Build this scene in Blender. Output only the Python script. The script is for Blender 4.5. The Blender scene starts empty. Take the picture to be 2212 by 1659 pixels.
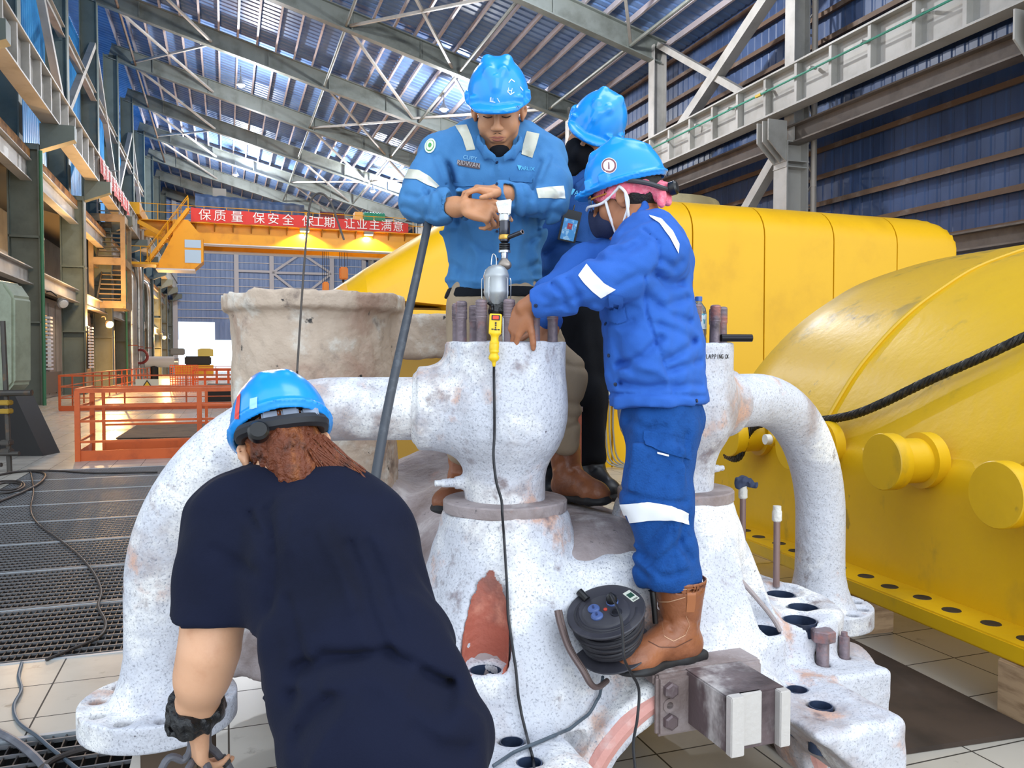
import bpy, bmesh, math, random
import numpy as np
from mathutils import Vector, Matrix
random.seed(7)
RS = np.random.RandomState(11)
SC = bpy.context.scene
COL = SC.collection

# ---------------------------------------------------------------- camera
FPX, PITCH, EYE = 1750.0, math.radians(1.62), 1.56
cam_d = bpy.data.cameras.new('camera')
cam_d.sensor_fit = 'HORIZONTAL'; cam_d.sensor_width = 36.0
cam_d.lens = 36.0 * FPX / 2212.0
cam_d.clip_start = 0.05; cam_d.clip_end = 500
cam = bpy.data.objects.new('camera', cam_d); COL.objects.link(cam)
cam.location = (0, 0, EYE); cam.rotation_euler = (math.pi/2 - PITCH, 0, 0)
SC.camera = cam
SC.view_settings.view_transform = 'Standard'; SC.view_settings.look = 'None'
SC.view_settings.gamma = 1.0; SC.view_settings.use_curve_mapping = False
SC.view_settings.exposure = 0.64
SC.cycles.max_bounces = 6; SC.cycles.diffuse_bounces = 3; SC.cycles.glossy_bounces = 3; SC.cycles.transmission_bounces = 4
SC.cycles.caustics_reflective = False; SC.cycles.caustics_refractive = False

# ---------------------------------------------------------------- daylight and hall lights
W = bpy.data.worlds.new('sky'); SC.world = W; W.use_nodes = True
W.node_tree.nodes['Background'].inputs[0].default_value = (0.80, 0.90, 1.0, 1)
W.node_tree.nodes['Background'].inputs[1].default_value = 1.2
PSI = math.radians(19.5); cs, sn = math.cos(PSI), math.sin(PSI)
def hall(u, v, z): return np.array([u*cs - v*sn, u*sn + v*cs, z])   # hall frame: u across, v along, z up
def lamp(name, kind, loc, energy, color, size=1.0, look=None, size_y=None, spread=None):
    d = bpy.data.lights.new(name, kind); d.energy = energy; d.color = color
    if kind == 'AREA':
        d.size = size
        if size_y: d.shape = 'RECTANGLE'; d.size_y = size_y
        if spread: d.spread = spread
    elif kind == 'SUN': d.angle = size
    else: d.shadow_soft_size = size
    o = bpy.data.objects.new(name, d); COL.objects.link(o); o.location = Vector(loc)
    if look is not None:
        o.rotation_euler = (Vector(look) - Vector(loc)).to_track_quat('-Z', 'Y').to_euler()
    return o
# added soft area light behind the camera, for daylight from the open end
lamp('rear_daylight_fill', 'AREA', hall(3.0, -9.0, 4.6), 420, (0.86, 0.93, 1.0), 12.0, hall(2.0, 4.0, 0.8), 8.0)
# added area light under the closed roof, fills the near bays from above
lamp('overhead_fill', 'AREA', hall(6.0, 3.0, 15.0), 420, (0.92, 0.96, 1.0), 9.0, hall(5.0, 7.0, 0.0), 5.0)
HIGH_BAYS = [(1.1, 30.6, 18.9), (1.1, 54.0, 18.9), (1.1, 80.0, 18.9), (12.1, 27.0, 16.2), (12.1, 46.0, 16.2), (12.1, 70.0, 16.2)]
for q in HIGH_BAYS:
    lamp('high_bay_light', 'POINT', hall(q[0], q[1], q[2]-0.5), 1500 if q[1] < 60 else 4200, (0.95, 0.97, 1.0), 0.25)
# ---------------------------------------------------------------- helpers
FWv = np.array([0, math.cos(PITCH), -math.sin(PITCH)]); UPv = np.array([0, math.sin(PITCH), math.cos(PITCH)])
CAMP = np.array([0, 0, EYE]); TV = np.array([cs, sn, 0.0]); AV = np.array([sn, -cs, 0.0])
def ray(x, y): return FWv + np.array([(x-1106)/FPX, 0, 0]) + (829.5-y)/FPX*UPv
def pY(x, y, Y): d = ray(x, y); return CAMP + d*(Y/d[1])            # point seen at a pixel, at distance Y
def pZ(x, y, z): d = ray(x, y); return CAMP + d*((z-EYE)/d[2])      # point seen at a pixel, at height z
def lin(h):
    h = h.lstrip('#'); c = [int(h[i:i+2], 16)/255 for i in (0, 2, 4)]
    return tuple(x/12.92 if x <= .04045 else ((x+.055)/1.055)**2.4 for x in c) + (1,)
MATS = {}
def M(name, col, rough=.5, metal=0.0, var=(), bump=None, emit=None, rvar=None, alpha=None, trans=None, spec=None, sheen=None, sss=None):
    """procedural material; var = [(colour, noise scale, low, high, stretch xyz)], bump = (scale, strength)"""
    if name in MATS: return MATS[name]
    m = bpy.data.materials.new(name); m.use_nodes = True; MATS[name] = m
    nt = m.node_tree; N, L = nt.nodes, nt.links
    b = N['Principled BSDF']
    b.inputs['Roughness'].default_value = rough; b.inputs['Metallic'].default_value = metal
    if spec is not None: b.inputs['Specular IOR Level'].default_value = spec
    if sheen: b.inputs['Sheen Weight'].default_value = sheen
    if sss:
        b.inputs['Subsurface Weight'].default_value = sss; b.inputs['Subsurface Radius'].default_value = (.012, .005, .003)
    c = lin(col); b.inputs['Base Color'].default_value = c
    tc = N.new('ShaderNodeTexCoord')
    prev = None
    for i, v in enumerate(var):
        vc, sc_, lo, hi = v[:4]; st = v[4] if len(v) > 4 else (1, 1, 1)
        mp = N.new('ShaderNodeMapping'); mp.inputs['Scale'].default_value = st
        mp.inputs['Location'].default_value = (i*3.7, i*1.9, i*2.3)
        L.new(tc.outputs['Object'], mp.inputs[0])
        n = N.new('ShaderNodeTexNoise'); n.inputs['Scale'].default_value = sc_; n.inputs['Detail'].default_value = 6
        n.inputs['Roughness'].default_value = .62
        L.new(mp.outputs[0], n.inputs['Vector'])
        r = N.new('ShaderNodeMapRange'); r.inputs['From Min'].default_value = lo; r.inputs['From Max'].default_value = hi
        r.interpolation_type = 'SMOOTHSTEP'
        L.new(n.outputs['Fac'], r.inputs['Value'])
        x = N.new('ShaderNodeMix'); x.data_type = 'RGBA'
        L.new(r.outputs[0], x.inputs['Factor'])
        if prev is None: x.inputs['A'].default_value = c
        else: L.new(prev, x.inputs['A'])
        x.inputs['B'].default_value = lin(vc); prev = x.outputs['Result']
    if prev is not None: L.new(prev, b.inputs['Base Color'])
    if bump:
        n = N.new('ShaderNodeTexNoise'); n.inputs['Scale'].default_value = bump[0]; n.inputs['Detail'].default_value = 5
        if len(bump) > 2:
            mp = N.new('ShaderNodeMapping'); mp.inputs['Scale'].default_value = bump[2]
            L.new(tc.outputs['Object'], mp.inputs[0]); L.new(mp.outputs[0], n.inputs['Vector'])
        else: L.new(tc.outputs['Object'], n.inputs['Vector'])
        bp = N.new('ShaderNodeBump'); bp.inputs['Strength'].default_value = bump[1]; bp.inputs['Distance'].default_value = .02
        L.new(n.outputs['Fac'], bp.inputs['Height']); L.new(bp.outputs[0], b.inputs['Normal'])
    if emit:
        b.inputs['Emission Color'].default_value = lin(emit[0]); b.inputs['Emission Strength'].default_value = emit[1]
    if trans: b.inputs['Transmission Weight'].default_value = trans
    if alpha is not None: b.inputs['Alpha'].default_value = alpha
    return m
def wl(o):
    p = Vector((0, 0, 0))
    while o is not None: p = p + o.location; o = o.parent
    return p
def link(name, me, mat=None, parent=None):
    o = bpy.data.objects.new(name, me); COL.objects.link(o)
    if parent is not None: o.parent = parent
    if mat is not None: me.materials.append(mat)
    return o
def tag(o, label=None, cat=None, group=None, kind=None):
    if label: o['label'] = label
    if cat: o['category'] = cat
    if group: o['group'] = group
    if kind: o['kind'] = kind
    return o
def thing(name, label, cat, loc=(0, 0, 0), group=None, kind=None):
    o = bpy.data.objects.new(name, None); COL.objects.link(o); o.location = Vector(loc); o.empty_display_size = .1
    return tag(o, label, cat, group, kind)
def copy_tree(o, parent=None):
    c = o.copy(); COL.objects.link(c); c.parent = parent
    for ch in list(o.children): copy_tree(ch, c)
    return c
def arr(*p): return np.array(p, float)
def unit(v): v = np.asarray(v, float); return v/(np.linalg.norm(v)+1e-12)
def frame_of(d, up=(0, 0, 1)):
    d = unit(d); up = np.asarray(up, float)
    if abs(d @ up) > .99*np.linalg.norm(up): up = arr(0, 1, 0) if abs(d[1]) < .9 else arr(1, 0, 0)
    s = unit(np.cross(d, up)); return d, s, np.cross(s, d)          # along, side, up
HALLF = (arr(cs, sn, 0), arr(-sn, cs, 0), arr(0, 0, 1))            # u, v, z axes
WORLDF = (arr(1, 0, 0), arr(0, 1, 0), arr(0, 0, 1))
class MB:
    def __init__(s): s.v = []; s.f = []
    def add(s, vs, fs):
        n = len(s.v); s.v += [tuple(map(float, p)) for p in vs]; s.f += [tuple(i+n for i in f) for f in fs]; return s
    def box(s, c, h, F=WORLDF, taper=None):
        c = np.asarray(c, float); P = []
        for k in (-1, 1):
            for j in (-1, 1):
                for i in (-1, 1):
                    t = (taper if (taper is not None and k > 0) else 1)
                    P.append(c + F[0]*h[0]*i*t + F[1]*h[1]*j*t + F[2]*h[2]*k)
        return s.add(P, [(0, 2, 3, 1), (4, 5, 7, 6), (0, 1, 5, 4), (2, 6, 7, 3), (0, 4, 6, 2), (1, 3, 7, 5)])
    def hbox(s, u0, u1, v0, v1, z0, z1):
        return s.box(hall((u0+u1)/2, (v0+v1)/2, (z0+z1)/2), (abs(u1-u0)/2, abs(v1-v0)/2, abs(z1-z0)/2), HALLF)
    def beam(s, p, q, w, h, up=(0, 0, 1)):
        p, q = np.asarray(p, float), np.asarray(q, float); d, sd, u = frame_of(q-p, up)
        return s.box((p+q)/2, (np.linalg.norm(q-p)/2, w/2, h/2), (d, sd, u))
    def ibeam(s, p, q, h, w, tw, tf, up=(0, 0, 1)):
        p, q = np.asarray(p, float), np.asarray(q, float); d, sd, u = frame_of(q-p, up); L = np.linalg.norm(q-p)/2; c = (p+q)/2
        s.box(c, (L, tw/2, h/2-tf), (d, sd, u))
        s.box(c+u*(h/2-tf/2), (L, w/2, tf/2), (d, sd, u)); s.box(c-u*(h/2-tf/2), (L, w/2, tf/2), (d, sd, u)); return s
    def tube(s, P, r, n=10, caps=True, up=(0, 0, 1), closed=False):
        P = [np.asarray(p, float) for p in P]; m = len(P)
        R = r if hasattr(r, '__len__') else [r]*m
        T = [unit((P[(i+1) % m] if (closed or i < m-1) else P[i]) - (P[i-1] if (closed or i > 0) else P[i])) for i in range(m)]
        _, a, b = frame_of(T[0], up); V = []
        for i in range(m):
            a = unit(a - T[i]*(a @ T[i])); b = np.cross(T[i], a)
            V += [P[i] + R[i]*(math.cos(2*math.pi*k/n)*a + math.sin(2*math.pi*k/n)*b) for k in range(n)]
        fs = []
        for i in range(m if closed else m-1):
            j = (i+1) % m
            fs += [(i*n+k, i*n+(k+1) % n, j*n+(k+1) % n, j*n+k) for k in range(n)]
        if caps and not closed: fs += [tuple(range(n))[::-1], tuple((m-1)*n+k for k in range(n))]
        return s.add(V, fs)
    def lathe(s, prof, o, axis=(0, 0, 1), n=32, cap=True, up=(1, 0, 0)):
        """prof = [(r, h)] along axis from o"""
        o = np.asarray(o, float); d = unit(axis); a0 = np.asarray(up, float)
        if abs(d @ unit(a0)) > .95: a0 = arr(0, 1, 0)
        a = unit(np.cross(d, a0)); b = np.cross(d, a); V = []; m = len(prof)
        for (r, h) in prof: V += [o + d*h + r*(math.cos(2*math.pi*k/n)*a + math.sin(2*math.pi*k/n)*b) for k in range(n)]
        fs = [(i*n+k, i*n+(k+1) % n, (i+1)*n+(k+1) % n, (i+1)*n+k) for i in range(m-1) for k in range(n)]
        if cap: fs += [tuple(range(n))[::-1], tuple((m-1)*n+k for k in range(n))]
        return s.add(V, fs)
    def prism(s, poly, o, F, t):
        """2D polygon in F[0],F[1] about o, thickness t along F[2]"""
        o = np.asarray(o, float); n = len(poly)
        V = [o + F[0]*p[0] + F[1]*p[1] for p in poly] + [o + F[0]*p[0] + F[1]*p[1] + F[2]*t for p in poly]
        return s.add(V, [tuple(range(n))[::-1], tuple(range(n, 2*n))] + [(i, (i+1) % n, n+(i+1) % n, n+i) for i in range(n)])
    def quad(s, a, b, c, d): return s.add([a, b, c, d], [(0, 1, 2, 3)])
    def build(s, name, mat, parent=None, smooth=False, bevel=0, angle=35, org=None, seg=2):
        me = bpy.data.meshes.new(name)
        off = np.array(wl(parent)) if parent is not None else (np.asarray(org, float) if org is not None else np.zeros(3))
        V = np.array(s.v) - off
        me.from_pydata([tuple(p) for p in V], [], s.f); me.validate(); 
        bm = bmesh.new(); bm.from_mesh(me); bmesh.ops.recalc_face_normals(bm, faces=bm.faces)
        if bevel:
            es = [e for e in bm.edges if len(e.link_faces) == 2 and e.calc_face_angle(0) > .6]
            bmesh.ops.bevel(bm, geom=es, offset=bevel, segments=seg, affect='EDGES', clamp_overlap=True)
        bm.to_mesh(me); bm.free()
        if smooth or bevel:
            me.polygons.foreach_set('use_smooth', [True]*len(me.polygons)); me.set_sharp_from_angle(angle=math.radians(angle))
        o = link(name, me, mat, parent)
        if parent is None and org is not None: o.location = Vector(org)
        return o
def path(P, n=8, closed=False):
    """Catmull-Rom through the points"""
    P = [np.asarray(p, float) for p in P]; m = len(P); out = []
    for i in range(m if closed else m-1):
        if closed: a, b, c, d = P[i-1], P[i], P[(i+1) % m], P[(i+2) % m]
        else: a, b, c, d = P[max(i-1, 0)], P[i], P[i+1], P[min(i+2, m-1)]
        for k in range(n):
            t = k/n
            out.append(.5*((2*b) + (-a+c)*t + (2*a-5*b+4*c-d)*t*t + (-a+3*b-3*c+d)*t**3))
    if not closed: out.append(P[-1])
    return out
def text_mb(body, o, F, size, depth=.002, align='CENTER'):
    """lettering as geometry: right = F[0], up = F[1]"""
    cu = bpy.data.curves.new('lettering', 'FONT'); cu.body = body; cu.size = size; cu.align_x = align; cu.align_y = 'CENTER'; cu.extrude = 0
    ob = bpy.data.objects.new('lettering', cu); COL.objects.link(ob); bpy.context.view_layer.update()
    me = bpy.data.meshes.new_from_object(ob.evaluated_get(bpy.context.evaluated_depsgraph_get()))
    mb = MB(); o = np.asarray(o, float); nrm = np.cross(F[0], F[1])
    V = [o + F[0]*v.co.x + F[1]*v.co.y for v in me.vertices]
    mb.add(V, [tuple(p.vertices) for p in me.polygons])
    mb.add([v + nrm*depth for v in V], [tuple(p.vertices) for p in me.polygons])
    bpy.data.objects.remove(ob); bpy.data.curves.remove(cu); bpy.data.meshes.remove(me)
    return mb
ORD = ['first', 'second', 'third', 'fourth', 'fifth', 'sixth', 'seventh', 'eighth', 'ninth', 'tenth', 'eleventh', 'twelfth', 'thirteenth',
       'fourteenth', 'fifteenth', 'sixteenth', 'seventeenth', 'eighteenth', 'nineteenth', 'twentieth', 'twenty-first', 'twenty-second',
       'twenty-third', 'twenty-fourth', 'twenty-fifth', 'twenty-sixth', 'twenty-seventh']
# ---------------------------------------------------------------- solid modelling on a grid: smooth unions meshed as one continuous surface
def _seg(x, y, z, a, b):
    ba = b-a; L = float(ba @ ba)+1e-12
    h = np.clip(((x-a[0])*ba[0]+(y-a[1])*ba[1]+(z-a[2])*ba[2])/L, 0, 1)
    return h, np.sqrt((x-a[0]-h*ba[0])**2+(y-a[1]-h*ba[1])**2+(z-a[2]-h*ba[2])**2)
class Solid:
    """list of shapes added / cut with smooth blends; shapes are kept so a garment can be re-used for its bands and pockets"""
    def __init__(s): s.ops = []; s.fields = []
    def _op(s, f, lo, hi, k, mode): s.ops.append((f, np.array(lo, float), np.array(hi, float), k, mode)); return s
    def cap(s, a, b, ra, rb=None, k=.02, mode='add', flat=None):
        a, b = arr(*a), arr(*b); rb = ra if rb is None else rb
        if flat is None:
            def f(x, y, z): h, d = _seg(x, y, z, a, b); return d-(ra+(rb-ra)*h)
        else:      # elliptical section: wide along flat[0] by factor flat[1]
            w = unit(flat[0]); q = flat[1]
            def f(x, y, z):
                ba = b-a; h = np.clip(((x-a[0])*ba[0]+(y-a[1])*ba[1]+(z-a[2])*ba[2])/(ba @ ba), 0, 1)
                dx, dy, dz = x-a[0]-h*ba[0], y-a[1]-h*ba[1], z-a[2]-h*ba[2]; s_ = dx*w[0]+dy*w[1]+dz*w[2]; g = s_*(1-1/q)
                return (np.sqrt((dx-g*w[0])**2+(dy-g*w[1])**2+(dz-g*w[2])**2)-(ra+(rb-ra)*h))
        m = max(ra, rb)*(flat[1] if flat is not None else 1)
        return s._op(f, np.minimum(a, b)-m, np.maximum(a, b)+m, k, mode)
    def chain(s, P, R, k=.02, mode='add', flat=None):
        for i in range(len(P)-1): s.cap(P[i], P[i+1], R[i], R[i+1], k, mode, flat)
        return s
    def ell(s, c, r, F=WORLDF, k=.02, mode='add'):
        c = arr(*c); r = arr(*r); A = np.stack(F); m = np.abs(A.T) @ r
        def f(x, y, z):
            X = [(x-c[0])*F[i][0]+(y-c[1])*F[i][1]+(z-c[2])*F[i][2] for i in range(3)]
            k0 = np.sqrt(sum((X[i]/r[i])**2 for i in range(3))); k1 = np.sqrt(sum((X[i]/r[i]**2)**2 for i in range(3)))
            return k0*(k0-1)/(k1+1e-9)
        return s._op(f, c-m, c+m, k, mode)
    def box(s, c, h, F=WORLDF, rnd=.01, k=.01, mode='add'):
        c = arr(*c); h = arr(*h); A = np.stack(F); m = np.abs(A.T) @ h
        def f(x, y, z):
            Q = [np.abs((x-c[0])*F[i][0]+(y-c[1])*F[i][1]+(z-c[2])*F[i][2])-(h[i]-rnd) for i in range(3)]
            return np.sqrt(sum(np.maximum(q, 0)**2 for q in Q))+np.minimum(np.maximum(np.maximum(Q[0], Q[1]), Q[2]), 0)-rnd
        return s._op(f, c-m, c+m, k, mode)
    def cyl(s, a, b, r, rnd=.004, k=.01, mode='add', r2=None):
        a, b = arr(*a), arr(*b); ax = unit(b-a); L = np.linalg.norm(b-a); r2 = r if r2 is None else r2
        def f(x, y, z):
            t = (x-a[0])*ax[0]+(y-a[1])*ax[1]+(z-a[2])*ax[2]
            q = np.sqrt(np.maximum((x-a[0])**2+(y-a[1])**2+(z-a[2])**2-t*t, 0)); R = r+(r2-r)*np.clip(t/L, 0, 1)
            d1, d2 = q-R+rnd, np.abs(t-L/2)-L/2+rnd
            return np.sqrt(np.maximum(d1, 0)**2+np.maximum(d2, 0)**2)+np.minimum(np.maximum(d1, d2), 0)-rnd
        m = max(r, r2); return s._op(f, np.minimum(a, b)-m, np.maximum(a, b)+m, k, mode)
    def rev(s, c, prof, k=.02, mode='add'):
        """turned about the vertical through c, prof = [(z, r)] rising"""
        c = arr(*c); Z = np.array([p[0] for p in prof]); R = np.array([p[1] for p in prof])
        def f(x, y, z):
            q = np.sqrt((x-c[0])**2+(y-c[1])**2); zz = z-c[2]+0*q
            rr = np.interp(zz, Z, R); sl = (np.interp(zz+.01, Z, R)-np.interp(zz-.01, Z, R))/.02
            return np.maximum((q-rr)/np.sqrt(1+np.minimum(sl*sl, 4)), np.maximum(Z[0]-zz, zz-Z[-1]))
        m = R.max(); return s._op(f, c+arr(-m, -m, Z[0]), c+arr(m, m, Z[-1]), k, mode)
    def tor(s, c, ax, R, r, k=.01, mode='add'):
        c = arr(*c); ax = unit(ax)
        def f(x, y, z):
            t = (x-c[0])*ax[0]+(y-c[1])*ax[1]+(z-c[2])*ax[2]; q = np.sqrt(np.maximum((x-c[0])**2+(y-c[1])**2+(z-c[2])**2-t*t, 0))
            return np.sqrt((q-R)**2+t*t)-r
        return s._op(f, c-R-r, c+R+r, k, mode)
    def fold(s, P, w, d, ax=None):
        """crease (d>0) or ridge (d<0) along a polyline; ax = ignore distance along this axis"""
        P = [arr(*p) for p in P]; s.fields.append((P, w, d*1.4, None if ax is None else unit(ax))); return s
    def extend(s, o): s.ops += o.ops; s.fields += o.fields; return s
    def bounds(s):
        A = [o for o in s.ops if o[4] == 'add']; return np.min([o[1] for o in A], 0), np.max([o[2] for o in A], 0)
    def grid(s, h, lo=None, hi=None, pad=.03):
        l0, h0 = s.bounds(); lo = l0-pad if lo is None else np.maximum(arr(*lo), l0-pad); hi = h0+pad if hi is None else np.minimum(arr(*hi), h0+pad)
        n = np.maximum(((hi-lo)/h).astype(int)+2, 4); ax = [lo[i]+h*np.arange(n[i]) for i in range(3)]
        G = np.full(n, 1.0, np.float32)
        def sl(a, b):
            i0 = np.clip(((a-lo)/h).astype(int)-1, 0, n-1); i1 = np.clip(((b-lo)/h).astype(int)+3, 1, n)
            if (i1-i0 < 1).any(): return None, None
            S = tuple(slice(i0[i], i1[i]) for i in range(3))
            return S, (ax[0][S[0], None, None], ax[1][None, S[1], None], ax[2][None, None, S[2]])
        for f, a, b, k, mode in s.ops:
            pd = max(k, h*2)*1.6+h*2; S, X = sl(a-pd, b+pd)
            if S is None: continue
            d = f(*X).astype(np.float32); g = G[S]
            if mode == 'add':
                q = np.clip(.5+.5*(g-d)/k, 0, 1); G[S] = g*(1-q)+d*q-k*q*(1-q)
            elif mode == 'cut':
                q = np.clip(.5-.5*(g+d)/k, 0, 1); G[S] = g*(1-q)-d*q+k*q*(1-q)
            else:     # keep only inside
                G2 = np.full(n, 1.0, np.float32); q = np.clip(.5-.5*(g-d)/k, 0, 1); G2[S] = g*(1-q)+d*q+k*q*(1-q); G = G2
        for P, w, dp, axi in s.fields:
            Q = np.array(P); ex = w*3
            a, b = Q.min(0)-ex, Q.max(0)+ex
            if axi is not None: a = a-np.abs(axi)*.3; b = b+np.abs(axi)*.3
            S, X = sl(a, b)
            if S is None: continue
            best = None
            for i in range(len(P)-1):
                p, q = P[i], P[i+1]; x, y, z = X
                if axi is not None:
                    ba = q-p; ba = ba-axi*(ba @ axi); L = ba @ ba+1e-12
                    dx, dy, dz = x-p[0], y-p[1], z-p[2]; t = dx*axi[0]+dy*axi[1]+dz*axi[2]
                    dx, dy, dz = dx-t*axi[0], dy-t*axi[1], dz-t*axi[2]
                    hh = np.clip((dx*ba[0]+dy*ba[1]+dz*ba[2])/L, 0, 1); d = (dx-hh*ba[0])**2+(dy-hh*ba[1])**2+(dz-hh*ba[2])**2
                else: hh, d = _seg(x, y, z, p, q); d = d*d
                best = d if best is None else np.minimum(best, d)
            G[S] += (dp*np.exp(-best/(w*w))).astype(np.float32)
        return G, lo, ax
    def value(s, P):
        x, y, z = P[:, 0], P[:, 1], P[:, 2]; g = np.full(len(P), 1.0)
        for f, a, b, k, mode in s.ops:
            d = f(x, y, z)
            if mode == 'add': q = np.clip(.5+.5*(g-d)/k, 0, 1); g = g*(1-q)+d*q-k*q*(1-q)
            else: q = np.clip(.5-.5*(g+d)/k, 0, 1); g = g*(1-q)-d*q+k*q*(1-q)
        return g
    def build(s, name, mat, parent=None, h=.01, lo=None, hi=None, off=0, keep=None, noise=None, F=None, O=None, smooth=1, org=None):
        """keep = Solid to intersect with; noise = [(amp, wavelength)]; F, O = frame to place the result in"""
        G, l0, ax = s.grid(h, lo, hi, .03+max(off, 0))
        if noise:
            x, y, z = ax[0][:, None, None], ax[1][None, :, None], ax[2][None, None, :]; r = np.random.RandomState(len(name)*7+3)
            for amp, wv in noise:
                for _ in range(4):
                    d = unit(r.randn(3))*2*math.pi/(wv*r.uniform(.7, 1.4)); e = unit(r.randn(3))*2*math.pi/(wv*2.3)
                    G = G + (amp*np.sin(d[0]*x+d[1]*y+d[2]*z+r.rand()*6+1.5*np.sin(e[0]*x+e[1]*y+e[2]*z))).astype(np.float32)
        G = G - off
        if keep is not None:
            f = np.full(G.shape, 1.0, np.float32); X = (ax[0][:, None, None], ax[1][None, :, None], ax[2][None, None, :])
            for o in keep.ops:
                d = o[0](*X).astype(np.float32)
                if o[4] == 'add': f = np.minimum(f, d)
                elif o[4] == 'cut': f = np.maximum(f, -d)
                else: f = np.maximum(f, d)
            G = np.maximum(G, f)
        G[0], G[-1], G[:, 0], G[:, -1], G[:, :, 0], G[:, :, -1] = 1, 1, 1, 1, 1, 1
        V, Q = nets(G, l0, h)
        if F is not None: V = O + V @ np.stack(F)
        return net_obj(name, V, Q, mat, parent, smooth, org)
def nets(G, lo, h):
    S = G < 0; c = S[:-1, :-1, :-1].astype(np.int8)
    for i, j, k in ((1, 0, 0), (0, 1, 0), (1, 1, 0), (0, 0, 1), (1, 0, 1), (0, 1, 1), (1, 1, 1)):
        c = c + S[i:S.shape[0]-1+i, j:S.shape[1]-1+j, k:S.shape[2]-1+k]
    act = (c > 0) & (c < 8); I = np.argwhere(act)
    idx = np.full(act.shape, -1, np.int64); idx[act] = np.arange(len(I))
    corner = [(i, j, k) for k in (0, 1) for j in (0, 1) for i in (0, 1)]
    val = np.stack([G[I[:, 0]+a, I[:, 1]+b, I[:, 2]+d] for a, b, d in corner], 1)
    P = np.zeros((len(I), 3)); n = np.zeros(len(I))
    for a, b in ((0, 1), (2, 3), (4, 5), (6, 7), (0, 2), (1, 3), (4, 6), (5, 7), (0, 4), (1, 5), (2, 6), (3, 7)):
        va, vb = val[:, a], val[:, b]; m = (va < 0) != (vb < 0); t = np.where(m, va/np.where(m, va-vb, 1), 0)
        ca, cb = np.array(corner[a]), np.array(corner[b]); P += m[:, None]*(ca+(cb-ca)*t[:, None]); n += m
    V = lo + h*(I+P/n[:, None]); Qs = []
    for ax in range(3):
        s0 = [slice(1, -1)]*3; s0[ax] = slice(0, -1); s1 = list(s0); s1[ax] = slice(1, None)
        A, B = S[tuple(s0)], S[tuple(s1)]; E = np.argwhere(A != B); off = np.array([1, 1, 1]); off[ax] = 0; E = E+off
        u, v = [(1, 2), (2, 0), (0, 1)][ax]; du = np.zeros(3, int); dv = np.zeros(3, int); du[u] = 1; dv[v] = 1
        q = np.stack([idx[tuple((E-du-dv).T)], idx[tuple((E-dv).T)], idx[tuple(E.T)], idx[tuple((E-du).T)]], 1)
        fl = S[tuple(E.T)]; q = np.where(fl[:, None], q, q[:, ::-1]); Qs.append(q)
    return V, np.concatenate(Qs)
def net_obj(name, V, Q, mat, parent=None, smooth=1, org=None):
    Q = Q[(Q >= 0).all(1)]
    for _ in range(smooth):
        acc = np.zeros_like(V); cnt = np.zeros(len(V))
        for a, b in ((0, 1), (1, 2), (2, 3), (3, 0)):
            np.add.at(acc, Q[:, a], V[Q[:, b]]); np.add.at(acc, Q[:, b], V[Q[:, a]]); np.add.at(cnt, Q[:, a], 1); np.add.at(cnt, Q[:, b], 1)
        V = V*.5+.5*acc/np.maximum(cnt, 1)[:, None]
    off = np.array(wl(parent)) if parent is not None else (np.asarray(org, float) if org is not None else np.zeros(3))
    me = bpy.data.meshes.new(name); n, m = len(V), len(Q)
    me.vertices.add(n); me.vertices.foreach_set('co', (V-off).astype(np.float32).ravel())
    me.loops.add(m*4); me.loops.foreach_set('vertex_index', Q.astype(np.int32).ravel())
    me.polygons.add(m); me.polygons.foreach_set('loop_start', np.arange(0, m*4, 4, dtype=np.int32))
    me.update(calc_edges=True); me.polygons.foreach_set('use_smooth', [True]*m)
    o = link(name, me, mat, parent)
    if parent is None and org is not None: o.location = Vector(org)
    return o
# ---------------------------------------------------------------- people: shared builders
from mathutils.bvhtree import BVHTree
def basis(f, u): f = unit(f); r = unit(np.cross(f, u)); return r, f, np.cross(r, f)          # right, forward, up
def at(C, B, r, f, u): return C + B[0]*r + B[1]*f + B[2]*u
def bvh(*objs):
    V, Fc = [], []
    for o in objs:
        n = len(V); w = wl(o); V += [v.co + w for v in o.data.vertices]; Fc += [tuple(i+n for i in p.vertices) for p in o.data.polygons]
    return BVHTree.FromPolygons(V, Fc)
def cast(bv, x, y):
    l, nrm, i, d = bv.ray_cast(Vector(CAMP), Vector(unit(ray(x, y))))
    return (None, None) if l is None else (np.array(l), np.array(nrm))
def resample(P, n):
    P = np.array(P, float); c = np.concatenate([[0], np.cumsum(np.linalg.norm(np.diff(P, axis=0), axis=1))]); q = np.linspace(0, c[-1], n)
    return np.stack([np.interp(q, c, P[:, k]) for k in range(P.shape[1])], 1)
def strip(bv, A, B, name, mat, parent, n=24, m=8, off=.003, label=None):
    """a sewn-on patch lying on a surface between two outlines"""
    A, B = resample(A, n), resample(B, n); V, ok = [], []; last = None
    for i in range(n):
        for j in range(m):
            x, y = A[i]+(B[i]-A[i])*j/(m-1); l, nr = cast(bv, x, y)
            if l is None: V.append(CAMP); ok.append(False); continue
            if nr @ ray(x, y) > 0: nr = -nr
            V.append(l+nr*off); ok.append(True)
    mb = MB(); keep = {}
    for k, o in enumerate(ok):
        if o: keep[k] = len(keep)
    fs = []
    for i in range(n-1):
        for j in range(m-1):
            q = (i*m+j, i*m+j+1, (i+1)*m+j+1, (i+1)*m+j)
            if all(k in keep for k in q) and max(np.linalg.norm(V[q[a]]-V[q[a-1]]) for a in range(4)) < .06: fs.append(tuple(keep[k] for k in q))
    if not fs: return None
    mb.add([V[k] for k in keep], fs); o = mb.build(name, mat, parent, smooth=True, angle=80)
    if label: o['label'] = label
    return o
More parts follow.
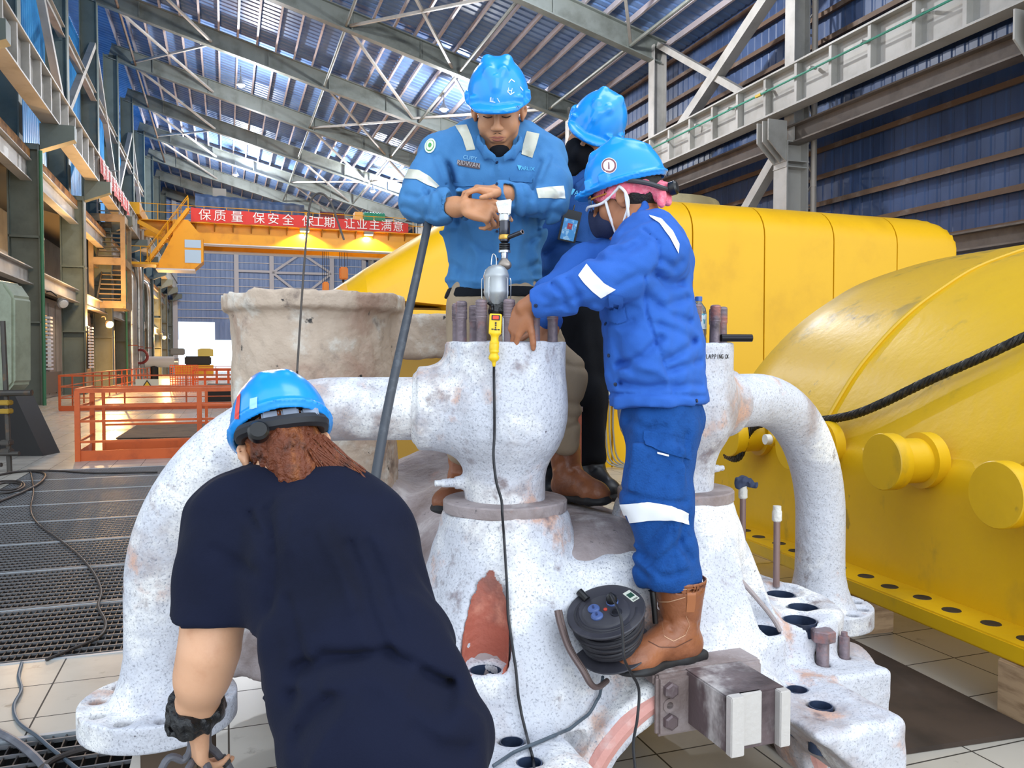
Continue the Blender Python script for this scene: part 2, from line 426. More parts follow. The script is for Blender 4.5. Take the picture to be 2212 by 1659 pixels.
def text_on(bv, body, x, y, size, ang, name, mat, parent, off=.0045, sx=1.0):
    tm = text_mb(body, (0, 0, 0), (arr(1, 0, 0), arr(0, 1, 0), arr(0, 0, 1)), 1.0, .0); n = len(tm.v)//2; V = tm.v[:n]; ca, sa = math.cos(ang), math.sin(ang)
    out, ok = [], True
    for v in V:
        a, b = v[0]*size*sx, v[1]*size; l, nr = cast(bv, x+a*ca+b*sa, y+a*sa-b*ca)
        if l is None: return None
        if nr @ ray(x, y) > 0: nr = -nr
        out.append(l+nr*off)
    mb = MB(); mb.add(out, [f for f in tm.f if max(f) < n]); return mb.build(name, mat, parent)
def oval(x, y, a, b, ang=0, n=20):
    t = np.linspace(0, math.pi, n); ca, sa = math.cos(ang), math.sin(ang)
    f = lambda X, Y: np.stack([x+X*ca-Y*sa, y+X*sa+Y*ca], 1)
    return f(-a*np.cos(t), -b*np.sin(t)), f(-a*np.cos(t), b*np.sin(t))
def add_head(s, C, B, k=.018, neck=None, sc=1.06):
    P = lambda r, f, u: at(C, B, r*sc, f*sc, u*sc)
    s.ell(P(0, -.008, .032), (.077*sc, .098*sc, .098*sc), B, k); s.ell(P(0, .018, -.048), (.061*sc, .072*sc, .078*sc), B, k+.012); s.ell(P(0, .064, -.105), (.026*sc, .022*sc, .02*sc), B, .025)
    for q in (-1, 1):
        s.ell(P(q*.042, .055, -.028), (.028*sc, .03*sc, .034*sc), B, .02); s.cap(P(q*.012, .089, .038), P(q*.05, .074, .036), .011, .009, .012)
        s.ell(P(q*.033, .097, .016), (.016*sc, .012*sc, .012*sc), B, .008, 'cut'); s.ell(P(q*.032, .079, .014), (.016*sc, .0125*sc, .012*sc), B, .005)
        s.ell(P(q*.0145, .106, -.026), (.009*sc, .012*sc, .009*sc), B, .008); s.cap(P(q*.05, .03, -.07), P(q*.06, -.01, -.05), .02, .02, .02)
        s.ell(P(q*.083, -.01, -.005), (.008*sc, .02*sc, .032*sc), B, .006); s.tor(P(q*.088, -.012, .0), B[0]*.9+B[1]*.4*q, .019, .0055, .005); s.ell(P(q*.092, -.006, 0), (.006*sc, .011*sc, .016*sc), B, .004, 'cut')
    s.cap(P(0, .092, .022), P(0, .114, -.022), .0085, .0125, .012); s.ell(P(0, .084, -.058), (.032*sc, .014*sc, .02*sc), B, .018)
    s.cap(P(-.02, .088, -.070), P(.02, .088, -.070), .006, .006, .009); s.cap(P(-.02, .089, -.055), P(.02, .089, -.055), .005, .005, .009)
    if neck is not None: s.cap(P(0, -.03, -.05), neck, .056, .06, .03)
    return P
def add_hand(s, W, d, n, thumb_side, bends, spread=.05, thumb=((.7, .5, .35), .5), sc=1.0):
    """W wrist, d towards the fingers, n back of the hand, thumb_side +1/-1 along d x n; bends per finger (index first)"""
    d = unit(d); n = unit(n - d*(n @ d)); e = np.cross(d, n)*thumb_side
    s.box(W+d*.045*sc, (.046*sc, .038*sc, .0125*sc), (d, e, n), .0115*sc, .012)
    s.ell(W+d*.035*sc+e*.026*sc-n*.009*sc, (.034*sc, .016*sc, .014*sc), (d, e, n), .012); s.ell(W+d*.03*sc-e*.026*sc-n*.006*sc, (.036*sc, .013*sc, .013*sc), (d, e, n), .012)
    L = [(.043, .026, .021), (.047, .03, .022), (.043, .028, .021), (.034, .021, .019)]; ys = [.029, .0098, -.0098, -.028]; R = [.0094, .0096, .0092, .0082]
    tips = []
    for i in range(4):
        p = W + d*(.086-(.006 if i in (0, 2) else 0)-(.014 if i == 3 else 0))*sc + e*ys[i]*sc + n*.002*sc; dd = unit(d + e*spread*(1.5-i)); a = 0
        for j in range(3):
            a += bends[i][j]; v = dd*math.cos(a) - n*math.sin(a); q = p + v*L[i][j]*sc
            s.cap(p, q, R[i]*(1-.07*j)*sc, R[i]*(.95-.09*j)*sc, .0045); p = q
        tips.append(p)
    td, tb = thumb; v = unit(d*td[0]+e*td[1]-n*td[2]); p = W + d*.022*sc + e*.03*sc - n*.006*sc
    w = unit(v*math.cos(tb) + (d*.8-e*.5)*math.sin(tb))
    q = p + v*.042*sc; s.cap(p, q, .0135*sc, .011*sc, .008); q2 = q + unit(v+w)*.032*sc; s.cap(q, q2, .0108*sc, .01*sc, .004); s.cap(q2, q2+w*.02*sc, .01*sc, .0085*sc, .004)
    tips.append(q2+w*.02*sc); return tips
HAT = M('hard_hat_blue', '1f95ee', .22, var=[('45a8f0', 1.2, .5, .75), ('187cc8', 9, .66, .78)], spec=.55)
HATIN = M('hat_liner_dark', '17191f', .7)
def hard_hat(parent, C, B, ridges=True):
    """V-ridged safety helmet; C = centre of the brim plane"""
    P = lambda r, f, u: at(C, B, r, f, u); s = Solid()
    s.ell(P(0, -.002, 0), (.113, .137, .142), B, .01); s.ell(P(0, .03, -.004), (.112, .142, .010), B, .012); s.ell(P(0, -.004, -.002), (.121, .146, .010), B, .01)
    s.ell(P(0, .125, -.010), (.072, .045, .009), B, .02)
    if ridges:
        for q in (-1, 1):
            s.cap(P(q*.026, .075, .108), P(q*.036, -.01, .130), .011, .012, .022); s.cap(P(q*.036, -.01, .130), P(q*.026, -.095, .090), .012, .008, .022)
            s.cap(P(q*.026, .075, .112), P(0, .118, .062), .010, .006, .018)
        s.cap(P(0, .128, .02), P(0, .105, .09), .008, .009, .02)
    for q in (-1, 1):
        s.box(P(q*.112, .03, .018), (.008, .019, .013), B, .004, .006); s.box(P(q*.075, .095, .018), (.022, .012, .013), B, .004, .008)
    s.ell(P(0, -.002, -.01), (.106, .13, .136), B, .004, 'cut'); s.box(P(0, 0, -.07), (.3, .3, .052), B, .002, .003, 'cut')
    h = s.build('hard_hat', HAT, parent, h=.0042, smooth=1)
    ins = Solid().ell(P(0, -.002, 0), (.1055, .1295, .134), B, .004).box(P(0, 0, -.1), (.3, .3, .094), B, .002, .003, 'cut'); ins.build('liner', HATIN, h, h=.006)
    return h
SKIN = M('skin_tan', 'c48a62', .48, var=[('b27650', 12, .5, .75), ('cf9a74', 5, .5, .7)], bump=(220, .04), sss=.08)
SKIN_D = M('skin_brown', 'a86e4c', .48, var=[('945c3e', 12, .5, .75)], bump=(220, .04), sss=.08)
SKIN_P = M('skin_light', 'd6a482', .5, var=[('c68f6c', 8, .5, .75)], bump=(220, .04), sss=.08)
def cloth(name, col, dark, scale=6, b=(260, .12)): return M(name, col, .88, 0, var=[(dark, scale, .45, .8)], bump=b, sheen=.02, spec=.18)
JKT_A = cloth('jacket_blue', '477eb2', '3c72a8'); JKT_B = cloth('jacket_navy', '2a5290', '234680'); JKT_C = cloth('jacket_royal', '3363b8', '2c58a8'); PNT_C = cloth('denim_blue', '1c4d92', '153f7c', 40, (180, .3))
KHAKI = cloth('khaki_cloth', 'a4917a', '8f7d68'); BLKC = cloth('black_cloth', '15171d', '0f1015'); TEE = cloth('black_tee', '10152a', '0b0f1f', 3)
LEATH = M('brown_leather', '8f5636', .42, var=[('6f3f28', 7, .45, .75), ('a86a48', 4, .5, .75)], bump=(70, .15)); SOLE = M('rubber_sole', '1d1c1e', .6)
REFL = M('reflective_tape', 'c9c7b6', .4, .15, var=[('a8a48c', 9, .5, .75), ('e2e1d8', 5, .5, .7)]); REFW = M('white_tape_band', 'ecedf0', .45, var=[('d4d6da', 8, .55, .8)])
STITCH = M('stitch_dark', '1d3f74', .8); BTN = M('button_dark', '1c2a48', .4)
def boot(parent, ankle, toe, up, foot_len=.27, shaft=.2, k=1.0, mat=None, name='boot', top=.06):
    """ankle = centre over the heel at ankle height (.09 above the sole); toe = horizontal direction"""
    mat = mat or LEATH; u = unit(up); t = unit(toe - u*(toe @ u)); r = np.cross(t, u); a = ankle; B = (r, t, u); s = Solid()
    s.cap(a-u*.03, a+u*shaft*.5, .05*k, .052*k, .02); s.cyl(a+u*.02, a+u*shaft, .05*k, .008, .02, r2=top*k)
    s.cap(a-u*.04-t*.025, a-u*.035+t*.05, .045*k, .046*k, .03, flat=(u, .95)); s.cap(a+u*.0+t*.02, a-u*.045+t*(foot_len-.12), .048*k, .04*k, .03); s.ell(a-u*.05+t*(foot_len-.115), (.05*k, .065*k, .042*k), B, .02)
    s.cyl(a+u*(shaft-.03), a+u*(shaft+.03), (top-.007)*k, .004, .004, 'cut'); s.box(a-u*.11*1.0+t*.05, (.1, .3, .035), B, .004, .006, 'cut')
    for q in (.03, .055): s.fold([a+t*.07+u*q-r*.06, a+t*.06+u*(q-.012), a+t*.07+u*q+r*.06], .008, .004)
    s.fold([a-r*.05+t*.03+u*.06, a-r*.05-t*.03+u*.03], .01, .004); s.fold([a+r*.05+t*.03+u*.06, a+r*.05-t*.03+u*.03], .01, .004)
    b = s.build(name, mat, parent, h=.005)
    so = Solid().box(a-u*.078-t*.028, (.043*k, .05, .016), B, .012, .02).box(a-u*.079+t*(foot_len*.5-.06), (.037*k, .09, .014), B, .01, .03).ell(a-u*.076+t*(foot_len-.115), (.056*k, .073*k, .018), B, .02)
    so.cap(a-u*.066+t*(foot_len-.105)-r*.03, a-u*.064+t*(foot_len-.075), .016*k, .017*k, .02).cap(a-u*.064+t*(foot_len-.075), a-u*.066+t*(foot_len-.105)+r*.03, .017*k, .016*k, .02)
    for i in range(7): so.box(a-u*.098+t*(-.06+.038*i), (.07, .006, .008), B, .002, .004, 'cut')
    so.build('sole', SOLE, b, h=.005); return b
# ---------------------------------------------------------------- the hall
def tile_mat():
    m = M('floor_tile', 'bdb7ad', .26, spec=.3, var=[('a39c92', 1.3, .45, .75), ('7c756c', 6, .62, .78)])
    nt = m.node_tree; N, L = nt.nodes, nt.links; b = N['Principled BSDF']
    src = b.inputs['Base Color'].links[0].from_socket
    tc = N.new('ShaderNodeTexCoord'); mp = N.new('ShaderNodeMapping'); mp.inputs['Rotation'].default_value = (0, 0, -PSI)
    mp.vector_type = 'POINT'; L.new(tc.outputs['Object'], mp.inputs[0])
    br = N.new('ShaderNodeTexBrick'); br.offset = 0; br.inputs['Scale'].default_value = 1.0
    br.inputs['Mortar Size'].default_value = .004; br.inputs['Brick Width'].default_value = .4; br.inputs['Row Height'].default_value = .4
    br.inputs['Mortar Smooth'].default_value = .1
    br.inputs['Color1'].default_value = (0, 0, 0, 1); br.inputs['Color2'].default_value = (.06, .06, .06, 1); br.inputs['Mortar'].default_value = (1, 1, 1, 1)
    L.new(mp.outputs[0], br.inputs['Vector'])
    x = N.new('ShaderNodeMix'); x.data_type = 'RGBA'; L.new(br.outputs['Color'], x.inputs['Factor']); L.new(src, x.inputs['A'])
    x.inputs['B'].default_value = lin('3a3632'); L.new(x.outputs['Result'], b.inputs['Base Color'])
    r = N.new('ShaderNodeMapRange'); r.inputs['To Min'].default_value = .27; r.inputs['To Max'].default_value = .6
    L.new(br.outputs['Color'], r.inputs['Value']); L.new(r.outputs[0], b.inputs['Roughness'])
    return m
TILE = tile_mat()
STEEL = M('grey_steel', '7f8580', .5, .1, var=[('62665f', .8, .4, .75), ('54473c', 3, .66, .8)])
STEEL_L = M('light_steel', 'b9b6b0', .5, .1, var=[('98948c', .9, .4, .8)])
STEEL_G = M('green_grey_steel', '6d7872', .5, .1, var=[('515a55', .6, .4, .75)])
PURLIN = M('purlin_steel', 'c9bfc2', .5, .1, var=[('7a706c', 1.2, .5, .85)])
GIRT = M('rusty_girt', '6b5340', .6, .1, var=[('8d8078', 1.5, .5, .75)])
def sheet(name, col, dark):
    m = M(name, col, .42, 0, var=[(dark, .5, .4, .75, (1, 1, .25))]); nt = m.node_tree; N, L = nt.nodes, nt.links; b = N['Principled BSDF']
    tc = N.new('ShaderNodeTexCoord'); mp = N.new('ShaderNodeMapping'); mp.inputs['Rotation'].default_value = (0, 0, -PSI)
    L.new(tc.outputs['Object'], mp.inputs[0])
    return m
BLUE_ROOF = sheet('blue_roof_sheet', '7394c6', '5676ac')
BLUE_WALL = sheet('blue_wall_sheet', '465d88', '2c3f62')
BLUE_END = sheet('blue_end_sheet', '86a4d6', '6b8cc4')
CREAM = M('cream_panel', 'cfc8bb', .5, var=[('a8a196', .5, .45, .75)])
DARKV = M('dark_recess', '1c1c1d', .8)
VS = [13.7+9.6*k for k in range(11)]          # frame lines
VEND = 112.0
ULC, URC = -6.1, 18.0                          # column faces
def roofz(u): return 22.6 - .272*(u+6.1)
# floor with the two grated openings
def floor_rect(mb, u0, u1, v0, v1): mb.quad(hall(u0, v0, 0), hall(u1, v0, 0), hall(u1, v1, 0), hall(u0, v1, 0))
G1, G2 = (-2.6, 1.6, 4.76, 13.1), (-2.8, -.36, 2.3, 3.8)
us = [-16, G2[0], G1[0], G2[1], G1[1], 22]; vs = [-9, G2[2], G2[3], G1[2], G1[3], 130]
fl = MB()
for i in range(5):
    for j in range(5):
        cu, cv = (us[i]+us[i+1])/2, (vs[j]+vs[j+1])/2
        if any(g[0] < cu < g[1] and g[2] < cv < g[3] for g in (G1, G2)): continue
        floor_rect(fl, us[i], us[i+1], vs[j], vs[j+1])
pit = MB()
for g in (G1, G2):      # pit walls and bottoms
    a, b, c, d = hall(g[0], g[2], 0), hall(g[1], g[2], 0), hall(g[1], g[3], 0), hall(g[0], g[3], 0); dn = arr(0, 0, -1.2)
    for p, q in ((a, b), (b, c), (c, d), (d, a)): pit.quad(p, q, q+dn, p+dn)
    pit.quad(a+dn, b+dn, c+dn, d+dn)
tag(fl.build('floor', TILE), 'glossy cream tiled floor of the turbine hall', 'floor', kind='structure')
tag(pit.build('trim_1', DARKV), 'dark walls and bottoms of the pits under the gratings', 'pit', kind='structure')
# corrugated sheets: roof, walls
def corr(p0, du, dv, nu, depth, nrm, pitch=.25):
    """ribbed sheet: ribs run along dv, step along du"""
    L = np.linalg.norm(du); n = int(L/pitch); mb = MB(); e = unit(du); V = []; k = 0
    for i in range(n):
        for f, h in ((0, 0), (.6, 0), (.72, 1), (.88, 1)):
            p = p0 + e*pitch*(i+f) + nrm*depth*h; V += [p, p+dv]
    m = len(V)//2
    mb.add(V, [(2*i, 2*i+2, 2*i+3, 2*i+1) for i in range(m-1)]); return mb
roofn = unit(np.cross(HALLF[1], hall(18, 0, roofz(18))-hall(-6, 0, roofz(-6))))
p0 = hall(-10, 2, roofz(-10)+.62)
tag(corr(p0, hall(0, 128, 0), hall(31, 0, roofz(21)-roofz(-10)), 0, .05, arr(0, 0, 1), .5).build('ceiling', BLUE_ROOF), 'blue ribbed sheet roof over the whole hall', 'roof', kind='structure')
tag(corr(hall(20.2, 4, 0), hall(0, 126, 0), arr(0, 0, 17), 0, .02, TV, .45).build('wall_right', BLUE_WALL), 'dark blue ribbed sheet wall on the right of the hall', 'wall', kind='structure')
tag(corr(hall(-9.4, 4, 8.6), hall(0, 126, 0), arr(0, 0, 15.5), 0, -.05, TV, .45).build('wall_left', M('blue_left_sheet', '3f9ad8', .4, var=[('2c79b8', .6, .4, .7)])), 'bright blue sheet wall high on the left of the hall', 'wall', kind='structure')
tag(MB().hbox(-9.6, -9.4, 12, 130, 0, 8.6).build('wall_left_lower', CREAM), 'cream panel wall low on the left of the hall', 'wall', kind='structure')
# end wall with its open doorway
ew = MB()
def endrect(u0, u1, z0, z1):
    n = corr(hall(u0, VEND, z0), hall(u1-u0, 0, 0), arr(0, 0, z1-z0), 0, .02, HALLF[1], .6); ew.add(n.v, n.f)
endrect(-9.4, 20.4, 6.6, 24.5); endrect(-9.4, -6.7, 0, 6.6); endrect(2.6, 20.4, 0, 6.6); endrect(-6.7, -5.2, 4.3, 6.6); endrect(-1.2, 2.6, 4.3, 6.6)
tag(ew.build('wall_back', BLUE_END), 'blue sheet end wall with bright open doorway', 'wall', kind='structure')
eg = MB()
z = 7.1
while z < 24:
    eg.hbox(-9.3, 20, VEND-.22, VEND-.03, z, z+.09); z += 1.04
tag(eg.build('trim_2', M('white_girt', 'e2e5ec', .5)), 'pale horizontal girts across the blue end wall', 'girt', kind='structure')
ep = thing('end_wall_post', 'white posts and diamond bracing on the blue end wall', 'bracing', hall(5, VEND-.5, 0), kind='structure')
WH = M('white_paint_steel', 'd5d6dc', .45)
for u in (-5.9, 1.5, 5.9, 13.7, 18): MB().hbox(u-.28, u+.28, VEND-.6, VEND-.2, 0, roofz(u)).build('post', WH, ep)
for a, b in (((9.7, 15.9), (6, 13.2)), ((9.7, 15.9), (13.6, 13.4)), ((6, 13.2), (9.8, 10.2)), ((13.6, 13.3), (9.8, 10.2)), ((5.9, 13.2), (13.7, 13.3)), ((1.5, 13.3), (5.9, 13.3))):
    MB().beam(hall(a[0], VEND-.5, a[1]), hall(b[0], VEND-.5, b[1]), .22, .3).build('brace', WH, ep)
# columns
def hcol(mb, u0, u1, v, w, z0, z1, t=.05):
    mb.hbox(u0, u0+t, v-w/2, v+w/2, z0, z1); mb.hbox(u1-t, u1, v-w/2, v+w/2, z0, z1); mb.hbox(u0+t, u1-t, v-t/2, v+t/2, z0, z1)
for k, v in enumerate(VS):
    mb = MB(); hcol(mb, -7.1, ULC, v, .62, 0, 9.2); hcol(mb, -7.6, -6.7, v, .55, 9.2, 22.4)
    mb.hbox(-7.1, -6.1, v-.28, v+.28, 9.0, 9.2)
    bkm = MB().prism([(0, 0), (1.1, .45), (1.1, .94), (0, .94)], hall(ULC+.02, v-.25, 9.0), (HALLF[0], HALLF[2], HALLF[1]), .5)
    tag(bkm.build('column_bracket', STEEL_G, org=hall(ULC, v, 9)), 'girder bracket on the left column, %s from the near end' % ORD[k], 'bracket', 'left column brackets', 'structure')
    mb.hbox(-7.1, ULC+.02, v-.31, v+.31, 5.9, 5.98); mb.hbox(-7.1, ULC+.02, v-.31, v+.31, 2.9, 2.96)
    tag(mb.build('steel_column', STEEL_G, org=hall(-6.5, v, 0)), 'dark green-grey column in the left row, %s from the near end' % ORD[k], 'column', 'left columns', 'structure')
    mb = MB(); hcol(mb, 18.0, 18.9, v, .7, 0, 9.0, .06); hcol(mb, 18.35, 19.0, v, .5, 9.0, roofz(18)-.2, .05)
    for dz in (8.15, 8.35, 9.0): mb.hbox(17.98, 18.92, v-.36, v+.36, dz, dz+.04)
    for dv in (-.3, 0, .3): mb.prism([(0, 0), (-.75, .7), (-.75, 1.4), (0, 1.4)], hall(18.02, v+dv-.025, 8.3), (HALLF[0], HALLF[2], HALLF[1]), .05)
    tag(mb.build('steel_column', STEEL_L, org=hall(18.4, v, 0)), 'pale grey column in the right row, %s from the near end' % ORD[k], 'column', 'right columns', 'structure')
# rafters
for k, v in enumerate(VS):
    mb = MB(); a, b = hall(-7.2, v, roofz(-7.2)-.25), hall(18.9, v, roofz(18.9)-.25)
    mb.ibeam(a, b, 1.05, .42, .05, .06)
    for u in np.arange(-4.5, 18, 3.6): mb.hbox(u-.03, u+.03, v-.16, v+.16, roofz(u)-.72, roofz(u)+.2)
    tag(mb.build('roof_rafter', STEEL, org=hall(6, v, roofz(6))), 'deep grey roof rafter sloping across the hall, %s from the near end' % ORD[k], 'rafter', 'roof rafters', 'structure')
# purlins
k = 0
u = -6.6
while u < 19.6:
    mb = MB(); zc = roofz(u)+.44
    mb.hbox(u-.015, u+.015, 3, VEND, zc-.16, zc+.16); mb.hbox(u-.1, u+.015, 3, VEND, zc-.17, zc-.15)
    tag(mb.build('roof_purlin', PURLIN, org=hall(u, 40, zc)), 'thin roof purlin under blue sheet, %s from the left wall' % ORD[k], 'purlin', 'roof purlins', 'structure')
    u += 1.08; k += 1
# roof bracing between the rafters
for k in range(len(VS)-1):
    v0, v1 = VS[k], VS[k+1]
    if v0 > 90: break
    t = thing('roof_bracing', 'thin diagonal braces and struts in the %s roof bay from the near end' % ORD[k], 'bracing', hall(4, v0, roofz(4)), 'roof bracing', 'structure')
    for (ua, ub) in ((-5.8, -.6), (-.6, -5.8), (6.2, 11.6), (11.6, 6.2)) if k % 2 == 0 else ((-5.8, -.6), (6.2, 11.6), (11.6, 17.2), (17.2, 11.6)):
        MB().beam(hall(ua, v0+.2, roofz(ua)-.55), hall(ub, v1-.2, roofz(ub)-.55), .13, .13).build('diagonal_brace', STEEL_L, t)
    for ua in (-5.6, 6.0, 12.0, 17.2):
        MB().tube([hall(ua, v0+.2, roofz(ua)-.62), hall(ua, v1-.2, roofz(ua)-.62)], .085, 8).build('strut', STEEL if ua != -5.6 else GIRT, t, smooth=True)
# crane runway girders
def runway(u, ztop, zbot, mat, label, name='crane_runway_girder', face=1):
    t = thing(name, label, 'girder', hall(u, 30, zbot), kind='structure')
    mb = MB(); zc = (ztop+zbot)/2; mb.ibeam(hall(u, 4, zc), hall(u, VEND-2, zc), ztop-zbot, .55, .04, .06); mb.build('beam', mat, t)
    st = MB(); v = 6.0
    while v < 108: st.hbox(u-.24, u+.24, v-.06, v+.06, zbot+.06, ztop-.06); v += 1.6
    st.build('stiffener', mat, t)
    MB().hbox(u-.05, u+.05, 4, VEND-2, ztop, ztop+.12).build('rail', GIRT, t)
    return t
runway(-5.75, 11.3, 9.95, STEEL_L, 'grey crane runway girder along the left columns')
rg = runway(17.8, 11.3, 9.9, STEEL_L, 'grey crane runway girder along the right columns')
gp = MB().tube([hall(17.5, 4, 10.75), hall(17.5, VEND-3, 10.75)], .035, 8)
gpo = tag(gp.build('conductor_rail', M('green_conductor', '3f9d86', .4), smooth=True), 'green conductor rail along the right runway girder', 'rail')
for i, v in enumerate(np.arange(8, 100, 2.2)):
    MB().hbox(17.45, 17.72, v-.04, v+.04, 10.78, 10.86).build('bracket', STEEL_L, gpo)
    if i % 5 == 2: MB().hbox(17.46, 17.55, v+.3, v+.6, 10.71, 10.79).build('yellow_clip', M('yellow_clip', 'd8b53a', .5), gpo)
mb = MB().ibeam(hall(18.5, 4, 9.3), hall(18.5, VEND-2, 9.3), .62, .5, .04, .05)
tag(mb.build('trim_3', M('brown_grey_beam', '7a6f66', .5, var=[('5f554d', 1, .4, .7)]), org=hall(18.5, 30, 9)), 'brown-grey tie beam below the right runway girder', 'beam', kind='structure')
mb = MB().ibeam(hall(18.5, 4, 4.7), hall(18.5, VEND-2, 4.7), .5, .5, .04, .05)
tag(mb.build('trim_4', M('brown_grey_beam', '7a6f66'), org=hall(18.5, 30, 4.5)), 'brown-grey beam low along the right wall', 'beam', kind='structure')
for k, z in enumerate(np.arange(2.4, 16.3, .95)):
    tag(MB().hbox(19.95, 20.15, 4, VEND, z-.06, z+.06).hbox(19.93, 19.97, 4, VEND, z-.11, z+.06).build('wall_girt', GIRT, org=hall(20, 20, z)), 'rusty brown girt on the right blue wall, %s from the floor' % ORD[k], 'girt', 'right wall girts', 'structure')
# bracing, lattice and pipe by the right wall
for k, (va, za, vb, zb) in enumerate(((VS[1]+.3, 15.3, VS[2]-.4, 10.6), (VS[2]-.3, 15.8, VS[1]+1.4, 10.7), (VS[1]+.5, 9.2, VS[2]-.5, 1.6), (VS[2], 9.0, VS[3], 14.0), (VS[3], 14, VS[2], 9.6), (VS[3], 9.0, VS[4], 14.0))):
    lab = ['wide diagonal brace rising left of the tall right column', 'thin diagonal brace crossing the wide one by the right wall', 'diagonal brace below the runway girder on the right', 'diagonal brace in the right frame behind the second hard hat', 'counter brace in the right frame behind the second hard hat', 'furthest diagonal brace in the right frame'][k]
    tag(MB().beam(hall(18.6, va, za), hall(18.6, vb, zb), [.42, .26, .36, .3, .3, .3][k], [.42, .26, .36, .3, .3, .3][k]).build('wall_brace', STEEL_L, org=hall(18.6, va, za)), lab, 'brace', kind='structure')
lt = thing('lattice_post', 'light lattice post standing behind the right column', 'lattice', hall(19.2, VS[1]+.2, 0), kind='structure')
for du in (.1, .75): MB().hbox(19+du-.04, 19+du+.04, VS[1]+.3, VS[1]+.38, 0, 16).build('leg', STEEL_L, lt)
lm = MB()
for i, z in enumerate(np.arange(1, 16, 1.0)):
    lm.beam(hall(19.1, VS[1]+.34, z), hall(19.75, VS[1]+.34, z), .05, .07); lm.beam(hall(19.1, VS[1]+.34, z+(1 if i % 2 else 0)), hall(19.75, VS[1]+.34, z+(0 if i % 2 else 1)), .05, .05)
lm.build('lacing', STEEL_L, lt)
dp = MB().tube([hall(19.3, VS[1]-.1, 0), hall(19.3, VS[1]-.1, 16)], .085, 14)
for z in (4.3, 7.6, 12): dp.tube([hall(19.3, VS[1]-.1, z), hall(19.3, VS[1]-.1, z+.25)], .1, 14)
tag(dp.build('down_pipe', M('cream_pipe', 'c9bdb0', .4), smooth=True, org=hall(19.3, VS[1]-.1, 0)), 'cream vertical down pipe beside the right column', 'pipe')
# high bay lamps
LAMPG = M('lamp_glow', 'ffffff', .5, emit=('fffaf0', 30)); LAMPB = M('lamp_body', '9a9a9a', .4, .5)
hl = ['nearest high bay lamp of the left row', 'second high bay lamp of the left row', 'farthest high bay lamp of the left row', 'high bay lamp beside the hard hat of the facing worker', 'second high bay lamp of the right row', 'farthest high bay lamp of the right row']
for k, q in enumerate(HIGH_BAYS):
    p = hall(*q); t = thing('high_bay_lamp', 'glowing ' + hl[k], 'lamp', p, 'high bay lamps')
    MB().lathe([(.06, .5), (.07, .28), (.2, .1), (.27, -.06), (.26, -.06), (.18, .1)], p, n=20, cap=False).build('reflector', LAMPB, t, smooth=True)
    MB().tube([p+arr(0, 0, .5), arr(p[0], p[1], roofz(q[0])-.6)], .025, 6).build('stem', LAMPB, t)
    MB().lathe([(.02, -.18), (.14, -.13), (.2, 0), (.14, .1), (.02, .14)], p+arr(0, 0, -.03), n=16).build('bulb', LAMPG, t, smooth=True)
# ---------------------------------------------------------------- overhead crane
YEL = M('crane_yellow', 'eda812', .4, var=[('cf8c10', .8, .45, .8)])
RED = M('banner_red', 'd8362e', .6); WHT = M('white_lettering', 'f4f0ec', .6)
GLASS = M('cab_glass', 'a9bccb', .08, .3)
VC = 62.0
cr = thing('bridge_crane', 'yellow overhead bridge crane spanning the far hall', 'crane', hall(6, VC, 9.9))
for v, zt in ((VC, 11.35), (VC+4, 11.35)):
    mb = MB(); zb = 9.95
    mb.prism([(-2.6, zb), (17.2, zb), (17.9, zt-.6), (17.9, zt), (-5.9, zt), (-5.9, zt-.45), (-5.0, zt-.5)], hall(0, v, 0), (HALLF[0], HALLF[2], HALLF[1]), .9)
    mb.build('girder', YEL, cr)
    MB().hbox(-2.6, 17.2, v-.08, v+.98, zb-.07, zb).build('bottom_flange', WH, cr)
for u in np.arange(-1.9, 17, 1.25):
    MB().prism([(0, 0), (-.55, 0), (0, -.5)], hall(u, VC-.02, 11.3), (HALLF[1], HALLF[2], HALLF[0]), .07).build('walkway_bracket', M('bracket_brown', '9a6a16', .5), cr)  # walkway brackets in plain brown
MB().hbox(-5.9, 17.6, VC-.62, VC, 11.3, 11.36).build('walkway', YEL, cr)
rl = MB()
for u in np.arange(-5.8, 17.8, 1.5): rl.tube([hall(u, VC-.6, 11.36), hall(u, VC-.6, 12.45)], .025, 6)
for z in (11.9, 12.45): rl.tube([hall(-5.8, VC-.6, z), hall(17.6, VC-.6, z)], .025, 6)
rl.build('handrail', YEL, cr)
mb = MB().hbox(-6.2, -5.3, VC-2.2, VC+7, 11.42, 12.2)
for v in (VC-1.6, VC+6.2): mb.tube([hall(-6.0, v, 11.75), hall(-5.5, v, 11.75)], .33, 16)
mb.build('end_truck', YEL, cr)
mb = MB().hbox(17.3, 18.2, VC-2.2, VC+7, 11.42, 12.2); mb.build('end_truck', YEL, cr)
cab = MB().prism([(-4.4, 7.95), (-2.0, 7.9), (-1.35, 8.5), (-1.35, 10.1), (-2.3, 11.3), (-3.3, 11.3), (-3.3, 10.2)], hall(0, VC-1.5, 0), (HALLF[0], HALLF[2], HALLF[1]), 2.0).build('cab', YEL, cr)
MB().hbox(-2.55, -1.5, VC-1.53, VC-1.48, 8.35, 9.25).build('window', GLASS, cab)
MB().hbox(-2.55, -1.5, VC-1.53, VC-1.48, 9.4, 9.95).build('window', GLASS, cab)
MB().hbox(-4.4, -1.9, VC-1.55, VC+.5, 7.82, 7.93).build('cab_sill', WH, cab)
st = MB()
for dv in (-1.9, -1.2): st.beam(hall(-4.9, VC+dv, 8.3), hall(-2.3, VC+dv, 12.0), .08, .22)
for i in range(10): q = i/9; st.hbox(-4.9+2.6*q-.14, -4.9+2.6*q+.14, VC-1.9, VC-1.2, 8.3+3.7*q, 8.35+3.7*q)
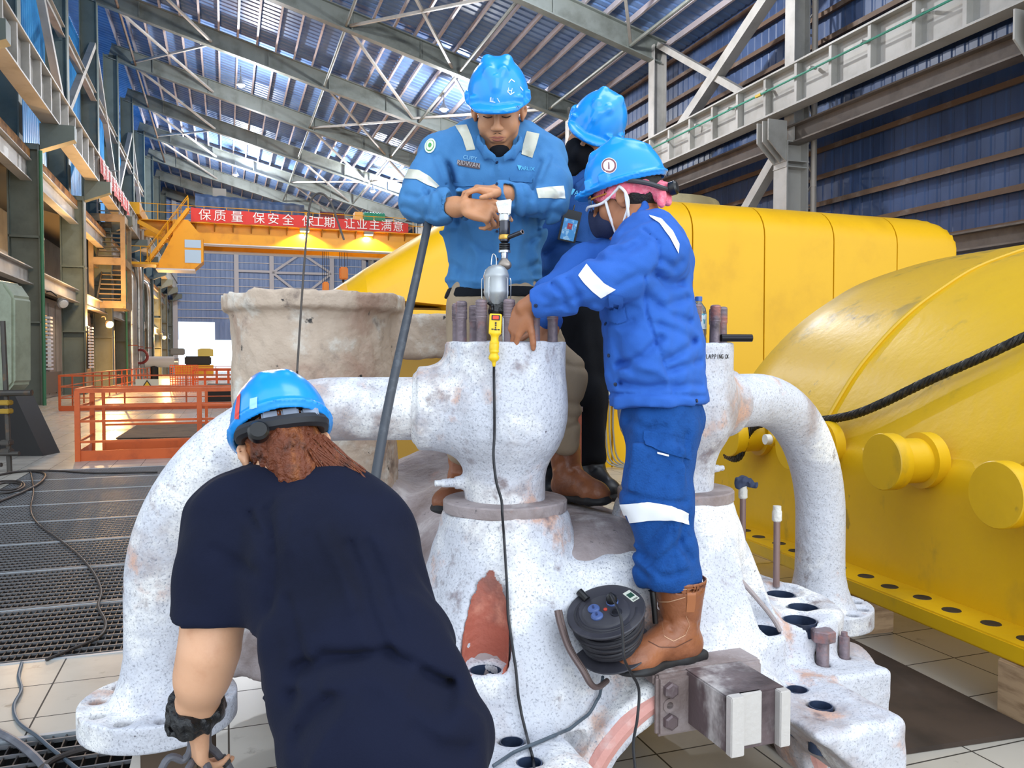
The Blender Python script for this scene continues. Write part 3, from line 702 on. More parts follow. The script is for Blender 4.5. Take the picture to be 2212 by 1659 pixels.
for dv in (-1.9, -1.2):
    st.tube([hall(-4.9, VC+dv, 9.2), hall(-2.3, VC+dv, 12.9)], .03, 6)
    for i in range(5): q = i/4; st.tube([hall(-4.9+2.6*q, VC+dv, 8.3+3.7*q), hall(-4.9+2.6*q, VC+dv, 9.2+3.7*q)], .025, 6)
st.build('stair', YEL, cr)
pl = MB().hbox(-5.9, -4.2, VC-2.0, VC, 8.1, 8.25)
for u in (-5.9, -5.3, -4.7): pl.tube([hall(u, VC-2, 8.2), hall(u, VC-2, 9.3)], .03, 6)
pl.tube([hall(-5.9, VC-2, 9.3), hall(-4.7, VC-2, 9.3)], .03, 6); pl.beam(hall(-5.8, VC-.6, 11.3), hall(-3.2, VC-.6, 9.9), .2, .3)
pl.build('access_platform', YEL, cr)
MB().hbox(-1.6, 5.9, VC+.8, VC+3.6, 11.4, 12.75).build('trolley', YEL, cr)
MB().hbox(9.4, 10.0, VC+.3, VC+1.2, 11.4, 12.9).build('panel_box', YEL, cr)
GRM = M('green_motor', '3f9d78', .45)
mb = MB().tube([hall(10.1, VC+.6, 12.5), hall(11.7, VC+.6, 12.5)], .45, 16)
for u in np.arange(10.2, 11.6, .2): mb.tube([hall(u, VC+.6, 12.5), hall(u+.06, VC+.6, 12.5)], .5, 16)
mb.build('hoist_motor', GRM, cr)
MB().tube([hall(6.8, VC+.6, 12.3), hall(8.6, VC+.6, 12.3)], .5, 16).build('rope_drum', M('dark_red_machine', '6d2f28', .5), cr)
for i, u in enumerate((5.6, 10.3)):
    MB().hbox(u-.35, u+.35, VC-.72, VC-.3, 11.08, 11.28).build('floodlight_housing', M('floodlight_grey', '8b8378', .5), cr)
    MB().hbox(u-.3, u+.3, VC-.68, VC-.34, 11.04, 11.08).build('floodlight_lens', M('floodlight_glow', 'fff0c0', .5, emit=('ffd878', 14)), cr)
    lamp('crane_floodlight', 'SPOT', hall(u, VC-.5, 11.0), 900, (1, .72, .3), .12, hall(u, VC+.4, 8.5)).data.spot_size = 2.4
# tarpaulin bunched over the trolley
tp = MB(); n = 60; rows = []
for j, (dv, z) in enumerate(((-.05, 11.9), (-.1, 12.5), (0, 13.3), (.4, 13.55), (2.2, 13.6), (3.2, 12.9))):
    row = []
    for i in range(n+1):
        q = i/n; sag = abs(math.sin(q*math.pi*3.3+.4))*.55*(1 if j < 2 else .25)
        row.append(hall(-1.9+7.6*q, VC+.5+dv-.12*math.sin(q*47+j), z-.35*q + (.55-sag if j < 1 else .2*(.5-sag))))
    rows.append(row)
V = [p for r in rows for p in r]
tp.add(V, [(j*(n+1)+i, j*(n+1)+i+1, (j+1)*(n+1)+i+1, (j+1)*(n+1)+i) for j in range(len(rows)-1) for i in range(n)])
tag(tp.build('tarpaulin', M('blue_grey_tarp', '4a6288', .6, var=[('5a5c62', .35, .4, .6), ('39506f', 2, .4, .7)]), smooth=True, org=hall(2, VC+1, 12)), 'blue-grey tarpaulin bunched over the crane trolley', 'tarpaulin')
tag(MB().hbox(-.75, .2, VC+.9, VC+1.6, 13.3, 14.1).build('control_box', M('grey_box', '8a8880', .5), bevel=.03, org=hall(-.3, VC+1, 13.3)), 'small grey box standing on top of the crane tarpaulin', 'box')
# red slogan banner on the crane
def ban(u, w): return hall(u, VC-.66-.02*math.sin(u*5), w)
bn = thing('banner', 'long red banner with white Chinese slogan on yellow crane', 'banner', hall(5.5, VC-.7, 11.4))
mb = MB(); n = 80; V = []
for i in range(n+1):
    u = -2.16+15.47*i/n; sg = .05*abs(math.sin(i*.33))
    V += [ban(u, 11.33+sg), ban(u, 11.75), ban(u, 12.31-.015*u-sg)]
mb.add(V, [(3*i+j, 3*i+3+j, 3*i+4+j, 3*i+1+j) for i in range(n) for j in range(2)])
mb.build('banner_cloth', RED, bn)
for ch, px in zip('保质量保安全保工期让业主满意', (525, 622, 735, 878, 977, 1078, 1215, 1288, 1368, 1512, 1600, 1692, 1780, 1868)):
    u = -2.16 + (px-435)/(1945-435)*15.47
    text_mb(ch, hall(u, VC-.70, 11.80-.004*u), (HALLF[0], HALLF[2]), .86, .012).build('character', WHT, bn)
# hook blocks
for (u, z, lab, s, top) in ((8.76, 8.1, 'orange hook block hanging on four ropes under the crane', 1.0, True), (7.38, 7.1, 'smaller orange hook block hanging lower beside the main one', .75, True)):
    t = thing('hook_block', lab, 'hook', hall(u, VC+2, z))
    MB().hbox(u-.32*s, u+.32*s, VC+1.7, VC+2.3, z-.2, z+.75*s).build('sheave_housing', M('hook_orange', 'e88a10', .4), t, bevel=.08)
    MB().tube(path([hall(u, VC+2, z-.15), hall(u, VC+2, z-.4), hall(u+.4*s, VC+2, z-.8*s), hall(u+.2*s, VC+2, z-1.25*s), hall(u-.3*s, VC+2, z-1.2*s), hall(u-.42*s, VC+2, z-.85*s)]), .09*s, 8).build('hook', M('dark_metal', '2c2a2a', .5, .4), t, smooth=True)
    rp = [MB().tube([hall(u+d*s, VC+2, z+.7*s), hall(u+d*s, VC+2, 10.2)], .02, 5).build('rope', M('dark_metal', '2c2a2a', .5, .4), t) for d in (-.3, -.12, .08, .28)]
# banner on the left runway girder
b2 = thing('banner', 'narrow red banner with white characters on left runway girder', 'banner', hall(-5.42, 48, 10.5))
mb = MB(); V = []
for i in range(61):
    v = 42.4+12.3*i/60; V += [hall(-5.40-.03*math.sin(i*1.3), v, 10.35+.06*math.sin(i*.9)), hall(-5.42, v, 11.15+.05*math.sin(i*.5))]
mb.add(V, [(2*i, 2*i+2, 2*i+3, 2*i+1) for i in range(60)]); mb.build('banner_cloth', RED, b2)
for i, ch in enumerate('保质量保安全保工期'):
    text_mb(ch, hall(-5.36, 43.3+1.3*i, 10.76), (HALLF[1], HALLF[2]), .8, .01).build('character', WHT, b2)
# ---------------------------------------------------------------- left side of the hall
def mid_beam(z, h, lab):
    t = thing('floor_edge_beam', lab, 'beam', hall(-6.6, 30, z), kind='structure')
    for k in range(len(VS)-1): MB().ibeam(hall(-6.5, VS[k]+.32, z), hall(-6.5, VS[k+1]-.32, z), h, .35, .03, .04).build('beam', STEEL_L, t)
    return t
t = mid_beam(8.25, .75, 'grey floor beams between the left columns with brown lagging on top')
for k in range(len(VS)-1): MB().hbox(-6.75, -6.35, VS[k]+.4, VS[k+1]-.4, 8.63, 8.95).build('lagging', M('brown_lagging', 'a8763c', .8, var=[('5e3f22', 1.5, .4, .65)]), t)
mid_beam(4.55, .6, 'grey lower floor beams between the left columns')
tag(MB().hbox(-9.3, -6.8, 12, 110, 8.35, 8.6).build('trim_5', M('slab_soffit', '55524d', .8), org=hall(-8, 40, 8.4)), 'dark gallery floor behind the left columns', 'slab', kind='structure')
tag(MB().hbox(-9.3, -6.8, 12, 110, 4.3, 4.5).build('trim_6', M('slab_soffit', '55524d', .8), org=hall(-8, 40, 4.4)), 'dark lower gallery floor behind the left columns', 'slab', kind='structure')
for k in range(1, 7):      # sheeted bays, bracing above the gallery
    va, vb = VS[k], VS[k+1]
    tag(MB().beam(hall(-6.9, va+.3, 13.0 if k % 2 else 19.5), hall(-6.9, vb-.3, 19.5 if k % 2 else 13.0), .3, .3).build('wall_brace', STEEL_L, org=hall(-6.9, va, 13)), 'pale diagonal brace high between left columns, %s bay' % ORD[k-1], 'brace', kind='structure')
    tag(MB().ibeam(hall(-6.9, va+.3, 16.6), hall(-6.9, vb-.3, 16.6), .5, .3, .03, .04).build('wall_beam', STEEL_L, org=hall(-6.9, va, 16)), 'pale horizontal beam high between left columns, %s bay' % ORD[k-1], 'beam', kind='structure')
GREYP = M('grey_plant', '8b857d', .5, var=[('6f6a63', .7, .4, .7)])
for i, (va, vb, ua, zt, lab, mt) in enumerate(((35.5, 41.6, -7.0, 4.2, 'tall grey metal cabinet wall behind the first left column', GREYP), (44.5, 50, -7.0, 4.2, 'brown-grey cabinet row beyond the grey one', M('brown_plant', '8d7a68', .5)), (54, 58, -7.0, 3.8, 'narrow pale cabinet beside the silver pipes', CREAM))):
    t = thing('equipment_cabinet', lab, 'cabinet', hall(ua, va, 0))
    MB().hbox(ua-1.6, ua, va, vb, 0, zt).build('cabinet_body', mt, t, bevel=.03)
    n = 4
    for j in range(n): MB().hbox(ua, ua+.03, va+(vb-va)*(j+.06)/n, va+(vb-va)*(j+.94)/n, .15, zt-.2).build('door', mt, t, bevel=.01)
    MB().hbox(ua, ua+.05, va+.4, vb-.4, .2, 1.1).build('louver_grille', M('dark_grille', '5c5650', .6), t)
# stair tower
TANS = M('tan_stair_steel', '9c8a6c', .5, var=[('6f5f49', 1, .4, .75)])
t = thing('stair_tower', 'tan steel stair tower hung by the left columns', 'stairs', hall(-6.1, 51, 4.6))
fr = MB()
for u in (-6.9, -5.3):
    for v in (50, 53): fr.hbox(u-.12, u+.12, v-.12, v+.12, 4.6, 9.6)
for z in (4.7, 7.1, 9.5):
    for v in (50, 53): fr.hbox(-6.9, -5.3, v-.1, v+.1, z-.2, z+.2)
    for u in (-6.9, -5.3): fr.hbox(u-.1, u+.1, 50, 53, z-.2, z+.2)
fr.build('frame', TANS, t)
for b in range(2):
    for i in range(7): MB().hbox(-6.6, -5.5, 50.2+.33*i, 50.5+.33*i, 5.0+2.4*b+.3*i, 5.06+2.4*b+.3*i).build('tread', TANS, t)
    for u in (-6.65, -5.45): MB().beam(hall(u, 50.2, 5.0+2.4*b), hall(u, 52.6, 7.0+2.4*b), .05, .25).build('stringer', TANS, t)
t = thing('cage_ladder', 'thin caged ladder above the tan stair tower', 'ladder', hall(-6, 50.5, 9.7))
lm = MB()
for u in (-6.6, -6.0, -5.5): lm.hbox(u-.04, u+.04, 50.3, 50.4, 9.6, 12.2)
for z in np.arange(9.9, 12.3, .45): lm.hbox(-6.6, -5.5, 50.3, 50.38, z, z+.05)
lm.build('rails', STEEL_L, t)
# silver lagged pipes
SILV = M('silver_cladding', 'd9d3c8', .25, .75, var=[('b0a796', 1.2, .4, .7)])
for i, (u, v, r, zt, lab) in enumerate(((-5.95, 60.5, .36, 7.6, 'thick silver clad vertical pipe nearest the stair tower'), (-6.1, 67, .3, 9.0, 'middle silver clad vertical pipe on the left'), (-5.9, 72.5, .24, 8.0, 'thinnest silver clad vertical pipe on the left'))):
    t = thing('clad_pipe', lab, 'pipe', hall(u, v, 0))
    MB().tube(path([hall(u, v, 0), hall(u, v, zt*.5), hall(u, v, zt-.8), hall(u-.25, v, zt-.1), hall(u-.9, v, zt+.1), hall(u-2.0, v, zt+.1)]), r, 18).build('cladding', SILV, t, smooth=True)
    for z in (1.2, 2.6, 4.0, 5.4): MB().tube([hall(u, v, z), hall(u, v, z+.06)], r+.012, 18).build('clamp_band', SILV if z != 2.6 else M('rust_band', 'a2492c', .6), t)
for i, (u, v, lab) in enumerate(((-6.15, 33.4, 'green vertical drain pipe on the nearest left column'), (-6.0, 57.6, 'dark green vertical pipe before the silver pipes'))):
    tag(MB().tube([hall(u+.15, v-1.05, 0), hall(u+.15, v-1.05, 8.9)], .06, 10).build('drain_pipe', M('green_pipe', '3d7a58', .5), smooth=True, org=hall(u, v, 0)), lab, 'pipe')
t = thing('valve_assembly', 'white lagged valve with red handwheel near silver pipes', 'valve', hall(-5.0, 66, 0))
MB().tube([hall(-5.6, 66, 1.5), hall(-3.6, 66, 1.5)], .42, 14).build('valve_body', M('white_lagging', 'd4d0ca', .6), t, smooth=True)
MB().tube([hall(-3.8, 66, 1.5), hall(-3.3, 66, 1.5)], .3, 12).build('valve_flange', SILV, t, smooth=True)
MB().tube([hall(-5.0, 66, 0), hall(-5.0, 66, 1.5)], .3, 12).build('stand', M('dark_metal', '2c2a2a', .5, .4), t)
MB().tube([hall(-5.9+.5*math.cos(a), 65.6, 1.9+.5*math.sin(a)) for a in np.linspace(0, 2*math.pi, 17)[:-1]], .1, 8, closed=True).build('handwheel', M('red_wheel', '8a2f2a', .5), t, smooth=True)
# floodlights on the left columns
for i, (u, v, z, lit, lab) in enumerate(((-5.6, 33.2, 3.75, False, 'unlit white floodlight on an arm at the nearest left column'), (-5.75, 47.0, 3.56, True, 'glowing orange floodlight on the left columns, nearer one'), (-5.8, 88, 4.0, True, 'glowing orange floodlight far down the left columns'))):
    p = hall(u, v, z); t = thing('floodlight', lab, 'lamp', p)
    MB().tube(path([hall(-6.05, v, z+.3), hall(-5.9, v, z+.32), hall(u-.1, v, z+.15)]), .025, 6).build('arm', M('dark_metal', '2c2a2a', .5, .4), t, smooth=True)
    MB().lathe([(.06, -.1), (.13, 0), (.2, .22), (.17, .24)], p, hall(.45, -.6, -.45), 14).build('housing', LAMPB, t, smooth=True)
    MB().lathe([(.02, .22), (.16, .23), (.14, .3), (.02, .33)], p, hall(.45, -.6, -.45), 14).build('lens', M('orange_glow', 'ffcf60', .5, emit=('ffa028', 40)) if lit else M('white_lens', 'e8e4dc', .3), t, smooth=True)
    if lit: lamp('orange_floodlight', 'POINT', p + hall(.3, -.6, -.1), 1500 if i == 1 else 1800, (1, .5, .14), .15)
lamp('left_bay_light', 'POINT', hall(-5.2, 38.5, 6.0), 320, (1, .66, .32), .3)
lamp('left_bay_light', 'POINT', hall(-5.2, 24.5, 5.5), 220, (1, .62, .3), .3)
# ribbed guards and white notice on the columns
for i, v in enumerate((VS[2], VS[3])):
    t = thing('ribbed_guard', ['black ribbed guard on the nearest left column', 'black ribbed guard on the second left column'][i], 'guard', hall(-5.95, v, 1.2))
    MB().hbox(-6.06, -6.0, v-.3, v+.1, 1.2, 3.2).build('back_plate', M('dark_metal', '2c2a2a', .5, .4), t)
    mb = MB()
    for z in np.arange(1.25, 3.2, .14): mb.hbox(-6.0, -5.82, v-.32, v+.1, z, z+.07)
    mb.build('ribs', WH, t)
tag(MB().hbox(-6.92, -6.88, 37.4, 38.6, 1.3, 2.5).build('notice_board', M('notice_white', 'c8ccd2', .4), org=hall(-6.95, 38, 1.3), bevel=.02), 'small pale notice panel on the left cabinet wall', 'notice')
# plant beside the left edge
t = thing('machine_housing', 'grey-green rounded machine housing with red band at left edge', 'machine', pZ(20, 985, 0))
c = pZ(8, 985, 0)
MB().prism([(-.75, 1.15), (-.62, 1.0), (.42, 1.0), (.6, 1.2), (.62, 2.6), (.45, 2.85), (.2, 2.9), (-.75, 2.9)], c + arr(-.35, -.1, 0), (arr(1, 0, 0), arr(0, 0, 1), arr(0, 1, 0)), .5).build('housing', M('grey_green_plastic', '9aa18c', .35, var=[('7d846f', 2, .4, .7)]), t, bevel=.04)
MB().tube(path([c+arr(-.45, -.13, 2.45), c+arr(-.25, -.13, 2.3), c+arr(-.1, -.13, 2.0), c+arr(-.1, -.13, 1.65)]), .085, 8).build('red_band', M('red_paint', 'a8392a', .5), t, smooth=True)
MB().lathe([(.02, 0), (.3, .02), (.36, .1), (.34, .14)], c+arr(-.62, -.12, 2.0), (0, -1, 0), 20).build('gauge_dome', M('cream_dome', 'c9b89c', .3), t, smooth=True)
MB().prism([(-.9, 0), (.95, 0), (.5, 1.0), (-.9, 1.0)], c + arr(-.3, 0, 0), (arr(1, 0, 0), arr(0, 0, 1), arr(0, 1, 0)), .5).build('stand', M('dark_metal', '2c2a2a', .5, .4), t)
# scaffold pole
SCF = M('scaffold_tube', '4a4642', .5, .4, var=[('7a5a3c', 6, .5, .75)])
b = pZ(21, 1020, 0); t = thing('scaffold', 'rusty scaffold pole with clamps at the left edge', 'scaffold', b)
MB().tube([b, b+arr(-.06, 0, 2.12)], .034, 10).build('upright', SCF, t, smooth=True)
for z, x0, x1, r in ((1.12, -.8, .36, .045), (.27, -.6, .17, .03), (.11, -.5, -.08, .03)):
    MB().tube([b+arr(x0, -.05, z-.02), b+arr(x1, -.05, z)], r, 10).build('ledger', SCF, t, smooth=True)
for z, mt in ((.86, M('yellow_clamp', 'a8862e', .6, .3)), (.3, SCF), (.42, SCF), (.98, M('yellow_clamp', 'a8862e', .6, .3))):
    MB().box(b+arr(-.02, -.02, z), (.07, .06, .035)).build('clamp', mt, t, bevel=.012)
# ---------------------------------------------------------------- orange railings
ORG = M('orange_paint', 'cb5a1e', .4, var=[('ac4814', 3, .45, .75)])
def railing(lab, pts, rails, dp, h=1.1, toe=.16, post=.05, closed=False, top=.05):
    o = pts[0]; t = thing('railing', lab, 'railing', hall(o[0], o[1], 0))
    for i in range(len(pts)-1):
        a, b = pts[i], pts[i+1]; L = math.hypot(b[0]-a[0], b[1]-a[1]); n = max(1, round(L/dp))
        for j in range(n+1):
            if i > 0 and j == 0: continue
            u, v = a[0]+(b[0]-a[0])*j/n, a[1]+(b[1]-a[1])*j/n
            MB().hbox(u-post/2, u+post/2, v-post/2, v+post/2, 0, h).build('post', ORG, t)
        for z in rails: MB().beam(hall(a[0], a[1], z), hall(b[0], b[1], z), .035, .035).build('mid_rail', ORG, t)
        MB().beam(hall(a[0], a[1], h), hall(b[0], b[1], h), top, top).build('top_rail', ORG, t)
        if toe: MB().beam(hall(a[0], a[1], toe/2), hall(b[0], b[1], toe/2), .012, toe).build('toe_board', ORG, t)
    return t
railing('nearest orange railing beside the curved pipe', [(-2.17, 15.6), (-2.17, 14.1), (-.4, 14.1), (1.35, 14.1)], (.3, .62, .85), 1.72, post=.075, top=.07)
railing('orange railing just behind the nearest one, around the same pit', [(-2.0, 15.65), (1.35, 15.65)], (.45, .8), 1.8)
railing('middle orange railing with the warning sign', [(-4.86, 28.5), (-1.2, 28.5), (2.4, 28.5), (6, 28.5)], (.4, .75), 1.8)
railing('long orange railing running back along the left side', [(-4.95, 28.9), (-4.95, 62)], (.4, .75), 2.4, toe=0)
railing('dense far orange railing in front of the bright doorway', [(-1.6, 46), (9, 46)], (.28, .55, .82), .6, post=.12, top=.12)
railing('farthest orange railing near the bright doorway', [(-2.5, 72), (10, 72)], (.4, .75, .95), 1.8)
t = thing('mesh_panel', 'bright orange mesh panel standing between the far railings', 'panel', hall(-2.3, 44, 0))
mb = MB()
for u in np.linspace(-2.6, -1.3, 12): mb.hbox(u-.02, u+.02, 43.98, 44.02, 0, 1.35)
for z in np.linspace(.05, 1.35, 12): mb.hbox(-2.6, -1.3, 43.98, 44.02, z-.02, z+.02)
mb.build('mesh', M('orange_mesh', 'f06a30', .5), t)
t = thing('warning_sign', 'white sign with yellow warning triangle on orange railing', 'sign', hall(-2.35, 28.4, .6))
MB().hbox(-2.7, -2.02, 28.38, 28.42, .58, .98).build('sign_board', M('sign_cream', 'd8d4c0', .5), t)
s0 = hall(-2.36, 28.36, .62); FS = (HALLF[0], HALLF[2], -HALLF[1])
MB().prism([(-.22, 0), (.22, 0), (0, .34)], s0, FS, .006).build('triangle_border', M('black_print', '1c1a18', .5), t)
MB().prism([(-.165, .03), (.165, .03), (0, .285)], s0, FS, .012).build('triangle', M('warning_yellow', 'f0c020', .5), t)
MB().prism([(-.07, .06), (.09, .06), (.09, .09), (0, .1), (-.05, .16), (-.07, .14)], s0, FS, .018).build('pictogram', M('black_print', '1c1a18', .5), t)
tag(MB().hbox(-.6, 6, 29.5, 31, .05, .75).build('dark_crate', M('dark_crate', '2a2522', .7), org=hall(0, 30, 0), bevel=.02), 'long low black box on the floor behind middle orange railing', 'box')
mm = MB(); P = [pZ(250, 948, .01), pZ(300, 917, .01), pZ(470, 915, .01), pZ(430, 945, .01)]
mm.add(P + [p+arr(0, 0, .02) for p in P], [(0, 1, 2, 3), (4, 5, 6, 7), (0, 1, 5, 4), (1, 2, 6, 5), (2, 3, 7, 6), (3, 0, 4, 7)])
tag(mm.build('floor_mat', M('dark_mat', '5a4a3c', .8, var=[('3a3029', 3, .4, .7)]), org=P[0]), 'dark brown board lying on tiles inside the railings', 'board')
t = thing('machine', 'yellow and black machine standing in the bright far doorway', 'machine', hall(-3, 78, 0))
MB().hbox(-4.2, -1.0, 78, 80, .2, 1.2).build('base_frame', YEL, t); MB().hbox(-3.4, -1.2, 78, 80, 1.2, 2.0).build('engine_block', M('dark_metal', '2c2a2a', .5, .4), t, bevel=.1)
MB().prism([(-2.3, 2.0), (-1.0, 2.0), (-1.0, 2.6), (-1.3, 2.7), (-2.0, 2.7), (-2.3, 2.6)], hall(0, 78, 0), (HALLF[0], HALLF[2], HALLF[1]), .4).build('radiator', M('pale_yellow', 'd9c060', .5), t)
MB().hbox(-4.6, -3.4, 78, 79, 2.1, 2.7).build('control_head', M('grey_box', '8a8880', .5), t, bevel=.08)
# ---------------------------------------------------------------- turbine enclosure
YE = M('enclosure_yellow', 'efb608', .38, var=[('dca306', .9, .45, .8)])
VE0 = 10.7
def section(zt, r=.55):
    P = [(0, .0), (0, zt-r)] + [(r-r*math.cos(a), zt-r+r*math.sin(a)) for a in np.linspace(.2, math.pi/2, 7)] + [(3.4, zt), (3.4, 0)]
    return P
def loft(u0, z0, u1, z1, zb0=0, zb1=0):
    mb = MB(); A = [hall(u0, VE0+a, max(b, zb0)) for a, b in section(z0)]; B = [hall(u1, VE0+a, max(b, zb1)) for a, b in section(z1)]
    n = len(A); mb.add(A+B, [tuple(range(n))[::-1], tuple(range(n, 2*n))] + [(i, (i+1) % n, n+(i+1) % n, n+i) for i in range(n)]); return mb
en = thing('turbine_enclosure', 'long yellow sheet metal turbine enclosure behind the workers', 'enclosure', hall(6, VE0, 0))
ub = [3.9, 5.35, 6.69, 7.99, 9.33, 10.64, 11.93]
for a, b in zip(ub[:-1], ub[1:]):
    g = .012
    if b == ub[-1]:
        zz = 4.06; m = 8; mb = MB(); secs = []
        for i in range(m+1):
            q = i/m*math.pi/2; secs.append([hall(a+g+(b-a-.55) + .55*math.sin(q) if i else a+g, VE0+x, min(z, zz-.5+.5*math.cos(q)) if i else z) for x, z in section(zz)])
        n = len(secs[0]); V = [p for s_ in secs for p in s_]
        mb.add(V, [tuple(range(n))[::-1], tuple(range(m*n, m*n+n))] + [(k*n+i, k*n+(i+1) % n, (k+1)*n+(i+1) % n, (k+1)*n+i) for k in range(m) for i in range(n)])
        mb.build('panel', YE, en, smooth=True, angle=40)
    else: loft(a+g, 4.06, b-g, 4.06).build('panel', YE, en, smooth=True, angle=40)
loft(3.9, 4.06, 2.85, 3.5, 0, 2.3).build('sloped_panel', YE, en, smooth=True, angle=40)
loft(2.85, 3.5, 1.78, 2.8, 2.32, 2.4).build('sloped_panel', YE, en, smooth=True, angle=40)
loft(1.78, 2.8, 1.55, 2.62, 2.4, 2.42).build('sloped_panel', YE, en, smooth=True, angle=40)
MB().hbox(1.9, 4.2, VE0-.1, VE0+.05, 2.14, 2.24).build('bottom_rail', YE, en)
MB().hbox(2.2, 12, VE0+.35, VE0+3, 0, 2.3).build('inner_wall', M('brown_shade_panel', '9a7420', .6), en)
MB().lathe([(1.15, 0), (1.15, .5), (1.1, .62), (.02, .7)], hall(7.1, VE0+1.9, 3.65), (0, -0.0, 1), 32, up=(1, 0, 0)).build('vent_dome', M('tan_dome', '9a8c66', .5, var=[('7d7050', 1.5, .4, .7)]), en, smooth=True)
# ---------------------------------------------------------------- yellow cylinder cover on the floor
LD = unit(arr(-.53, 1.99, 0)); LT = arr(LD[1], -LD[0], 0); LB = arr(2.196, 3.44, 0)
def lp(t, s, z): return LB + LT*t + LD*s + arr(0, 0, z)
LPROF = [(.22, .30), (.24, .9), (.31, 1.06), (.43, 1.26), (.63, 1.53), (.93, 1.82), (1.25, 2.04), (1.65, 2.24), (2.4, 2.45), (3.2, 2.54), (4.6, 2.5), (5.4, 2.2), (6.0, 1.5), (6.2, .3)]
pr = [arr(a, b, 0) for a, b in LPROF]; pr = path(pr, 6)
YL = M('cover_yellow', 'd3a512', .36, var=[('a8882a', 1.1, .54, .76), ('8c7434', 2.6, .58, .7, (1, 1, .6)), ('4e4430', 4.5, .655, .70, (1, 1, .5)), ('e2b416', .5, .3, .7)], bump=(14, .12))
lc = thing('turbine_cover', 'huge worn yellow turbine cylinder cover on the right', 'turbine cover', lp(1, 1, .2))
ss = [-2.5, -1.2, 0, .8, 1.5, 2.2, 2.8, 3.08]
V = [lp(p[0], s_, p[1]) for s_ in ss for p in pr] + [lp(p[0]+.03, 3.15, p[1]-.03) for p in pr]; m = len(pr); k = len(ss)+1
mb = MB(); mb.add(V, [(i*m+j, i*m+j+1, (i+1)*m+j+1, (i+1)*m+j) for i in range(k-1) for j in range(m-1)] + [tuple((k-1)*m+j for j in range(m))])
mb.build('shell', YL, lc, smooth=True, angle=50)
sm = MB().tube([lp(p[0]-.006, 1.85, p[1]+.004) for p in pr], .016, 8); sm.build('weld_seam', M('cover_seam', 'cfa416', .4), lc, smooth=True)
mb = MB().box((lp(0, -2.5, .2925)+lp(.24, 3.2, .2925))/2, (.13, 2.85, .0425), (LT, LD, arr(0, 0, 1)))
fl_ = mb.build('base_flange', YL, lc, bevel=.008)
HOLE = M('hole_dark', '15130f', .8); RIM = M('hole_rim', '8a7428', .5)
for i, s_ in enumerate(np.arange(-1.0, 3.1, .215)):
    p = lp(.1+(0 if i % 2 else .02), s_, .335); MB().lathe([(.001, .001), (.027, .0012), (.03, .003), (.042, .003), (.045, 0)], p, n=18, cap=False).build('bolt_hole', M('bolt_hole_dark', '2b241a', .7), fl_, smooth=True)
for i, s_ in enumerate((.13, .85, 1.68, 2.42)):
    o = lp(.27, s_, 1.03 if i else .97)
    tr_ = MB().lathe([(.15, 0), (.15, .07), (.12, .075), (.12, .22), (.148, .225), (.15, .232), (.15, .30), (.146, .305)], o, -LT, 40).build('trunnion', YL, lc, smooth=True, angle=30)
p = lp(.25, 2.08, 1.03); MB().tube([p, p - LT*.16], .045, 12).build('plug', YL, lc, smooth=True); MB().tube([p - LT*.16, p-LT*.2], .035, 12).build('plug_cap', M('white_cap', 'e6e2da', .5), lc, smooth=True)
for i, s_ in enumerate((-.1, 1.35, 2.9)):
    tag(MB().box(lp(.14, s_, .125), (.16, .22, .123), (LT, LD, arr(0, 0, 1))).build('timber_block', M('timber', 'b89a78', .8, var=[('8a6d50', 4, .4, .7, (1, 1, 6))]), bevel=.008, org=lp(.14, s_, 0)), ['timber block under the near end of the yellow cover', 'timber block under the middle of the yellow cover', 'timber block under the far end of the yellow cover'][i], 'timber')
tag(MB().box(lp(-.60, .9, .012), (.56, 1.0, .01), (LT, LD, arr(0, 0, 1))).build('plywood_sheet', M('dark_plywood', '43352c', .7, var=[('2c221c', 2, .4, .7)]), org=lp(-.42, .9, 0)), 'dark brown plywood sheet on the floor by the yellow cover', 'board')
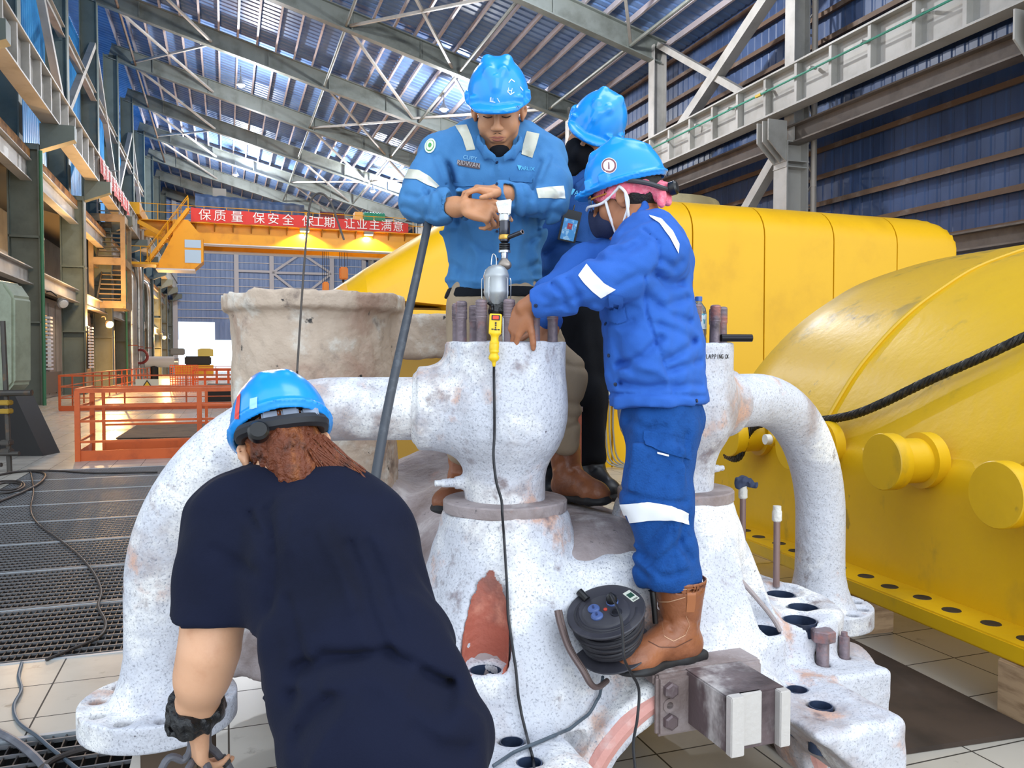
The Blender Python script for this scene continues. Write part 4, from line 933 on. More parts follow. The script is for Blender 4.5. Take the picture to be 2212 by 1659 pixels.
# scuffs and rust runs on the yellow shell
lv = bvh(lc.children[0]); SC1 = M('scuff_dark', '5c5240', .6, var=[('3c3830', 20, .4, .7)]); r_ = np.random.RandomState(5)
def scuff(x, y, l, w, ang, mt=SC1):
    n = 9; t_ = np.linspace(0, 1, n); ca, sa = math.cos(ang), math.sin(ang); hw = w*np.sin(np.pi*np.clip(t_, .04, .96))**.6*(.6+.6*r_.rand(n)); c_ = w*.5*r_.randn(n)
    X = (t_-.5)*l; f = lambda Y: np.stack([x+X*ca-Y*sa, y+X*sa+Y*ca], 1); strip(lv, f(c_-hw), f(c_+hw), 'paint_scuff', mt, lc, n=18, m=4, off=.002)
for x, y, l, w, a_ in ((1795, 700, 60, 5, -.9), (1812, 672, 36, 4, -.8), (1850, 672, 26, 3, -.6), (1875, 648, 30, 4, -.5), (1910, 636, 16, 4, -.5), (1948, 612, 40, 4, -.4), (1955, 636, 24, 4, -.5), (1700, 770, 30, 2.5, -.9), (1690, 790, 20, 3, -.9), (1885, 790, 50, 4, -.9), (1855, 820, 30, 3, -.8), (1920, 880, 14, 2, .1), (1915, 912, 14, 2, .1), (2032, 905, 22, 1.6, .05), (2025, 917, 14, 1.4, .05),
                    (2055, 1065, 44, 11, 1.3), (2045, 1045, 26, 7, 1.1), (2105, 1090, 50, 10, 1.5), (2075, 1085, 34, 9, .8), (1950, 1078, 16, 5, 1.2), (2000, 1088, 14, 4, 1.2), (1990, 1060, 12, 4, .8), (2090, 1050, 14, 3, 1.3), (2115, 1045, 20, 3, 1.2), (2125, 1110, 60, 4, 1.5), (2035, 1150, 14, 3, 1.4), (2120, 1165, 20, 4, 1.4), (2090, 1165, 16, 4, 1.4), (2120, 1195, 12, 4, 1.5), (2000, 1150, 12, 4, 1.4), (2070, 1130, 24, 3, 1.4), (1966, 1225, 6, 3, 1.2), (2030, 920, 60, 1.0, -1.2), (1955, 885, 40, 1.0, 1.5), (1828, 1075, 16, 3, 1.5)): scuff(x, y, l, w, a_)
for x, y, l, w, mt in ((1598, 1000, 110, 2.6, SC1), (1612, 1010, 100, 2.0, M('rust_run', 'a8761c', .6)), (1664, 1060, 170, 2.2, M('rust_run', 'a8761c', .6)), (1655, 1000, 50, 5, SC1)): scuff(x, y, l, w, 1.62, mt)
# wire rope sling
WR = M('wire_rope', '2a2826', .45, .5, var=[('4a4640', 30, .5, .7)])
rp = [(.06, 2.55, .85), (.05, 2.36, .86), (.12, 2.3, 1.07), (.24, 2.1, 1.13), (.28, 1.83, 1.15), (.33, 1.55, 1.2), (.39, 1.35, 1.28), (.5, 1.08, 1.43), (.61, .83, 1.56), (.74, .62, 1.69), (.86, .42, 1.8), (1.0, .26, 1.9), (1.25, .0, 2.06), (1.7, -.35, 2.3)]
base = path([lp(a-.03, b, c+.02) for a, b, c in rp], 14)
wt = thing('wire_rope', 'thick black wire rope sling draped over yellow cover', 'rope', base[40])
tang = [unit(base[min(i+1, len(base)-1)]-base[max(i-1, 0)]) for i in range(len(base))]
cum = np.concatenate([[0], np.cumsum([np.linalg.norm(base[i+1]-base[i]) for i in range(len(base)-1)])])
dense = np.linspace(0, cum[-1], 420); bx = np.array(base); D = np.stack([np.interp(dense, cum, bx[:, k]) for k in range(3)], 1)
for q in range(6):
    P = []
    for i, c in enumerate(D):
        tg = unit(D[min(i+1, len(D)-1)]-D[max(i-1, 0)]); _, a, b_ = frame_of(tg); ph = dense[i]/.17*2*math.pi + q*math.pi/3
        P.append(c + .0165*(math.cos(ph)*a + math.sin(ph)*b_))
    MB().tube(P, .0115, 6, up=(1, 0, 0)).build('strand', WR, wt, smooth=True)
# junction box on the enclosure wall
p = hall(5.22, VE0-.02, 1.1)
t = thing('junction_box', 'grey electrical box with buttons on yellow enclosure wall', 'electrical box', p)
MB().hbox(5.1, 5.42, VE0-.16, VE0-.01, .98, 1.42).build('enclosure_box', M('grey_box_light', 'b9b9b4', .4), t, bevel=.015)
for du, mt in ((.08, 'black_print'), (.2, 'red_button')):
    MB().lathe([(.02, 0), (.02, .02), (.001, .022)], hall(5.1+du, VE0-.16, 1.33), -HALLF[1], 12).build('button', M('black_print', '1c1a18', .5) if mt == 'black_print' else M('red_button', 'c02020', .4), t)
for k in range(4): MB().tube(path([hall(5.14+.06*k, VE0-.1, .98), hall(5.14+.06*k, VE0-.1, .5), hall(5.2+.07*k, VE0-.16, .1), hall(5.5+.1*k, VE0-.4, .02)]), .013, 6).build('conduit', M('grey_conduit', '8b8578', .5), t, smooth=True)
# ---------------------------------------------------------------- floor gratings
GRC = M('grating_cross_bar', '85868a', .4, .6)
GRT = M('grating_steel', '4c4745', .45, .6, var=[('4a4038', 2, .4, .7)]); GRB = M('grating_edge', 'b8c0c8', .4, .5)
def grating(u0, u1, v0, v1, lab, group, step=.033, cross=.1, lightu=False):
    t = thing('floor_grating', lab, 'grating', hall((u0+u1)/2, (v0+v1)/2, 0), group)
    mb = MB(); u = u0+.01
    while u < u1: mb.hbox(u-.0028, u+.0028, v0, v1, -.04, -.004); u += step
    tag(mb.build('bearing_bars', GRT, t), kind='stuff')
    cb = MB(); v = v0+cross*.5
    while v < v1: cb.hbox(u0, u1, v-.0045, v+.0045, -.014, -.0005); v += cross
    tag(cb.build('cross_bars', GRC, t), kind='stuff')
    for vv in (v0, v1): MB().hbox(u0, u1, vv-.012, vv+.012, -.035, .003).build('edge_bar', GRB, t)
edges = np.linspace(G1[2], G1[3], 9)
for k in range(8):
    grating(G1[0], G1[1], edges[k], edges[k+1]-.008, 'dark steel floor grating panel in the big pit cover, %s from the camera' % ORD[k], 'grating panels of the big pit', .034, .095)
grating(G2[0], G2[1], G2[2], G2[3], 'coarse steel floor grating in the bottom left corner', None, .05, .10)
# ---------------------------------------------------------------- turbine cylinder casing in the foreground
CO = arr(.295, 2.87, 0); CF = HALLF
def cw(t, y, z): return CO + CF[0]*t + CF[1]*y + CF[2]*z          # casing frame: t to the right, y to the back, z up
CAST = M('cast_casing_paint', 'cdcfd8', .62, var=[('a3938f', 2.2, .5, .70), ('cba492', 3.3, .57, .67), ('8e8388', 7, .6, .72), ('f2f1f0', 2.9, .52, .66), ('8d8f9a', 150, .50, .72), ('7c6c6c', 5.5, .62, .74), ('5f5a64', 34, .69, .75)], bump=(36, .35))
CASTD = M('cast_casing_bare', 'a49898', .66, var=[('7c6c68', 2.4, .42, .66), ('c9c2c2', 4, .55, .7), ('b98a7c', 3.6, .6, .72), ('4d474a', 22, .64, .74)], bump=(30, .4))
PRIMER = M('red_primer', 'b0604e', .65, var=[('8c5a50', 5, .45, .7), ('d08a74', 9, .5, .75)], bump=(40, .3))
STUDM = M('stud_steel', '82747a', .5, .3, var=[('a87068', 9, .5, .68), ('4c454a', 14, .5, .75)], bump=(60, .2))
cas = thing('turbine_casing', 'massive whitish cast turbine casing with two valve chests and curved pipes', 'turbine casing', cw(0, 0, .2))
body = Solid()
TC = -.02; ZU, ZL = .645, .50
VT, VY = (-.35, .305), -.035
barrel = Solid()
barrel.cyl((TC, -.30, .36), (TC, 1.2, .36), .655, .22, k=.1)
barrel.cap((TC, 1.0, .36), (TC, 1.6, .38), .64, .74, k=.15)
NZ, NR = (-.835, 1.283), (.30, 1.283)
barrel.rev((NZ[0], NZ[1], 0), [(.25, .56), (.5, .48), (.72, .42), (.95, .39), (1.0, .36)], k=.16)
barrel.rev((NR[0], NR[1], 0), [(.3, .40), (.7, .34), (1.0, .30), (1.1, .28)], k=.1)
for t in VT:      # pedestals below the valve chests
    body.rev((t, VY, 0), [(.45, .40), (.60, .375), (.66, .352), (.74, .318), (.82, .285), (.92, .25), (1.055, .214), (1.066, .205)], k=.03)
body.cyl((TC, -.338, .44), (TC, .4, .44), .50, .12, k=.06)
# upper joint flange with its wings, lower flange arms, journal arch
body.box((TC, -.03, ZU-.10), (.56, .355, .10), rnd=.03, k=.03)
for sgn in (-1, 1):
    body.cyl((TC+sgn*.715, -.04, .38), (TC+sgn*.715, -.04, ZU), .275, .025, k=.05)
    body.box((TC+sgn*.75, .35, .52), (.23, .42, .12), rnd=.03, k=.05)
    body.box((TC+sgn*.50+.02, -.50, .40), (.17, .26, .10), rnd=.03, k=.05)
    body.box((TC+sgn*.77, -.30, .35), (.165, .145, .15), rnd=.014, k=.025)
    body.cyl((TC+sgn*.93, -.22, .37), (TC+sgn*.995, -.22, .37), .145, .02, k=.02)
body.cyl((.16, -.30, .12), (.16, -.475, .12), .50, .02, k=.04)
body.box((.16, -.38, .42), (.24, .095, .15), rnd=.03, k=.04)
# cuts
for sd in (body, barrel):
    sd.cyl((.16, 1.2, .12), (.16, -.9, .12), .395, .01, k=.015, mode='cut')
    sd.box((0, 0, 0), (2, 2.5, .2), rnd=.01, k=.01, mode='cut')
uncut = Solid().extend(body).extend(barrel)
HOLES = [(.50, -.294, ZU, .080, .060), (.691, -.245, ZU, .080, .060), (.803, -.125, ZU, .076, .057), (.833, .045, ZU, .076, .057), (-.51, -.318, ZU, .078, .050), (-.665, -.245, ZU, .072, .050),
         (-.79, -.12, ZU, .076, .057), (-.83, .05, ZU, .076, .057),
         (-.486, -.488, ZL, .058, .036), (-.481, -.615, ZL, .058, .036), (.513, -.454, ZL, .062, .036), (.50, -.58, ZL, .066, .038), (.84, -.30, ZL, .001, .024), (.72, -.33, ZL, .001, .027), (-.84, -.32, ZL, .001, .03)]
for t, y, z, rs, rh in HOLES:
    if rs > .01: body.cyl((t, y, z-.006), (t, y, 1.05 if z > .6 else .58), rs, .004, k=.006, mode='cut')
    for sd in (body, barrel): sd.cyl((t, y, z-(.16 if t > -.6 else .07)), (t, y, z+.05), rh, .004, k=.006, mode='cut')
    if rs > .01: barrel.cyl((t, y, z-.006), (t, y, 1.05 if z > .6 else .58), rs, .004, k=.006, mode='cut')
BORE_SHADE = M('bore_shade_blue', '3c4a66', .4, .3, var=[('222a3c', 8, .45, .7)])  # added liners: the dark, blue-lit depth of the holes put into their colour
for t, y, z, rs, rh in HOLES:
    r_ = rh-.002; dp_ = .145
    MB().lathe([(r_, 0), (r_, dp_-.002 if rs > .01 else dp_-.012), (r_-.003, dp_-.002 if rs > .01 else dp_-.012), (r_-.003, .004), (.001, .004)], cw(t, y, z-.008-dp_+(.0 if rs > .01 else .006)), n=30).build('bolt_bore', BORE_SHADE, cas, smooth=True)
barrel.build('casing_barrel', CASTD, cas, h=.018, noise=[(.003, .35), (.0012, .1)], F=CF, O=CO)
body.build('casing_flange', CAST, cas, h=.0085, noise=[(.002, .35), (.001, .09)], F=CF, O=CO)
nz = Solid()
nz.rev((NZ[0], NZ[1], 0), [(.9, .385), (1.3, .372), (1.74, .375), (1.775, .385), (1.79, .415), (1.86, .417)], k=.02)
nz.box((-.3, 1.25, 1.678), (.45, .12, .105), rnd=.03, k=.03)
nz.rev((NR[0], NR[1], 0), [(1.0, .30), (1.1, .28), (1.4, .272), (1.765, .278), (1.785, .305), (1.86, .305)], k=.02)
nz.cyl((NZ[0], NZ[1], .8), (NZ[0], NZ[1], 2.1), .335, .02, k=.01, mode='cut')
nz.cyl((NR[0], NR[1], .8), (NR[0], NR[1], 2.1), .24, .02, k=.01, mode='cut')
nz.build('inlet_nozzle', M('cream_flaking_paint', 'bfab98', .65, var=[('a98b79', 2.6, .48, .68), ('d9d4ca', 4.5, .52, .68), ('7c6c62', 5, .56, .72), ('33302f', 10, .62, .67)], bump=(24, .5)), cas, h=.011, noise=[(.0025, .2), (.0015, .06)], F=CF, O=CO)
for t, y, q in ((-.51, -.318, .078), (-.665, -.245, .072)):
    na, nh = 120, 110; V = []; ok = []
    for i in range(na):
        a_ = 2*math.pi*i/(na-1)
        for j in range(nh): V.append((t+(q-.008)*math.cos(a_), y+(q-.008)*math.sin(a_), ZU-.004+.42*j/(nh-1)))
    V = np.array(V); val = uncut.value(V)+.002*np.sin(V[:, 2]*170)+.002*np.sin(V[:, 0]*190)
    mb = MB(); Wd = CO + V @ np.stack(CF)
    mb.add(Wd, [(i*nh+j, (i+1)*nh+j, (i+1)*nh+j+1, i*nh+j+1) for i in range(na-1) for j in range(nh-1) if max(val[i*nh+j], val[(i+1)*nh+j], val[i*nh+j+1], val[(i+1)*nh+j+1]) < .0035])
    mb.build('spot_face', PRIMER, cas, smooth=True)
# valve chests
def vprof(s=1.0): return [(1.09, .137), (1.17, .136), (1.20, .141), (1.235, .155), (1.27, .178), (1.31, .198), (1.36, .209), (1.41, .212), (1.47, .209), (1.515, .205), (1.622, .204)]
PD = {}
for i, t in enumerate(VT):
    v = Solid(); c = (t, VY, 0)
    v.rev(c, vprof(), k=.012)
    dirw = unit(cw(t, VY, 0)*-1 + (arr(-1.16, 2.635, 0) if i == 0 else arr(1.40, 3.66, 0)))      # pipe runs towards its floor flange
    d = arr(dirw @ CF[0], dirw @ CF[1], 0); PD[i] = dirw
    v.cyl(arr(t, VY, 1.402)+d*.05, arr(t, VY, 1.402)+d*.292, .14, .006, k=.07)
    v.cyl(arr(t, VY, 1.402)+d*.27, arr(t, VY, 1.402)+d*.31, .118, .01, k=.02)
    v.cyl((t, VY, 1.45), (t, VY, 1.7), .105, .004, k=.006, mode='cut')
    sd = arr(-1, .15, 0) if i == 0 else arr(1, .2, 0)
    v.cyl(arr(t, VY, 1.155)+sd*.12, arr(t, VY, 1.155)+sd*.17, .022, .006, k=.02)
    MB().lathe([(.13, 1.060), (.205, 1.060), (.2085, 1.064), (.2085, 1.094), (.204, 1.099), (.14, 1.1005)], cw(t, VY, 0), n=64).build('seat_ring', CASTD, cas, smooth=True)
    vb = v.build('valve_chest', CAST, cas, h=.0075, noise=[(.0012, .12)], F=CF, O=CO)
    st = MB(); p0 = cw(t, VY, 1.155)+(CF[0]*sd[0]+CF[1]*sd[1])*.16; dd = CF[0]*sd[0]+CF[1]*sd[1]
    MB().lathe([(.016, 0), (.014, .05), (.0105, .055), (.0105, .075), (.004, .077)], p0, dd, 14).build('drain_stub', CAST, vb, smooth=True)
    for a in (-60, -27, 5, 36, 75, 103, 138, 172, -138, -98):
        a = math.radians(a + (0 if i == 0 else 8)); p = cw(t, VY, 1.618) + arr(math.sin(a)*.163, -math.cos(a)*.163, 0)
        pf = [(.0165, 0), (.0172, .003), (.0165, .075), (.0188, .08)]
        for k in range(11): pf += [(.0192, .082+.0046*k), (.0180, .0843+.0046*k)]
        pf += [(.0175, .134), (.012, .137), (.0005, .1372)]
        MB().lathe(pf, p, n=16).build('stud', STUDM, vb, smooth=True, angle=50)
    if i == 1:
        MB().lathe([(.001, 0), (.013, 0), (.013, .11), (.001, .11)], cw(t, VY, 1.64)+arr(.13, -.13, 0), (1, .1, 0), 14).build('pin', M('black_steel', '222126', .35, .7), vb, smooth=True)
# curved pipes with floor flanges
for i, (fc, lab) in enumerate(((arr(-1.160, 2.635, 0), 'left'), (arr(1.40, 3.66, 0), 'right'))):
    a = cw(VT[i], VY, 1.402); d = PD[i]; R = .60 if i == 0 else .56
    e = arr(fc[0], fc[1], .46); b0 = arr(*(fc - d*R)[:2], 1.402)
    P = [a+d*.25] + ([a + (b0-a)*q for q in (.6, .8)] if i == 0 else [])
    P += [b0 + d*R*math.sin(q) - arr(0, 0, R*(1-math.cos(q))) for q in np.linspace(0, math.pi/2, 22)] + [e+arr(0, 0, .22), e+arr(0, 0, .14), e+arr(0, 0, .08), e+arr(0, 0, .03), e-arr(0, 0, .01)]
    rr = [.105]*(len(P)-4)+[.107, .118, .135, .155]
    if i == 1: rr = [r*1.02 for r in rr]
    pp = MB().tube(P, rr, 40).build('steam_pipe', CAST, cas, smooth=True)
    fl2 = Solid().cyl((e[0], e[1], e[2]-.085), (e[0], e[1], e[2]), .243 if i == 0 else .23, .006)
    for k in range(10):
        q = 2*math.pi*(k+.25)/10; hx, hy = e[0]+.19*math.cos(q)*(1 if i == 0 else .95), e[1]+.19*math.sin(q)*(1 if i == 0 else .95)
        fl2.cyl((hx, hy, e[2]-.005), (hx, hy, e[2]+.05), .044, .001, k=.003, mode='cut'); fl2.cyl((hx, hy, e[2]-.2), (hx, hy, e[2]+.05), .026, .001, k=.003, mode='cut')
    fl2.build('pipe_flange', CAST, pp, h=.006, smooth=1)
    tag(MB().box(e+arr(.03, .08, -.085-.1755), (.10, .08, .1740)).build('timber_support', M('dark_timber', '5a4a3c', .8), org=e*arr(1, 1, 0), bevel=.01), 'timber support under the %s curved pipe flange' % lab, 'timber')
# keyed steel block bolted to the front arch
STL = M('bare_block_steel', '6b5c5e', .45, .3, var=[('d9d4d2', 3.2, .52, .66, (1, 1, .6)), ('3b3034', 3, .5, .7)], bump=(40, .15))
BRT = M('bright_block_face', 'cfcac6', .4, .3, var=[('8c8078', 6, .55, .75, (1, 1, .25))], bump=(60, .1))
kb = MB().box(cw(.165, -.60, .55), (.1, .11, .08), CF).build('key_block', STL, cas, bevel=.004)
MB().box(cw(.088, -.722, .55), (.022, .014, .084), CF).build('face_plate', BRT, kb, bevel=.003)
MB().box(cw(.148, -.705, .555), (.036, .008, .075), CF).build('face_plate', BRT, kb, bevel=.003)
MB().box(cw(.246, -.722, .55), (.018, .014, .08), CF).build('face_plate', BRT, kb, bevel=.003)
mp_ = MB().box(cw(.145, -.505, .535), (.185, .014, .092), CF).build('mounting_plate', CASTD, kb, bevel=.01)
for t, z in ((.0, .585), (.0, .49), (.29, .585)): MB().lathe([(.024, 0), (.024, .016), (.018, .02), (.001, .02)], cw(t, -.518, z), -CF[1], 6).build('hex_bolt', STL, mp_)
MB().lathe([(.022, 0), (.022, .004), (.011, .004), (.011, -.01), (.001, -.01)], cw(.0, -.519, .537), -CF[1], 18).build('dowel_hole', CASTD, mp_, smooth=True)
MB().box(cw(.145, -.45, .612), (.19, .055, .02), CF).build('ledge_bar', CASTD, kb, bevel=.008)
MB().tube(path([cw(.16+.45*math.cos(q), -.462,   .12+.45*math.sin(q)) for q in np.linspace(.25, math.pi-.25, 9)], 4), .034, 10).build('arch_land', M('pink_primer', 'd79a90', .6, var=[('efe6e2', 4, .5, .7)], bump=(40, .2)), cas, smooth=True)
# thin weld bead / capillary on the right pedestal
MB().tube(path([cw(.335, -.255, 1.02-.12), cw(.42, -.30, .80), cw(.50, -.33, .70), cw(.53, -.345, .645)]), .008, 8).build('capillary_tube', CASTD, cas, smooth=True)
MB().lathe([(.014, 0), (.014, .014), (.008, .014), (.008, -.004), (.001, -.004)], cw(.03, -.40, .80), arr(.2, -1, .2), 14).build('tapped_boss', CASTD, cas, smooth=True)
# upright pipe stubs and bolts standing in the flange
def stub(p, h, lab, cap_):
    t = thing('pipe_stub', lab, 'pipe', p)
    MB().tube([p, p+arr(0, 0, h)], .0135, 12).build('tube', M('brown_steel_tube', '8c7470', .45, .3, var=[('b3a9a8', 5, .5, .7)]), t, smooth=True)
    MB().lathe([(.015, -.005), (.0195, 0), (.0195, .035), (.0165, .042), (.0165, .058), (.001, .06)], p+arr(0, 0, h-.03), n=14).build('tape_wrap', M('white_tape', 'd9d6d0', .6, bump=(60, .4)), t, smooth=True)
    return t
stub(pZ(1677, 1268, ZU)+arr(0, 0, .002), .30, 'upright steel tube with white taped end beside the bolt holes', False)
p = pY(1604, 1180, 3.55); p[2] = ZU
stub(p, .345, 'upright steel tube with white tape and dark rag on top', True)
rg_ = Solid().ell(p+arr(0, 0, .385), (.03, .03, .022)).cap(p+arr(.0, 0, .39), p+arr(.05, -.01, .37), .018, .012, k=.02).cap(p+arr(-.02, 0, .38), p+arr(-.025, -.01, .36), .015, .01, k=.02)
tag(rg_.build('rag', M('dark_blue_rag', '3a4560', .8), h=.004, noise=[(.002, .03)], org=p+arr(0, 0, .38)), 'dark blue rag stuck on the end of an upright tube', 'rag')
p = cw(.72, -.33, .345)
t = thing('hex_bolt', 'big hex head bolt standing loose in the right end block', 'bolt', p)
MB().lathe([(.022, 0), (.022, .24), (.02, .245)], p, n=18).build('shank', STUDM, t, smooth=True)
MB().lathe([(.041, 0), (.043, .004), (.043, .036), (.038, .04), (.001, .04)], p+arr(0, 0, .24), n=6).build('head', STUDM, t)
p = cw(.84, -.30, .345)
t = thing('stud_bolt', 'headless stud standing in the right end block beside big bolt', 'bolt', p)
MB().lathe([(.019, 0), (.019, .225), (.0185, .232), (.011, .234), (.011, .248), (.001, .25)], p, n=18).build('shank', STUDM, t, smooth=True)
# red-brown pipe standing on the back of the casing
p = pY(1243, 1046, 3.33); 
t = thing('standpipe', 'red-brown flanged standpipe behind the central valve chest', 'pipe', p)
MB().tube([p-arr(0, 0, .03), p+arr(0, 0, .30)], .025, 14).build('tube', PRIMER, t, smooth=True)
MB().lathe([(.03, 0), (.03, .02), (.001, .021)], p+arr(0, 0, .30), n=14).build('cap', STUDM, t, smooth=True)
# LAPPING OK
o = cw(VT[1], VY, 1.575); a0 = math.radians(33)
for j, ch in enumerate('LAPPING OK'):
    q = a0 + (j-4.5)*.056
    nrm = arr(math.sin(q), -math.cos(q), 0); rt = arr(math.cos(q), math.sin(q), 0)
    if ch != ' ': text_mb(ch, o + nrm*.206, (rt*.72, arr(0, 0, 1)), .022, .0015).build('marker_letter', M('marker_black', '2a2a2e', .6), cas)
# ---------------------------------------------------------------- the worker facing the camera
def build_front():
    q = lambda x, y, Y: pY(x, y, Y)
    T = thing('person', 'person in blue work shirt facing the camera, leaning on the upright lapping tool', 'person', q(1090, 1075, 3.12))
    B = basis(arr(-.04, -.85, -.52), arr(0, 0, 1)); C0 = q(1076, 211, 3.0); HC_ = C0 - B[2]*.052 + B[1]*.004
    s = Solid(); P = add_head(s, HC_, B, neck=q(1078, 318, 3.10))
    # trunk core, arms
    s.cap(q(1072, 360, 3.13), q(1070, 600, 3.14), .08, .08, .05, flat=(arr(1, 0, 0), 1.4)); s.cap(q(960, 325, 3.1), q(1180, 328, 3.1), .045, .045, .04)
    s.chain([q(945, 330, 3.1), q(902, 438, 2.98), q(985, 447, 2.82), q(1006, 446, 2.78)], [.045, .030, .030, .029], .03)
    s.chain([q(1180, 332, 3.1), q(1196, 440, 2.96), q(1088, 419, 2.86), q(1072, 416, 2.84)], [.045, .030, .028, .028], .03)
    # gripping hand (his right) and the other laid over its wrist
    add_hand(s, q(1008, 446, 2.775), arr(.92, .06, -.30), arr(-.1, -.80, .55), -1, [(.15, .35, .3), (.7, 1.0, .7), (.85, 1.1, .7), (.95, 1.1, .7)], .04, ((.85, .25, -.25), .35), 1.0)
    add_hand(s, q(1078, 413, 2.83), arr(-.95, -.25, .05), arr(-.05, -.35, .93), -1, [(.35, .75, .4), (.45, .9, .45), (.55, .95, .45), (.6, 1.0, .45)], .06, ((.5, .7, .1), .3), .95)
    body = s.build('body', SKIN, T, h=.0042, smooth=1)
    fp = lambda n, pts, r, mt: MB().tube(path([P(*a) for a in pts], 5), r, 8).build(n, mt, T, smooth=True)
    LIP = M('lip_brown', '9a5a4c', .45); BROW = M('hair_black', '17130f', .6, bump=(120, .3))
    MB().tube([P(-.028, .0925, -.0592), P(-.009, .0990, -.0575), P(0, .0985, -.059), P(.009, .0990, -.0575), P(.028, .0925, -.0592)], [.0012, .0034, .0032, .0034, .0012], 8).build('upper_lip', LIP, T, smooth=True)
    MB().tube([P(-.026, .0925, -.0615), P(-.012, .0965, -.0675), P(0, .0985, -.0685), P(.012, .0965, -.0675), P(.026, .0925, -.0615)], [.0012, .0040, .0044, .0040, .0012], 8).build('lower_lip', LIP, T, smooth=True)
    for k in (-1, 1):
        MB().tube([P(k*.014, .099, .037), P(k*.032, .094, .045), P(k*.052, .078, .039)], [.003, .0042, .002], 7).build('eyebrow', BROW, T, smooth=True)
        MB().tube(path([P(k*.017, .0885, .0085), P(k*.032, .0935, .0065), P(k*.047, .084, .0095)], 5), .0017, 6).build('eyelashes', BROW, T, smooth=True)
        MB().tube([P(k*.004, .0975, -.045), P(k*.018, .094, -.049), P(k*.030, .084, -.058)], [.0012, .0022, .0006], 6).build('moustache', M('moustache_hair', '4a3426', .8), T, smooth=True)
    hr = Solid().ell(P(0, -.018, .03), (.083, .098, .098), B, .01); hr.ell(P(0, .085, -.005), (.078, .10, .11), B, .02, 'cut'); hr.box(P(0, 0, -.10), (.2, .2, .07), B, .01, .01, 'cut'); hr.build('hair', BROW, T, h=.005)
    hat = hard_hat(T, C0, B)
    # khaki trousers
    t = Solid()
    t.cap(q(1071, 640, 3.13), q(1071, 600, 3.13), .115, .105, .05, flat=(arr(1, 0, 0), 1.42))
    t.chain([q(1018, 665, 3.12), q(1008, 820, 3.10), q(1002, 975, 3.12)], [.098, .075, .062], .05); t.chain([q(1118, 665, 3.10), q(1218, 815, 2.98), q(1222, 955, 3.02)], [.10, .078, .052], .05)
    for a, b in (((1180, 850), (1266, 872)), ((1185, 880), (1268, 905)), ((1178, 700), (1250, 760)), ((1190, 770), (1262, 795)), ((1180, 930), (1262, 905))):
        t.fold([q(a[0], a[1], 3.0), q((a[0]+b[0])/2, (a[1]+b[1])/2+8, 3.0), q(b[0], b[1], 3.0)], .011, .007, arr(0, 1, 0))
    t.build('trousers', KHAKI, T, h=.007, noise=[(.002, .12)])
    t.build('belt', BLKC, T, h=.007, off=.006, keep=Solid().box(q(1071, 634, 3.13), (.4, .4, .02)))
    # shirt
    j = Solid(); X = arr(1, 0, 0)
    j.cap(q(1069, 612, 3.13), q(1069, 480, 3.12), .126, .125, .06, flat=(X, 1.42)); j.cap(q(1069, 480, 3.12), q(1072, 375, 3.11), .125, .128, .06, flat=(X, 1.45)); j.cap(q(1072, 375, 3.11), q(1074, 335, 3.11), .125, .09, .06, flat=(X, 1.6))
    j.chain([q(962, 335, 3.1), q(1020, 300, 3.10), q(1080, 296, 3.12), q(1130, 305, 3.10), q(1172, 338, 3.1)], [.075, .062, .06, .062, .075], .05)
    j.chain([q(948, 338, 3.09), q(916, 400, 3.02), q(903, 437, 2.98)], [.082, .069, .066], .04); j.chain([q(903, 437, 2.98), q(950, 446, 2.89), q(988, 441, 2.835)], [.066, .058, .055], .03)
    j.chain([q(1176, 340, 3.09), q(1190, 400, 3.02), q(1187, 442, 2.96)], [.08, .07, .064], .04); j.chain([q(1187, 442, 2.96), q(1130, 432, 2.89), q(1090, 420, 2.855)], [.064, .052, .046], .03)
    # openings: hem, cuffs, neck
    zc = q(1069, 630, 3.12)[2]; j.box(arr(q(1069, 0, 3.12)[0], 3.12, zc-.20), (.5, .5, .2), rnd=.002, k=.006, mode='cut')
    j.cap(q(1069, 640, 3.13), q(1069, 590, 3.13), .085, .075, .01, 'cut', flat=(X, 1.42))
    j.cyl(q(975, 447, 2.85), q(1010, 441, 2.79), .044, .004, .006, 'cut'); j.cyl(q(1100, 421, 2.865), q(1080, 417, 2.84), .036, .004, .006, 'cut')
    j.cap(q(1078, 250, 3.02), q(1078, 325, 3.03), .058, .05, .015, 'cut'); j.cap(q(1078, 300, 2.98), q(1080, 338, 2.94), .045, .012, .012, 'cut')
    y1 = arr(0, 1, 0); S = lambda pts, w, d, Y=2.95: j.fold([q(a, b, Y) for a, b in pts], w, d, y1)
    S([(1078, 345), (1076, 470), (1074, 615)], .006, -.004); S([(1066, 345), (1063, 615)], .004, .003)
    S([(958, 598), (1060, 612), (1172, 596)], .010, -.005, 3.0)
    for pts, w, d in (([(965, 345), (980, 400), (985, 470)], .012, .010), ([(1168, 345), (1150, 390), (1148, 440)], .012, .009), ([(1000, 500), (1040, 540), (1062, 545)], .012, .006), ([(985, 470), (1000, 540), (985, 600)], .018, .009),
                      ([(1010, 480), (1030, 560), (1020, 610)], .015, -.006), ([(1150, 480), (1140, 550), (1155, 600)], .018, .009), ([(1125, 490), (1115, 560), (1125, 610)], .014, -.006), ([(1165, 560), (1120, 580)], .012, .006),
                      ([(935, 330), (950, 365), (958, 390)], .010, .008), ([(945, 325), (968, 350), (975, 380)], .009, .006), ([(1190, 330), (1178, 365), (1165, 395)], .010, .007), ([(970, 560), (1010, 590)], .012, .005), ([(1165, 500), (1135, 520)], .010, .006)): S(pts, w, d)
